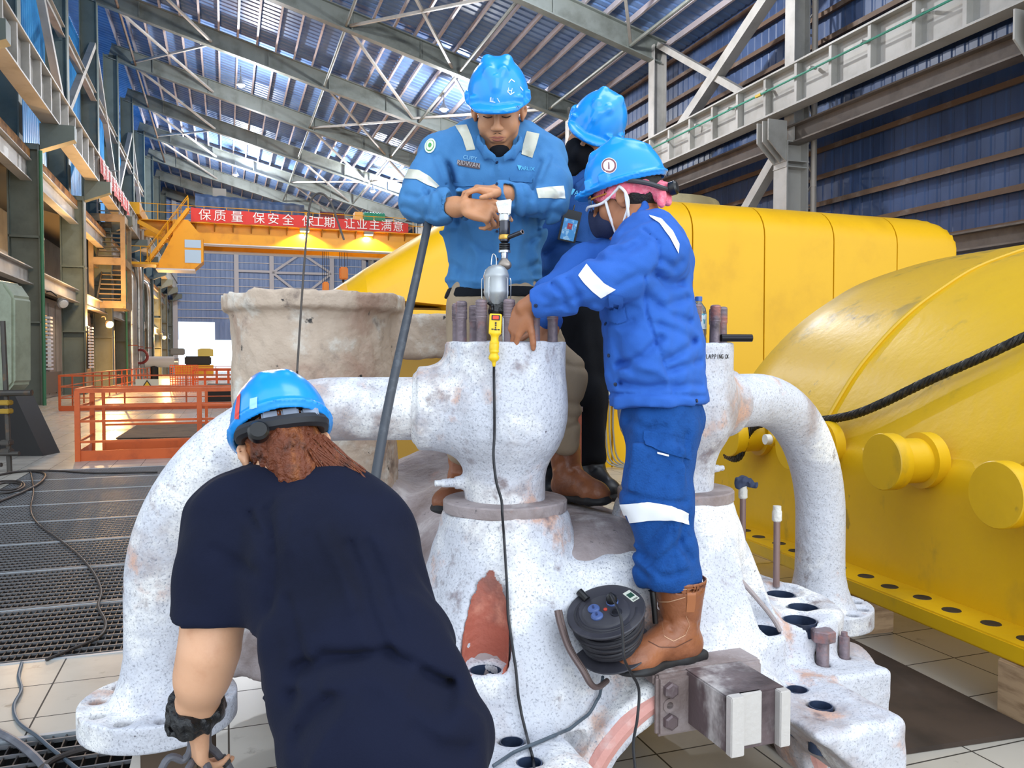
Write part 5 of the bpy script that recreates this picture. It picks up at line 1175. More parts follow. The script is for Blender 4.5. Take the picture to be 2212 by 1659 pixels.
    for pts, w, d in (([(872, 415), (900, 425), (935, 415)], .010, .008), ([(865, 440), (890, 450), (915, 470)], .010, .007), ([(915, 405), (930, 430), (925, 465)], .010, .008), ([(940, 410), (952, 440), (945, 475)], .008, .006),
                      ([(1105, 410), (1112, 440), (1108, 465)], .007, .005), ([(1125, 408), (1138, 440), (1135, 472)], .008, .006), ([(1150, 408), (1162, 440), (1165, 478)], .009, .007), ([(1215, 420), (1195, 435), (1180, 465)], .010, .008), ([(1175, 470), (1195, 455), (1218, 460)], .010, .006), ([(900, 465), (940, 480), (975, 475)], .010, -.006)): j.fold([q(a, b, 2.88) for a, b in pts], w, d, y1)
    sh = j.build('work_shirt', JKT_A, T, h=.0058, noise=[(.0016, .10), (.0008, .045)])
    us = Solid().ell(q(1079, 334, 3.03), (.042, .05, .04)); us.build('undershirt', BLKC, T, h=.005)
    # collar
    c = Solid(); fl3 = (unit(arr(0, -.5, 1)), 3.2)
    for pts in ([(1116, 293, 3.09), (1124, 312, 3.0), (1110, 330, 2.955), (1090, 341, 2.945)], [(1040, 290, 3.09), (1034, 310, 3.0), (1048, 330, 2.955), (1068, 341, 2.945)]): c.chain([q(*p) for p in pts], [.008, .008, .0085, .006], .008, flat=fl3)
    c.chain([q(1040, 290, 3.09), q(1055, 280, 3.17), q(1078, 277, 3.19), q(1100, 281, 3.17), q(1116, 293, 3.09)], [.009]*5, .008, flat=(arr(0, 0, 1), 2.6))
    c.build('collar', JKT_A, sh, h=.0045)
    bv = bvh(sh)
    for k, y in enumerate((352, 398, 500, 560)):
        l, n_ = cast(bv, 1074, y)
        if l is not None: MB().lathe([(.0055, 0), (.0055, .003), (.002, .0035), (.001, .002)], l+n_*.001, n_, 12).build('button', BTN, sh, smooth=True)
    R_ = lambda A, Bb, nm, mt, **kw: strip(bv, A, Bb, nm, mt, sh, **kw)
    R_([(984, 272), (1000, 300), (1008, 326)], [(1008, 270), (1020, 298), (1027, 324)], 'reflective_strip', REFL)
    R_([(1138, 284), (1130, 312), (1126, 334)], [(1165, 290), (1158, 318), (1150, 342)], 'reflective_strip', REFL)
    R_([(883, 366), (905, 368), (928, 382), (948, 402)], [(874, 386), (900, 388), (922, 400), (942, 408)], 'reflective_strip', REFL)
    R_([(1159, 408), (1185, 405), (1217, 402)], [(1163, 428), (1190, 428), (1221, 430)], 'reflective_strip', REFL)
    R_([(977, 394), (1010, 396), (1044, 392)], [(977, 400), (1005, 403), (1044, 401)], 'pocket_flap', JKT_A, off=.005); R_([(1101, 382), (1152, 385)], [(1101, 391), (1152, 395)], 'pocket_flap', JKT_A, off=.005)
    R_([(988, 346), (1037, 354)], [(990, 358), (1037, 366)], 'name_patch', M('brown_patch', '5a4a4c', .8), off=.004)
    text_on(bv, 'RIDWAN', 1013, 356, 13, .15, 'name_lettering', M('patch_grey', 'a7a0a0', .7), sh, .006, .95); text_on(bv, 'CUPY', 1016, 343, 12, .15, 'name_lettering', M('lettering_pale_blue', '7fb4d4', .7), sh, .005)
    VL = M('lettering_cyan', '58b8e0', .6)
    text_on(bv, 'VARLIX', 1136, 365, 11, .06, 'logo_lettering', VL, sh, .005); R_([(1116, 357), (1126, 359)], [(1119.5, 367), (1121, 367.5)], 'logo_triangle', VL, n=6, m=4, off=.005)
    a_, b_ = oval(930, 316, 11, 16, .35); R_(a_, b_, 'round_patch', M('patch_white_green', 'd9e6cf', .7), off=.004); a_, b_ = oval(930, 316, 8, 12.5, .35); R_(a_, b_, 'patch_ring', M('patch_green', '4f9a58', .7), off=.0055)
    a_, b_ = oval(930, 316, 6.8, 11, .35); R_(a_, b_, 'patch_field', M('patch_white_green', 'd9e6cf', .7), off=.007); a_, b_ = oval(930, 316, 3.2, 5, .35); R_(a_, b_, 'patch_gear', M('patch_green', '4f9a58', .7), off=.0085)
    # scratches and lettering remains on the hat
    hb = bvh(hat); SCR = M('hat_scratch', 'cfe2f2', .5)
    for A, Bb in (([(1098, 178), (1104, 170), (1112, 176)], [(1099, 180), (1104, 173), (1111, 178)]), ([(1096, 195), (1102, 203), (1110, 198)], [(1095, 197), (1102, 206), (1111, 200)]), ([(1060, 210), (1060, 220), (1070, 222)], [(1062, 210), (1062, 218), (1070, 220)]), ([(1073, 212), (1078, 221)], [(1075, 212), (1080, 221)]), ([(1122, 188), (1128, 196)], [(1124, 187), (1130, 195)])): strip(hb, A, Bb, 'scratch', SCR, hat, n=10, m=3, off=.0015)
    text_on(hb, 'H', 1101, 196, 16, .2, 'hat_lettering', SCR, hat, .0015); text_on(hb, 'Li', 1062, 216, 13, .05, 'hat_lettering', SCR, hat, .0015)
    text_on(hb, 'W', 1118, 232, 9, -.2, 'hat_lettering', M('hat_mark_dark', '3a4a78', .6), hat, .0015)
    boot(T, q(1224, 1028, 3.08), arr(.55, -.75, 0), arr(-.06, 0, 1), .27, .19); boot(T, q(1000, 1040, 3.14), arr(-.3, -.8, 0), arr(0, 0, 1), .27, .19)
    return T
build_front()
# ---------------------------------------------------------------- the worker seen from the side, reaching into the valve
def build_side():
    q = lambda x, y, Y: pY(x, y, Y)
    T = thing('person', 'person with pink head cloth and face mask reaching into the central valve chest', 'person', q(1430, 1432, 2.49))
    B = basis(arr(-.86, .46, -.20), arr(-.16, -.06, 1)); C0 = q(1349, 394, 2.74); HC_ = C0 - B[2]*.054 + B[1]*.004
    s = Solid(); P = add_head(s, HC_, B, neck=q(1398, 500, 2.73))
    lat = arr(.42, .9, 0)
    s.cap(q(1402, 520, 2.70), q(1425, 850, 2.64), .09, .09, .05, flat=(lat, 1.4)); s.cap(q(1418, 545, 2.57), q(1385, 530, 2.86), .05, .05, .04)
    s.chain([q(1418, 545, 2.57), q(1292, 612, 2.46), q(1160, 652, 2.50), q(1134, 664, 2.52)], [.048, .030, .026, .028], .03)
    s.chain([q(1385, 535, 2.86), q(1262, 580, 2.84), q(1190, 640, 2.80), q(1188, 700, 2.74)], [.046, .030, .026, .028], .03)
    add_hand(s, q(1133, 666, 2.52), arr(-.42, .25, -.87), arr(-.62, -.72, .25), -1, [(.15, .3, .2), (.3, .45, .3), (.4, .55, .35), (.5, .6, .4)], .05, ((.75, .5, .35), .25), 1.0)
    add_hand(s, q(1188, 703, 2.74), arr(-.35, -.25, -.9), arr(.3, .9, -.2), -1, [(.3, .4, .3)]*4, .04, ((.75, .5, .35), .25), .95)
    body = s.build('body', SKIN_D, T, h=.0045)
    hr = Solid().ell(P(0, -.02, .028), (.087, .106, .105), B, .01); hr.ell(P(0, .09, -.005), (.09, .10, .12), B, .02, 'cut'); hr.box(P(0, 0, -.115), (.2, .2, .065), B, .01, .01, 'cut'); hr.build('hair', M('hair_black', '17130f'), T, h=.005)
    # pink head cloth, hat, glasses, mask
    PINK = M('pink_cloth', 'ee6f86', .8, var=[('f58a9c', 60, .45, .6)], bump=(300, .3)); c = Solid().ell(P(0, -.006, .024), (.0935, .118, .112), B, .01)
    c.box(P(0, 0, .12), (.2, .2, .075), B, .01, .01, 'cut'); c.box(P(0, .10, -.09), (.3, .17, .105), basis(B[1]*1+B[2]*.22, B[2]), .01, .01, 'cut'); c.box(P(0, 0, -.16), (.3, .3, .09), B, .01, .01, 'cut'); c.ell(P(0, -.006, .02), (.086, .11, .16), B, .004, 'cut')
    c.cap(P(-.02, -.115, -.01), P(-.045, -.115, -.055), .02, .012, .02); c.cap(P(.02, -.118, .0), P(.0, -.125, -.05), .022, .014, .02)
    c.build('head_cloth', PINK, T, h=.0045, noise=[(.001, .05)])
    hat = hard_hat(T, C0, B)
    hc = lambda r, f, u: at(C0, B, r, f, u)
    sus = MB(); sus.tube(path([hc(-.10, -.04, -.012), hc(-.088, -.10, -.04), hc(-.03, -.137, -.066), hc(.03, -.137, -.066), hc(.088, -.10, -.04), hc(.10, -.04, -.012)]), .008, 8)
    sus.build('rear_strap', M('strap_grey', '3b3b40', .5), hat, smooth=True)
    MB().lathe([(.022, 0), (.023, .004), (.023, .02), (.018, .026), (.001, .027)], hc(-.005, -.145, -.068), -B[1], 20).build('ratchet_knob', M('black_plastic', '141416', .35), hat, smooth=True)
    m = Solid().ell(P(0, .06, -.058), (.064, .064, .058), B, .01); m.ell(P(0, .125, -.045), (.015, .02, .05), B, .03); m.box(P(0, -.05, -.06), (.2, .078, .2), B, .01, .01, 'cut'); m.box(P(0, .1, .09), (.2, .2, .09), B, .01, .01, 'cut')
    m.build('face_mask', M('navy_mask', '1d2748', .85, bump=(300, .2)), T, h=.004)
    WS = M('white_strap', 'e9e8ea', .7)
    fl = 6
    for pts in ([P(-.005, .138, .002), P(-.045, .115, .004), P(-.070, .075, -.002), P(-.078, .045, .002), P(-.088, .0, .022), P(-.09, -.012, .030)], [P(-.078, .045, .002), P(-.071, .045, -.045), P(-.055, .045, -.095), P(-.03, .055, -.122)],
                [P(-.09, -.012, .030), P(-.10, -.030, .005), P(-.09, -.028, -.03), P(-.079, .0, -.072), P(-.058, .04, -.115), P(-.03, .055, -.122)], [P(-.10, -.030, .005), P(-.088, -.02, -.06), P(-.073, -.01, -.11), P(-.066, .0, -.15)]):
        MB().tube(path(pts, 6), .0048, 8).build('mask_strap', WS, T, smooth=True)
    gl = MB().tube(path([P(-.083, .0, .02), P(-.080, .05, .022), P(-.068, .092, .022)], 5), .0028, 6); gl.tube(path([P(-.068, .094, .030), P(-.03, .115, .032), P(0, .118, .03), P(.03, .115, .032), P(.068, .094, .03)], 5), .0022, 6)
    gl.build('glasses_frame', M('amber_frame', 'b87a30', .4), T, smooth=True)
    for k in (-1, 1): MB().lathe([(.026, 0), (.027, .0015), (.026, .003), (.001, .0032)], P(k*.04, .108, .012), B[1]*.86+B[0]*.5*k, 20).build('glasses_lens', M('clear_lens', 'cfd6dc', .05, trans=.9), T, smooth=True)
    # trousers
    t = Solid()
    t.cap(q(1432, 900, 2.63), q(1430, 840, 2.63), .125, .12, .05, flat=(lat, 1.3))
    t.chain([q(1432, 915, 2.56), q(1418, 1085, 2.51), q(1440, 1225, 2.50)], [.118, .104, .098], .05); t.cap(q(1440, 1225, 2.50), q(1455, 1250, 2.50), .094, .075, .03)
    t.chain([q(1428, 915, 2.74), q(1425, 1080, 2.72), q(1450, 1230, 2.70)], [.11, .09, .08], .05)
    y1 = arr(0, 1, 0); S = lambda pts, w, d, Y=2.42: t.fold([q(a, b, Y) for a, b in pts], w, d, y1)
    for pts, w, d in (([(1350, 1120), (1380, 1180), (1400, 1200), (1440, 1130)], .014, .012), ([(1370, 1200), (1420, 1215), (1470, 1170)], .013, .010), ([(1450, 1110), (1452, 1180), (1462, 1240)], .006, .005), ([(1480, 1120), (1470, 1180), (1495, 1210)], .012, .009), ([(1395, 1215), (1430, 1245), (1480, 1235)], .010, .008), ([(1375, 1230), (1400, 1250)], .010, .007),
                      ([(1370, 910), (1400, 930), (1440, 925)], .012, .006), ([(1360, 940), (1355, 1010)], .010, .006), ([(1490, 940), (1475, 1000)], .010, .006), ([(1350, 1068), (1400, 1078), (1480, 1085)], .008, .006)): S(pts, w, d)
    t.box(q(1440, 1325, 2.52), (.2, .25, .091), (unit(arr(1, 0, .03)), arr(0, 1, 0), unit(arr(-.03, 0, 1))), .003, .008, 'cut')
    t.box(q(1420, 1015, 2.43), (.085, .012, .075), (unit(arr(1, -.1, -.08)), arr(.1, 1, 0), arr(.08, 0, 1)), .01, .02)
    pt = t.build('trousers', PNT_C, T, h=.0062, noise=[(.0018, .09)])
    pv = bvh(pt); R_ = lambda A, Bb, nm, mt, **kw: strip(pv, A, Bb, nm, mt, pt, **kw)
    R_([(1341, 1090), (1400, 1086), (1450, 1094), (1486, 1108)], [(1357, 1130), (1400, 1124), (1450, 1122), (1487, 1133)], 'reflective_band', REFW, off=.005)
    R_([(1391, 932), (1440, 938), (1490, 952)], [(1392, 962), (1440, 978), (1490, 993)], 'pocket_flap', PNT_C, off=.007)
    R_([(1420, 976), (1444, 981)], [(1420, 980), (1444, 985)], 'pocket_tag', REFW, n=6, m=3, off=.010)
    # jacket
    j = Solid()
    j.chain([q(1424, 865, 2.62), q(1412, 760, 2.64), q(1398, 660, 2.66), q(1404, 560, 2.69), q(1405, 520, 2.71)], [.155, .146, .138, .125, .10], .06, flat=(lat, 1.30))
    j.cap(q(1422, 545, 2.56), q(1385, 525, 2.86), .078, .075, .06); j.cap(q(1412, 505, 2.62), q(1392, 500, 2.80), .06, .06, .05)
    j.chain([q(1420, 548, 2.55), q(1350, 590, 2.485), q(1295, 612, 2.46)], [.094, .082, .074], .04); j.chain([q(1295, 612, 2.46), q(1225, 635, 2.47), q(1152, 656, 2.50)], [.072, .059, .046], .03)
    j.chain([q(1385, 535, 2.86), q(1262, 575, 2.84), q(1190, 640, 2.80), q(1188, 690, 2.75)], [.085, .07, .055, .047], .04)
    zc = q(1424, 872, 2.62)[2]; j.box(arr(.5, 2.6, zc-.2), (.6, .6, .2), (unit(arr(1, 0, .04)), arr(0, 1, 0), unit(arr(-.04, 0, 1))), .002, .006, 'cut')
    j.cap(q(1424, 900, 2.62), q(1424, 840, 2.62), .105, .10, .01, 'cut', flat=(lat, 1.30)); j.cyl(q(1160, 654, 2.495), q(1138, 661, 2.505), .033, .004, .006, 'cut')
    ax_ = unit(q(1138, 661, 2.505)-q(1160, 654, 2.495)); j.box(q(1150, 657, 2.50)+ax_*.05, (.05, .075, .075), frame_of(ax_), .002, .005, 'cut')
    j.cap(q(1372, 440, 2.70), q(1394, 500, 2.72), .062, .058, .015, 'cut')
    S = lambda pts, w, d, Y=2.45: j.fold([q(a, b, Y) for a, b in pts], w, d, y1)
    S([(1312, 855), (1400, 850), (1535, 858)], .006, .006); S([(1318, 800), (1312, 700), (1306, 640)], .006, .004); S([(1390, 600), (1400, 680), (1425, 760), (1455, 850)], .0045, .006); S([(1395, 490), (1422, 520), (1425, 570), (1408, 590)], .005, .006)
    for pts, w, d in (([(1420, 590), (1450, 610), (1490, 605)], .014, .010), ([(1430, 560), (1465, 575), (1480, 560)], .012, .008), ([(1400, 640), (1440, 660), (1500, 640)], .014, .009), ([(1425, 660), (1460, 680), (1505, 690)], .013, .009), ([(1430, 700), (1470, 715), (1515, 735)], .013, .008), ([(1345, 790), (1390, 770), (1430, 730)], .013, .012), ([(1350, 830), (1400, 838), (1455, 832)], .013, .012),
                      ([(1335, 730), (1350, 780), (1370, 800)], .014, .010), ([(1440, 780), (1480, 760), (1520, 735)], .013, .010), ([(1450, 800), (1490, 790), (1530, 780)], .012, .008), ([(1380, 795), (1420, 800), (1450, 830)], .012, -.007), ([(1320, 690), (1345, 700), (1370, 690)], .010, .007), ([(1460, 840), (1500, 830), (1530, 835)], .010, .007)): S(pts, w, d, 2.44)
    for pts, w, d in (([(1172, 640), (1190, 655), (1210, 650)], .009, .004), ([(1195, 615), (1215, 640), (1225, 665)], .010, .009), ([(1225, 605), (1245, 640), (1255, 665)], .010, .008), ([(1180, 665), (1215, 660), (1250, 640)], .009, .006), ([(1290, 560), (1320, 570), (1390, 530)], .014, .007), ([(1330, 620), (1370, 600), (1420, 590)], .013, .008), ([(1320, 545), (1350, 545), (1400, 510)], .012, .006), ([(1255, 665), (1280, 655), (1300, 660)], .010, .006)): S(pts, w, d, 2.44)
    jk = j.build('work_jacket', JKT_C, T, h=.006, noise=[(.0018, .10), (.0008, .045)])
    col = Solid(); col.chain([q(1352, 500, 2.66), q(1372, 478, 2.64), q(1395, 452, 2.67), q(1402, 446, 2.74), q(1385, 462, 2.81)], [.009, .010, .011, .011, .010], .01, flat=(unit(arr(-.3, -.1, 1)), 2.6)); col.build('collar', JKT_C, jk, h=.0045)
    jv = bvh(jk); R_ = lambda A, Bb, nm, mt, **kw: strip(jv, A, Bb, nm, mt, jk, **kw)
    R_([(1268, 571), (1283, 590), (1305, 612), (1328, 626)], [(1250, 596), (1262, 612), (1280, 630), (1298, 643)], 'reflective_band', REFW, off=.004)
    R_([(1402, 466), (1428, 474), (1452, 500), (1466, 528)], [(1405, 471), (1424, 483), (1445, 512), (1464, 548)], 'shoulder_band', REFW, off=.004, n=30)
    R_([(1315, 635), (1345, 640), (1350, 660)], [(1318, 690), (1335, 700), (1355, 690)], 'chest_pocket', JKT_C, off=.006)
    for x, y in ((1309, 700), (1316, 768), (1330, 830), (1158, 660), (1504, 866)):
        l, n_ = cast(jv, x, y)
        if l is not None: MB().lathe([(.006, 0), (.006, .003), (.002, .0035), (.001, .002)], l+n_*.001, n_, 12).build('button', BTN, jk, smooth=True)
    # round sticker on the hat
    hb = bvh(hat); a_, b_ = oval(1316, 358, 17, 17, .2); strip(hb, a_, b_, 'sticker', M('sticker_white', 'efeaea', .4), hat, off=.0012); a_, b_ = oval(1316, 358, 15.5, 15.5, .2); strip(hb, a_, b_, 'sticker_ring', M('sticker_maroon', '8a5560', .5), hat, off=.002)
    a_, b_ = oval(1316, 358, 12, 12, .2); strip(hb, a_, b_, 'sticker_field', M('sticker_white', 'efeaea', .4), hat, off=.0028); strip(hb, [(1315, 351), (1317, 351)], [(1314.5, 366), (1318, 366)], 'sticker_mark', M('sticker_maroon', '8a5560', .5), hat, n=4, m=4, off=.0036)
    nb = boot(T, q(1470, 1363, 2.50), arr(-.86, -.50, 0), arr(-.03, 0, 1), .285, .17, 1.1, top=.078); boot(T, q(1462, 1340, 2.68), arr(-.9, .1, 0), arr(0, 0, 1), .262, .16)
    lb = bvh(nb); SEAM = M('boot_stitching', 'c79a78', .6); DSE = M('boot_seam_dark', '5a3322', .6)
    R_ = lambda A, Bb, mt=SEAM, nm='stitching', o=.0012, n=24: strip(lb, A, Bb, nm, mt, nb, n=n, m=3, off=o)
    line = lambda pts, w=1.0, mt=SEAM: R_([(x, y-w) for x, y in pts], [(x, y+w) for x, y in pts], mt)
    line([(1408, 1282), (1425, 1300), (1445, 1300), (1480, 1290)]); line([(1410, 1276), (1450, 1274), (1500, 1272)], .8)
    line([(1430, 1340), (1435, 1375), (1455, 1385), (1480, 1372), (1490, 1350), (1482, 1330)]); line([(1400, 1385), (1425, 1398), (1460, 1398), (1495, 1380)], 1.0, DSE)
    R_([(1484, 1270), (1484, 1300), (1482, 1322)], [(1503, 1270), (1502, 1300), (1499, 1322)], M('leather_tab', 'a5663f', .45), 'pull_tab', .0022); line([(1484, 1304), (1500, 1303)]); line([(1483, 1320), (1499, 1319)])
    return T
build_side()
# ---------------------------------------------------------------- the worker half hidden behind the others
def build_behind():
    q = lambda x, y, Y: pY(x, y, Y)
    T = thing('person', 'person in navy coverall and black face mask standing behind, head tilted over the others', 'person', q(1280, 1050, 3.42))
    B = basis(arr(-.40, -.72, -.50), arr(.46, -.38, .80)); C0 = q(1291, 268, 3.38); HC_ = C0 - B[2]*.054 + B[1]*.004
    s = Solid(); P = add_head(s, HC_, B, neck=q(1240, 372, 3.47)); X = arr(1, 0, 0)
    s.cap(q(1245, 420, 3.48), q(1235, 640, 3.48), .09, .09, .05, flat=(X, 1.4)); s.cap(q(1165, 365, 3.47), q(1320, 380, 3.47), .05, .05, .04)
    s.chain([q(1160, 375, 3.47), q(1135, 480, 3.45), q(1150, 590, 3.35)], [.046, .042, .032], .03); s.chain([q(1325, 390, 3.47), q(1340, 500, 3.45), q(1300, 590, 3.38)], [.046, .042, .032], .03)
    s.build('body', SKIN, T, h=.005)
    hr = Solid().ell(P(0, -.018, .03), (.086, .103, .102), B, .01); hr.ell(P(0, .085, -.005), (.09, .10, .12), B, .02, 'cut'); hr.box(P(0, 0, -.10), (.2, .2, .06), B, .01, .01, 'cut'); hr.build('hair', M('hair_black', '17130f'), T, h=.006)
    m = Solid().ell(P(0, .052, -.055), (.073, .076, .082), B, .01); m.ell(P(0, .12, -.03), (.018, .025, .03), B, .03); m.box(P(0, -.06, -.06), (.2, .06, .2), B, .01, .01, 'cut'); m.box(P(0, .1, .085), (.2, .2, .09), B, .01, .01, 'cut'); m.cap(P(-.055, .03, -.1), q(1232, 372, 3.42), .03, .035, .03)
    m.build('face_mask', BLKC, T, h=.005)
    for k in (-1, 1):
        MB().tube([P(k*.014, .105, .039), P(k*.034, .1, .047), P(k*.055, .083, .041)], [.003, .0042, .002], 7).build('eyebrow', M('hair_black', '17130f'), T, smooth=True)
        MB().tube(path([P(k*.086, .02, .012), P(k*.089, -.01, .02), P(k*.09, -.025, -.02)], 5), .006, 6).build('ear_loop', BLKC, T, smooth=True)
    hat = hard_hat(T, C0, B)
    t = Solid(); t.cap(q(1236, 660, 3.48), q(1236, 620, 3.48), .115, .11, .05, flat=(X, 1.35)); t.chain([q(1262, 680, 3.46), q(1268, 850, 3.44), q(1278, 985, 3.43)], [.10, .078, .062], .05); t.chain([q(1190, 680, 3.48), q(1190, 850, 3.48), q(1190, 985, 3.5)], [.10, .075, .062], .05)
    t.build('trousers', BLKC, T, h=.008, noise=[(.002, .1)])
    j = Solid(); j.chain([q(1237, 640, 3.48), q(1240, 520, 3.48), q(1246, 430, 3.48), q(1246, 392, 3.48)], [.125, .13, .128, .10], .06, flat=(X, 1.42)); j.chain([q(1165, 385, 3.47), q(1243, 356, 3.49), q(1322, 395, 3.47)], [.075, .062, .075], .05)
    j.chain([q(1158, 388, 3.46), q(1138, 480, 3.44), q(1150, 575, 3.36)], [.08, .066, .05], .04); j.chain([q(1328, 400, 3.46), q(1342, 500, 3.44), q(1305, 580, 3.38)], [.08, .066, .05], .04)
    zc = q(1240, 655, 3.48)[2]; j.box(arr(.3, 3.48, zc-.2), (.5, .5, .2), rnd=.002, k=.006, mode='cut'); j.cap(q(1240, 330, 3.40), q(1236, 385, 3.42), .06, .05, .015, 'cut')
    y1 = arr(0, 1, 0)
    for pts, w, d in (([(1175, 540), (1220, 520), (1270, 500)], .016, .010), ([(1180, 590), (1230, 570), (1290, 560)], .016, .010), ([(1180, 630), (1220, 610), (1260, 600)], .014, .009), ([(1200, 480), (1215, 470)], .012, .007), ([(1228, 390), (1215, 420), (1212, 450)], .008, .005), ([(1290, 420), (1275, 440)], .012, .008)): j.fold([q(a, b, 3.3) for a, b in pts], w, d, y1)
    jk = j.build('work_jacket', JKT_B, T, h=.0072, noise=[(.002, .1)])
    c = Solid(); c.chain([q(1214, 352, 3.47), q(1212, 380, 3.39), q(1222, 405, 3.35)], [.009]*3, .01, flat=(unit(arr(0, -.5, 1)), 3)); c.chain([q(1285, 352, 3.47), q(1270, 385, 3.37), q(1245, 405, 3.34)], [.009]*3, .01, flat=(unit(arr(0, -.5, 1)), 3)); c.build('collar', JKT_B, jk, h=.006)
    jv = bvh(jk); VL = M('lettering_cyan', '58b8e0', .6)
    text_on(jv, 'VARLIX', 1256, 420, 15, .18, 'logo_lettering', VL, jk, .006); strip(jv, [(1231, 407), (1243, 410)], [(1234, 421), (1235.5, 421.5)], 'logo_triangle', VL, jk, n=6, m=4, off=.006)
    strip(jv, [(1220, 440), (1290, 445)], [(1218, 520), (1285, 525)], 'chest_pocket', JKT_B, jk, off=.006)
    boot(T, q(1278, 1022, 3.44), arr(.35, -.85, 0), arr(0, 0, 1), .26, .17, mat=M('black_leather', '17181c', .45)); boot(T, q(1190, 1022, 3.52), arr(-.1, -.95, 0), arr(0, 0, 1), .26, .17, mat=M('black_leather', '17181c', .45))
    # identity badge hanging on the jacket
    l, n_ = cast(jv, 1230, 490)
    o = l + arr(0, -.02, 0); F = (unit(arr(.96, 0, -.22)), unit(arr(.22, 0, .96)), arr(0, -1, 0)); k = 3.42/1750
    b = thing('identity_badge', 'black badge holder with blue card hanging on navy jacket', 'badge', o)
    MB().box(o, (19*k, 33*k, .003), (F[0], F[1], F[2])).build('badge_holder', M('black_plastic', '141416', .35), b, bevel=.002)
    MB().box(o+F[2]*.0035-F[1]*8*k, (14.5*k, 22*k, .001), F).build('card', M('badge_blue', '4f9bd8', .25, var=[('a8d4f0', 30, .5, .6)]), b)
    MB().box(o+F[2]*.005-F[1]*1*k, (5*k, 6*k, .0008), F).build('photo', M('badge_red', 'b03a50', .4), b); MB().lathe([(.004, 0), (.004, .0008), (.001, .001)], o+F[2]*.0058-F[1]*0*k, F[2], 12).build('face_print', SKIN, b)
    MB().tube([o+F[1]*33*k, o+F[1]*45*k+arr(0, .004, 0)], .003, 6).build('clip', M('black_plastic', '141416', .35), b)
build_behind()
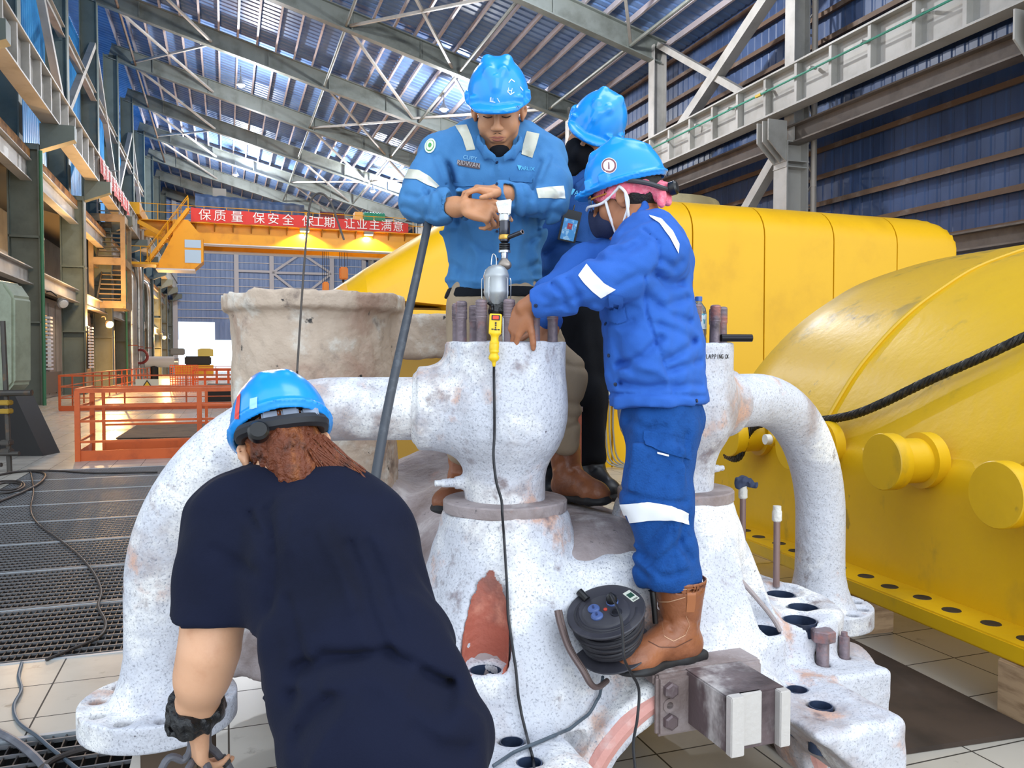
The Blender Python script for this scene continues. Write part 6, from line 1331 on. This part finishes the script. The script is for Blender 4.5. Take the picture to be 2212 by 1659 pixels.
# ---------------------------------------------------------------- the worker in the foreground seen from behind
def build_near():
    q = lambda x, y, Y: pY(x, y, Y)
    T = thing('person', 'person in black T-shirt and hard hat bending in the foreground, seen from behind', 'person', arr(-.25, 1.25, 0))
    B = basis(arr(-.22, .80, -.52), arr(-.10, .2, 1)); B = basis(B[1], B[2] + B[0]*-.10); C0 = q(607, 928, 1.90); HC_ = C0 - B[2]*.054 + B[1]*.004
    s = Solid(); P = add_head(s, HC_, B, neck=q(640, 1040, 1.84))
    lat = unit(arr(.97, .1, 0))
    s.cap(q(660, 1130, 1.82), q(835, 1640, 1.52), .06, .075, .05, flat=(lat, 1.5)); s.cap(q(490, 1120, 1.83), q(790, 1130, 1.82), .035, .035, .05)
    s.chain([q(472, 1115, 1.80), q(462, 1330, 1.73), q(452, 1405, 1.715)], [.062, .061, .060], .03); s.chain([q(452, 1405, 1.715), q(438, 1460, 1.72), q(424, 1535, 1.76), q(420, 1560, 1.765)], [.056, .053, .042, .036], .03)
    s.chain([q(800, 1125, 1.82), q(760, 1330, 1.97), q(600, 1500, 2.0)], [.055, .045, .03], .03)
    add_hand(s, q(420, 1562, 1.765), arr(.05, .12, -.98), arr(-.75, -.62, -.1), 1, [(.5, .7, .5), (.55, .8, .5), (.6, .85, .5), (.65, .9, .5)], .05, ((.8, .45, .4), .3), 1.0)
    s.build('body', SKIN_P, T, h=.0052, smooth=2)
    hat = hard_hat(T, C0, B)
    hc = lambda r, f, u: at(C0, B, r, f, u)
    MB().tube(path([hc(-.09, -.02, -.02), hc(-.085, -.075, -.03), hc(-.04, -.112, -.04), hc(.04, -.112, -.04), hc(.085, -.075, -.03), hc(.09, -.02, -.02)]), .016, 8).build('rear_strap', M('strap_dark', '1b1d24', .6), hat, smooth=True)
    for r in (-.055, -.012, .032): MB().box(hc(r+.03, -.118+abs(r+.03)*.25, -.026), (.019, .005, .017), B).build('strap_pad', M('pad_grey', '8a93a4', .6), hat, bevel=.004)
    MB().lathe([(.022, 0), (.023, .004), (.023, .02), (.018, .026), (.001, .027)], hc(-.055, -.112, -.062), -B[1], 20).build('ratchet_knob', M('black_plastic', '141416', .35), hat, smooth=True)
    hb = bvh(hat); strip(hb, [(514, 858), (510, 880), (508, 905)], [(521, 850), (519, 880), (517, 905)], 'red_sticker', M('sticker_red', 'e0403a', .4), hat, off=.002); strip(hb, [(541, 862), (557, 858)], [(540, 884), (556, 880)], 'pale_sticker', M('sticker_pale', '9fd0ea', .4), hat, off=.002)
    # long reddish hair
    HAIR = M('hair_red_brown', '6a3216', .55, var=[('9a5a2c', 24, .45, .7, (1, 1, .2)), ('3a1a0e', 18, .5, .75)], bump=(120, .5)); h = Solid().ell(P(0, -.018, .02), (.084, .10, .10), B, .01); h.ell(P(0, .095, -.005), (.1, .10, .13), B, .02, 'cut'); h.box(P(0, 0, .12), (.2, .2, .08), B, .01, .01, 'cut'); h.cap(P(0, -.06, -.03), q(640, 1020, 1.80), .045, .05, .04)
    h.build('hair', HAIR, T, h=.0055, noise=[(.002, .02)])
    r = np.random.RandomState(4); st = MB()
    for i in range(70):
        a = r.uniform(-1, 1); x0 = 640+62*a+r.uniform(-6, 6); e = (700+70*r.rand()+40*max(a, 0), 1010+60*r.rand()) if a > -.1 else (585+60*r.rand()+50*(a+1), 1000+40*r.rand())
        st.tube(path([q(x0, 940, 1.82), q((x0+e[0])/2-8, 975+8*r.rand(), 1.79), q(e[0], e[1], 1.785)], 6), [.003]*3+[.0026]*5+[.0022]*4+[.001], 5)
    tag(st.build('hair_strands', HAIR, T, smooth=True), kind='stuff')
    # T-shirt
    j = Solid()
    j.chain([q(860, 1820, 1.46), q(832, 1600, 1.53), q(768, 1400, 1.66), q(695, 1200, 1.77), q(668, 1130, 1.81)], [.118, .122, .126, .13, .10], .09, flat=(lat, 1.42)); j.chain([q(492, 1115, 1.81), q(560, 1068, 1.82), q(655, 1058, 1.83), q(745, 1072, 1.82), q(802, 1128, 1.81)], [.070, .060, .055, .058, .068], .055)
    j.chain([q(488, 1115, 1.80), q(470, 1220, 1.76), q(462, 1345, 1.73)], [.085, .083, .092], .045); j.chain([q(800, 1122, 1.81), q(770, 1260, 1.93)], [.07, .075], .045)
    j.box(q(455, 1392, 1.72), (.16, .13, .062), (unit(arr(1, 0, -.07)), arr(0, 1, 0), unit(arr(.07, 0, 1))), .004, .006, 'cut')
    j.cyl(q(464, 1310, 1.74), q(458, 1400, 1.715), .070, .004, .008, 'cut')
    j.cap(q(625, 980, 1.88), q(648, 1015, 1.84), .062, .06, .02, 'cut')
    y1 = arr(0, 1, 0); S = lambda pts, w, d: j.fold([q(a, b, 1.68+(1100-b)/550*.27) for a, b in pts], w, d, y1)
    for pts, w, d in (([(575, 1100), (598, 1180), (580, 1290), (572, 1320)], .012, .007), ([(560, 1110), (580, 1150), (590, 1190)], .008, .008), ([(520, 1120), (560, 1160), (585, 1200)], .008, .006), ([(640, 1460), (700, 1440), (790, 1425), (880, 1450), (960, 1520)], .018, .020), ([(650, 1480), (720, 1455), (800, 1440), (880, 1465)], .016, -.016), ([(700, 1410), (760, 1420), (840, 1415)], .012, .008),
                      ([(750, 1180), (790, 1300), (830, 1400), (870, 1460)], .014, .009), ([(700, 1140), (740, 1220), (770, 1300)], .014, -.007), ([(790, 1180), (830, 1290), (860, 1360)], .012, .006), ([(620, 1520), (650, 1490), (690, 1470)], .014, .011), ([(640, 1600), (680, 1540), (720, 1500)], .015, .010), ([(680, 1640), (720, 1560), (770, 1500)], .016, -.008), ([(900, 1560), (950, 1620), (1000, 1650)], .016, .008), ([(620, 1300), (640, 1380), (655, 1440)], .012, .007), ([(440, 1200), (480, 1230), (540, 1240)], .012, .006), ([(640, 1110), (630, 1180)], .012, -.005)): S(pts, w, d)
    j.build('t_shirt', TEE, T, h=.0068, noise=[(.0018, .12)])
    # jeans and shoes below the frame
    t = Solid(); t.cap(q(850, 1850, 1.43), q(852, 1870, 1.42), .11, .11, .05, flat=(lat, 1.35)); hp = q(852, 1870, 1.42)
    for k in (-1, 1): t.chain([hp+lat*.09*k, hp+lat*.12*k+arr(.02, .06, -.32), arr(hp[0]+.13*k+.02, hp[1]-.05, .10)], [.11, .085, .065], .04)
    t.build('jeans', cloth('jeans_blue', '2b4f86', '21406f'), T, h=.009)
    for k in (-1, 1): boot(T, arr(hp[0]+.13*k+.02, hp[1]-.05, .10), arr(.1*k-.1, 1, 0), arr(0, 0, 1), .27, .1, mat=M('black_leather', '17181c', .45), name='shoe')
    # black cloth tied round the wrist
    w = Solid(); c = q(424, 1533, 1.76); ax = unit(q(420, 1565, 1.765)-q(430, 1490, 1.735)); ax = unit(ax+arr(.15, 0, 0)); 
    w.tor(c, ax, .050, .013, .008); w.tor(c+ax*.016+arr(-.004, 0, 0), unit(ax+arr(.2, .1, 0)), .049, .013, .006); w.tor(c-ax*.016, unit(ax+arr(-.15, .1, 0)), .050, .012, .006); w.ell(c+arr(.0, -.056, -.004), (.02, .014, .016), k=.008)
    wr = w.build('wrist_cloth', M('black_wrap', '0f1014', .4, bump=(60, .5)), h=.004, noise=[(.002, .03)], org=c); tag(wr, 'black cloth tied around the wrist of the stooping person', 'cloth')
    # grey hoses gathered in the hand
    HOSE = M('grey_hose', '55565e', .5, var=[('6d6e76', 8, .5, .7)])
    g = q(428, 1612, 1.775)
    for i, (x, y, Y, lab) in enumerate(((350, 1660, 1.75, 'grey hose held in the fist, leftmost of the bundle'), (395, 1700, 1.72, 'grey hose held in the fist, middle of the bundle'), (455, 1700, 1.72, 'grey hose held in the fist, right of the middle one'), (505, 1690, 1.8, 'grey hose with black band held in the fist, rightmost of the bundle'))):
        e = q(x, y, Y); off = arr(-.016+.011*i, .012*(i % 2), .0)
        P_ = path([g+off+arr(.0, .01, .075-.008*i), g+off, g+off*2+arr(0, 0, -.03), e, e+arr((x-428)/1500, -.05, -.25), arr(e[0]+(x-428)/900, e[1]-.1, .025)], 8)
        t2 = thing('hose', lab, 'hose', g+off, 'hoses in the fist'); MB().tube(P_, .0085, 10).build('tube', HOSE, t2, smooth=True)
        if i == 3: MB().tube([P_[18], P_[21]], .0115, 10).build('black_band', M('black_plastic', '141416', .35), t2, smooth=True)
build_near()
# ---------------------------------------------------------------- tools, cables and small things
q = pY
SILVER = M('polished_steel', 'c8c8c6', .22, .9, var=[('9a9896', 20, .5, .75)]); CHROME = M('dark_chrome', '4a4a50', .18, .85); BRASS = M('brass_ring', 'c69a4a', .3, .8)
BLKP = M('black_plastic', '141416', .35); ALU = M('cast_aluminium', 'a9adb0', .42, .5, var=[('85888c', 9, .5, .75)])
Z = arr(0, 0, 1)
# lapping tool held over the valve
YT = 2.715; c = q(1090, 470, YT)
def tz(y): return q(1090, y, YT)
lt = thing('lapping_tool', 'upright silver and black lapping tool with side handle under the folded hands', 'tool', tz(600))
o = tz(449); MB().prism([(-.030, .020), (.024, .026), (.020, -.026), (-.018, -.024)], o+arr(0, .02, 0), (arr(1, 0, 0), Z, arr(0, -1, 0)), .04).build('head_block', SILVER, lt, bevel=.004)
MB().lathe([(.0195, 0), (.0205, .004), (.0205, .02), (.0185, .024)], tz(478), n=24).build('collar', SILVER, lt, smooth=True)
MB().lathe([(.0165, 0), (.0185, .004), (.0185, .044), (.017, .05)], tz(508), n=24).build('barrel', CHROME, lt, smooth=True)
MB().lathe([(.0185, 0), (.0195, .002), (.0195, .014), (.0185, .016)], tz(518), n=30).build('brass_ring', BRASS, lt, smooth=True)
MB().lathe([(.010, 0), (.016, .006), (.0165, .011)], tz(525), n=20).build('cone', CHROME, lt, smooth=True)
pf = []
for k in range(4): pf += [(.0175, .006*k), (.0185, .001+.006*k), (.0185, .004+.006*k), (.0160, .0055+.006*k)]
MB().lathe(pf, tz(541), n=24).build('knurled_ring', BLKP, lt, smooth=True)
MB().lathe([(.0195, 0), (.0195, .007)], tz(546), n=24).build('washer', SILVER, lt, smooth=True)
MB().lathe([(.009, 0), (.0105, .004), (.0105, .026)], tz(562), n=16).build('stem', SILVER, lt, smooth=True)
jt = Solid().cap(tz(574), tz(562), .013, .011).ell(tz(573)+arr(.012, -.006, 0), (.010, .010, .010)).ell(tz(571)-arr(.010, .004, 0), (.008, .009, .008)); jt.build('universal_joint', M('joint_steel', '9a8f86', .4, .7), lt, h=.0022)
MB().tube([tz(575), tz(660), tz(770)], .0085, 12).build('spindle', SILVER, lt, smooth=True)
a, b = tz(514)+arr(.012, -.01, 0), q(1128, 501, YT-.05); hd = MB().tube([a, b], .0075, 14, caps=False); hd.tube([b, a], .005, 14, caps=False); hd.build('side_handle', CHROME, lt, smooth=True)
MB().lathe([(.0052, 0), (.0078, 0), (.0078, .002), (.0052, .002)], b, b-a, 16, cap=False).build('handle_rim', SILVER, lt, smooth=True)
# hand lamp
YLm = 2.60
def lz(y): return q(1072, y, YLm)
k = YLm/1750
wl_ = thing('hand_lamp', 'grey metal caged hand lamp with hook and black taped neck', 'lamp', lz(660))
H = lambda y: (660-y)*k
MB().lathe([(17*k, H(658)), (20*k, H(650)), (26*k, H(638)), (27*k, H(634)), (27.5*k, H(630)), (26.5*k, H(628)), (27*k, H(600)), (28*k, H(597)), (27*k, H(594)), (24*k, H(584)), (17*k, H(577)), (8*k, H(573)), (.0005, H(572))], lz(660), n=36).build('shield', ALU, wl_, smooth=True, angle=60)
for ang in (-1.45, -.5, .9, 1.5, 2.6, 3.7):
    d = arr(math.sin(ang), -math.cos(ang), 0); rr_ = 29.5*k
    MB().tube(path([lz(657)+d*18*k, lz(648)+d*rr_, lz(630)+d*rr_*1.06, lz(608)+d*rr_*1.06, lz(601)+d*rr_]), .0016, 6).build('guard_wire', SILVER, wl_, smooth=True)
MB().tube(path([lz(574)+arr(.0, 0, 0), q(1072, 560, YLm), q(1070, 552, YLm), q(1066, 549, YLm), q(1063, 553, YLm), q(1061, 572, YLm)], 6), .0017, 8).build('hook', SILVER, wl_, smooth=True)
tp_ = Solid().cap(lz(672), lz(655), .027, .022, .01); 
for i in range(7): a_ = i*2.1; tp_.cap(lz(657+2.6*i)+arr(.026*math.cos(a_), -.018+.01*math.sin(a_), 0), lz(659+2.6*i)+arr(-.024*math.cos(a_*1.7), -.018, .004), .0055, .005, .006)
tp_.build('taped_neck', M('black_tape', '131317', .35, bump=(80, .3)), wl_, h=.0028)
# yellow extension socket
YS = 2.485; k = YS/1750
def sp(x, y): return q(x, y, YS)
ps = thing('extension_socket', 'yellow handheld extension socket hanging over the valve edge', 'socket', sp(1068, 740))
YP = M('socket_yellow', 'f0c516', .35, var=[('d8ae10', 12, .5, .75)])
tl = .035
sb = Solid(); Fs = (unit(arr(1, 0, -.05)), arr(0, 1, 0), unit(arr(.05, 0, 1)))
sb.box(sp(1070, 700), (13.5*k, .013, 22*k), Fs, .004, .004); sb.cap(sp(1069, 722), sp(1067, 768), 8.5*k, 8*k, .012); sb.cap(sp(1067.5, 748), sp(1067, 752), 9.8*k, 9.8*k, .01); sb.ell(sp(1067, 773), (12*k, .014, 9*k), k=.008); sb.cap(sp(1067, 780), sp(1067, 789), 4.5*k, 4*k, .004)
for y in (740, 760): sb.tor(sp(1068, y), Z, 9.2*k, .0025, .003)
sk = sb.build('socket_body', YP, ps, h=.0021, smooth=2)
yf = YS-.0132
P_ = lambda x, y, dy=0: q(x, y, yf-dy)
MB().box(P_(1071, 686, .001), (9*k, .002, 5.5*k), Fs).build('switch_bezel', BLKP, sk, bevel=.001); MB().box(P_(1071, 686, .003), (6.2*k, .002, 3.6*k), Fs).build('red_switch', M('red_switch', 'e03820', .3, emit=('ff3010', .6)), sk, bevel=.001)
for x, y, w, h in ((1071, 698, 1.6, 2.4), (1071, 703, 1.6, 1.5), (1070.5, 712, 2.6, 1.4), (1064, 711, 2.4, 1.1), (1077, 712, 2.4, 1.1), (1070.5, 708, 1.3, 1.5)): MB().box(P_(x, y, .0004), (w*k, .0015, h*k), Fs).build('socket_slot', BLKP, sk)
# thin black cable running down from the socket over the casing
cb = bvh(*[o for o in cas.children if o.name.startswith(('casing', 'valve'))])
def on(x, y, off=.006, dflt=2.4):
    l, n_ = cast(cb, x, y)
    if l is None: return q(x, y, dflt)
    return l - unit(ray(x, y))*off
CBL = M('black_cable', '1b1b20', .45)
P_ = [sp(1067, 788), on(1067, 815, .012), on(1068, 880, .009), on(1068, 940, .009), q(1066, 985, 2.49), q(1072, 1040, 2.475), q(1083, 1080, 2.465), q(1085, 1112, 2.455)] + [on(x, y, .016) for x, y in resample([(1088, 1150), (1090, 1180), (1095, 1260), (1097, 1330), (1106, 1390), (1115, 1450), (1119, 1500), (1128, 1550), (1142, 1605), (1152, 1640), (1154, 1668)], 26)]
tag(MB().tube(path(P_, 8), .0042, 8).build('power_cable', CBL, smooth=True, org=P_[3]), 'thin black cable hanging from the yellow socket down the casing', 'cable')
# cable reel
rc = q(1309, 1322, 2.40); RN = unit(arr(-.22, -.36, .90)); RX = unit(np.cross(arr(0, 1, 0), RN)); RX = unit(RX - RN*(RX @ RN)); RY = np.cross(RN, RX)
rl_ = thing('cable_reel', 'black cable reel with sockets resting tilted against the casing', 'cable reel', rc - RN*.17)
DK = M('reel_black', '33323a', .5, var=[('4a4a52', 7, .5, .75), ('6a5550', 12, .68, .78)])
MB().lathe([(.03, -.004), (.112, -.004), (.1185, -.001), (.119, .004), (.1165, .0065), (.112, .004), (.074, .0035), (.07, .007), (.068, .0085), (.001, .0085)], rc, RN, 56).build('front_disc', DK, rl_, smooth=True, angle=40)
MB().lathe([(.001, 0), (.115, 0), (.117, .003), (.115, .006), (.05, .006)], rc-RN*.135, RN, 48).build('rear_disc', DK, rl_, smooth=True)
MB().lathe([(.055, 0), (.055, .13)], rc-RN*.133, RN, 30).build('drum', DK, rl_, smooth=True)
wd = []; rr_ = np.random.RandomState(2); prev = None
for i in range(11):
    z_ = -.118+.0108*i; R_ = .083+.006*math.sin(i*1.3); ph = rr_.rand()*6; t1, t2 = rr_.uniform(-.06, .06, 2)
    for kk in range(40):
        a_ = 2*math.pi*kk/40; wd.append(rc + RN*(z_+.0108*kk/40+R_*(t1*math.cos(a_)+t2*math.sin(a_))) + R_*(math.cos(a_)*RX+math.sin(a_)*RY))
MB().tube(wd, .0062, 8).build('wound_cable', M('reel_cable', '26252c', .5), rl_, smooth=True)
for lay in (1, 2):
    wd = []
    for i in range(8):
        z_ = -.112+.0135*i+.004*lay; R_ = .090+.007*lay-.004*abs(i-4); ph = rr_.rand()*6; t1, t2 = rr_.uniform(-.09, .09, 2)
        for kk in range(36):
            a_ = 2*math.pi*kk/36; wd.append(rc + RN*(z_+.0135*kk/36+R_*(t1*math.cos(a_)+t2*math.sin(a_))) + R_*(math.cos(a_)*RX+math.sin(a_)*RY))
    MB().tube(wd, .0062, 8).build('wound_cable', M('reel_cable', '26252c', .5), rl_, smooth=True)
CAPB = M('socket_cap_blue', '4a5f94', .45)
for a_, r_ in ((2.75, .036), (3.75, .036), (.75, .036)):
    p = rc + RN*.0085 + r_*(math.cos(a_)*RX+math.sin(a_)*RY)
    MB().lathe([(.0185, 0), (.0185, .004), (.015, .008), (.001, .0095)], p, RN, 24).build('socket_cap', CAPB, rl_, smooth=True)
    MB().box(p+RN*.010, (.003, .006, .0012), (RX, RY, RN)).build('cap_mark', M('cap_mark', '2d3a64', .5), rl_)
MB().lathe([(.018, 0), (.018, .003), (.013, .003), (.013, -.002), (.001, -.002)], rc+RN*.0085+.036*(math.cos(5.6)*RX+math.sin(5.6)*RY), RN, 24).build('open_socket', M('open_socket', '24242c', .4), rl_, smooth=True)
MB().lathe([(.006, 0), (.006, .003), (.001, .004)], rc+RN*.0085, RN, 14).build('reset_button', M('reset_red', 'b8402e', .4), rl_)
lo = rc + RN*.0045 + .095*(math.cos(.42)*RX+math.sin(.42)*RY); LX = unit(-math.sin(.42)*RX+math.cos(.42)*RY); LY = np.cross(RN, LX)
MB().box(lo, (.026, .0125, .0008), (LX, LY, RN)).build('label', M('label_white', 'd4d6c8', .5), rl_); MB().box(lo+RN*.001+LX*.003, (.010, .009, .0006), (LX, LY, RN)).build('label_field', M('label_green', '1f4a3a', .5), rl_)
for i, dd in enumerate((.018, .022)): MB().box(lo+RN*.001-LX*dd, (.0012, .009, .0005), (LX, LY, RN)).build('label_print', M('label_print', '5a605a', .6), rl_)
hp_ = rc + .102*(math.cos(2.15)*RX+math.sin(2.15)*RY)
MB().tube([hp_+RN*.006-(math.cos(2.15)*RX+math.sin(2.15)*RY)*.02, hp_+RN*.022+(math.cos(2.15)*RX+math.sin(2.15)*RY)*.012], .012, 14).build('crank_knob', BLKP, rl_, smooth=True)
FRM = M('reel_frame_steel', '6a5a58', .45, .4)
for d_ in (0, .018): MB().tube(path([q(1203+d_*300, 1318, 2.38+d_), q(1210+d_*300, 1350, 2.37+d_), q(1228+d_*200, 1400, 2.36+d_), q(1258+d_*200, 1448, 2.34+d_), q(1276+d_*100, 1478, 2.34+d_), q(1292+d_*100, 1484, 2.37+d_), q(1312, 1470, 2.41)], 6), .0085, 10).build('frame_tube', FRM, rl_, smooth=True)
MB().tube(path([q(1416, 1345, 2.46), q(1412, 1300, 2.45), q(1409, 1275, 2.45)], 5), [.009]*5+[.0095]*5+[.013], 12).build('crank_grip', BLKP, rl_, smooth=True)
# plug and its cable, and the reel's own feed cable
p0 = rc+RN*.02+.036*(math.cos(.75)*RX+math.sin(.75)*RY)
pc = thing('plug_cable', 'black plug and cable leaving the reel, hanging past the brown boot', 'cable', p0)
MB().lathe([(.017, -.01), (.017, .006), (.011, .016), (.006, .022), (.001, .022)], p0, RN, 18).build('plug', BLKP, pc, smooth=True)
P_ = [p0+RN*.02, q(1336, 1318, 2.30), q(1343, 1345, 2.27), q(1346, 1390, 2.25), q(1349, 1425, 2.24), q(1364, 1455, 2.27), q(1380, 1490, 2.30), q(1377, 1550, 2.27), q(1368, 1610, 2.25), q(1375, 1680, 2.22)]
MB().tube(path(P_, 8), .0042, 8).build('cord', CBL, pc, smooth=True)
P_ = [q(1302, 1462, 2.40)] + [on(x, y, .018) for x, y in resample([(1296, 1500), (1275, 1540), (1230, 1575), (1170, 1600), (1110, 1625), (1065, 1655)], 18)]
tag(MB().tube(path(P_, 8), .0050, 8).build('feed_cable', M('grey_cable', '4a5560', .45), smooth=True, org=P_[2]), 'grey cable curving from under the reel across the casing flange', 'cable')
# dark hose and thin wire on the left of the valve
P_ = path([q(928, 470, 2.93), q(908, 560, 2.80), q(868, 740, 2.58), q(834, 900, 2.40), q(805, 1070, 2.24), q(785, 1200, 2.16), q(770, 1330, 2.10)], 8)
tag(MB().tube(P_, .0142, 14).build('dark_hose', M('dark_hose', '3d4148', .5, var=[('585d64', 20, .5, .75)]), smooth=True, org=P_[10]), 'thick dark grey hose rising from the stooping person to the front elbow', 'hose')
P_ = path([q(642, 800, 2.10), q(647, 720, 2.12), q(655, 600, 2.14), q(664, 490, 2.15), q(670, 440, 2.15), q(682, 420, 2.15), q(700, 420, 2.15), q(716, 440, 2.15), q(730, 480, 2.15), q(743, 518, 2.15)], 8)
tag(MB().tube([q(640, 830, 2.2), q(640, 1000, 2.35)] + P_, .0028, 8).build('bent_wire', M('thin_wire', '4a4440', .4, .6), smooth=True, org=P_[10]), 'thin bent wire with hooked top rising above the stooping person', 'wire')
# water bottle on the right valve
wb = cw(VT[1], VY, 1.6225) + arr(.12, .035, 0); wb = arr((1508-1106)/1750*3.03, 3.03, 1.6225)
bt = thing('water_bottle', 'clear plastic water bottle with blue cap behind the side worker', 'bottle', wb)
MB().lathe([(.02, 0), (.029, .004), (.030, .02), (.028, .03), (.030, .04), (.030, .075), (.030, .115), (.026, .135), (.014, .152), (.011, .158), (.011, .165)], wb, n=28).build('bottle_body', M('clear_plastic', 'e2ebee', .06, trans=.92), bt, smooth=True)
MB().lathe([(.0305, .055), (.0308, .056), (.0308, .112), (.0305, .113)], wb, n=28, cap=False).build('wrap_label', M('bottle_label', 'e9f2f4', .4, var=[('58a7c0', 60, .52, .6)]), bt, smooth=True)
MB().lathe([(.0125, .160), (.0135, .161), (.0135, .176), (.012, .178), (.001, .178)], wb, n=20).build('cap', M('cap_blue', '3565b8', .35), bt, smooth=True)
# floor cables on the left
def cable(lab, pts, r, mat, name='floor_cable', z=None): 
    P_ = [pZ(x, y, r if z is None else z) for x, y in pts]
    return tag(MB().tube(path(P_, 8), r, 8).build(name, mat, smooth=True, org=P_[0]), lab, 'cable')
DC = M('dark_cable', '2e2826', .55, var=[('4a3a32', 6, .5, .75)])
cable('dark cable loop lying on the grating at left edge, outer turn', [(-20, 1090), (20, 1075), (60, 1058), (90, 1040), (96, 1024), (70, 1018), (30, 1020), (-20, 1030)], .016, DC)
cable('coiled dark cable on the grating at left edge, inner turns', [(-20, 1068), (30, 1062), (52, 1050), (40, 1040), (0, 1040), (-25, 1050), (0, 1058), (35, 1056), (45, 1046), (10, 1043), (-25, 1056)], .014, DC, 'cable_coil', .03)
cable('thin dark cable winding down across the gratings', [(66, 1020), (72, 1060), (66, 1100), (80, 1130), (120, 1160), (165, 1195), (200, 1235), (218, 1275), (212, 1310), (228, 1345), (215, 1375), (160, 1400), (100, 1425)], .009, DC)
cable('grey cable on tiles between the two gratings', [(47, 1432), (40, 1460), (46, 1490), (30, 1525), (40, 1560), (80, 1590), (105, 1612), (140, 1640), (190, 1680)], .008, M('grey_cable', '4a5560', .45))
cable('thick grey hose crossing the bottom left corner', [(-30, 1570), (30, 1600), (80, 1640), (120, 1690)], .016, M('grey_hose', '55565e', .5))
cable('dark hose curving over the near grating towards the hand', [(70, 1680), (110, 1645), (160, 1625), (220, 1612), (290, 1608), (340, 1640), (360, 1690)], .013, DC, z=.02)
cable('dark cable along the far edge of the big grating', [(60, 1016), (120, 1017), (200, 1022), (280, 1021), (340, 1020)], .012, DC)
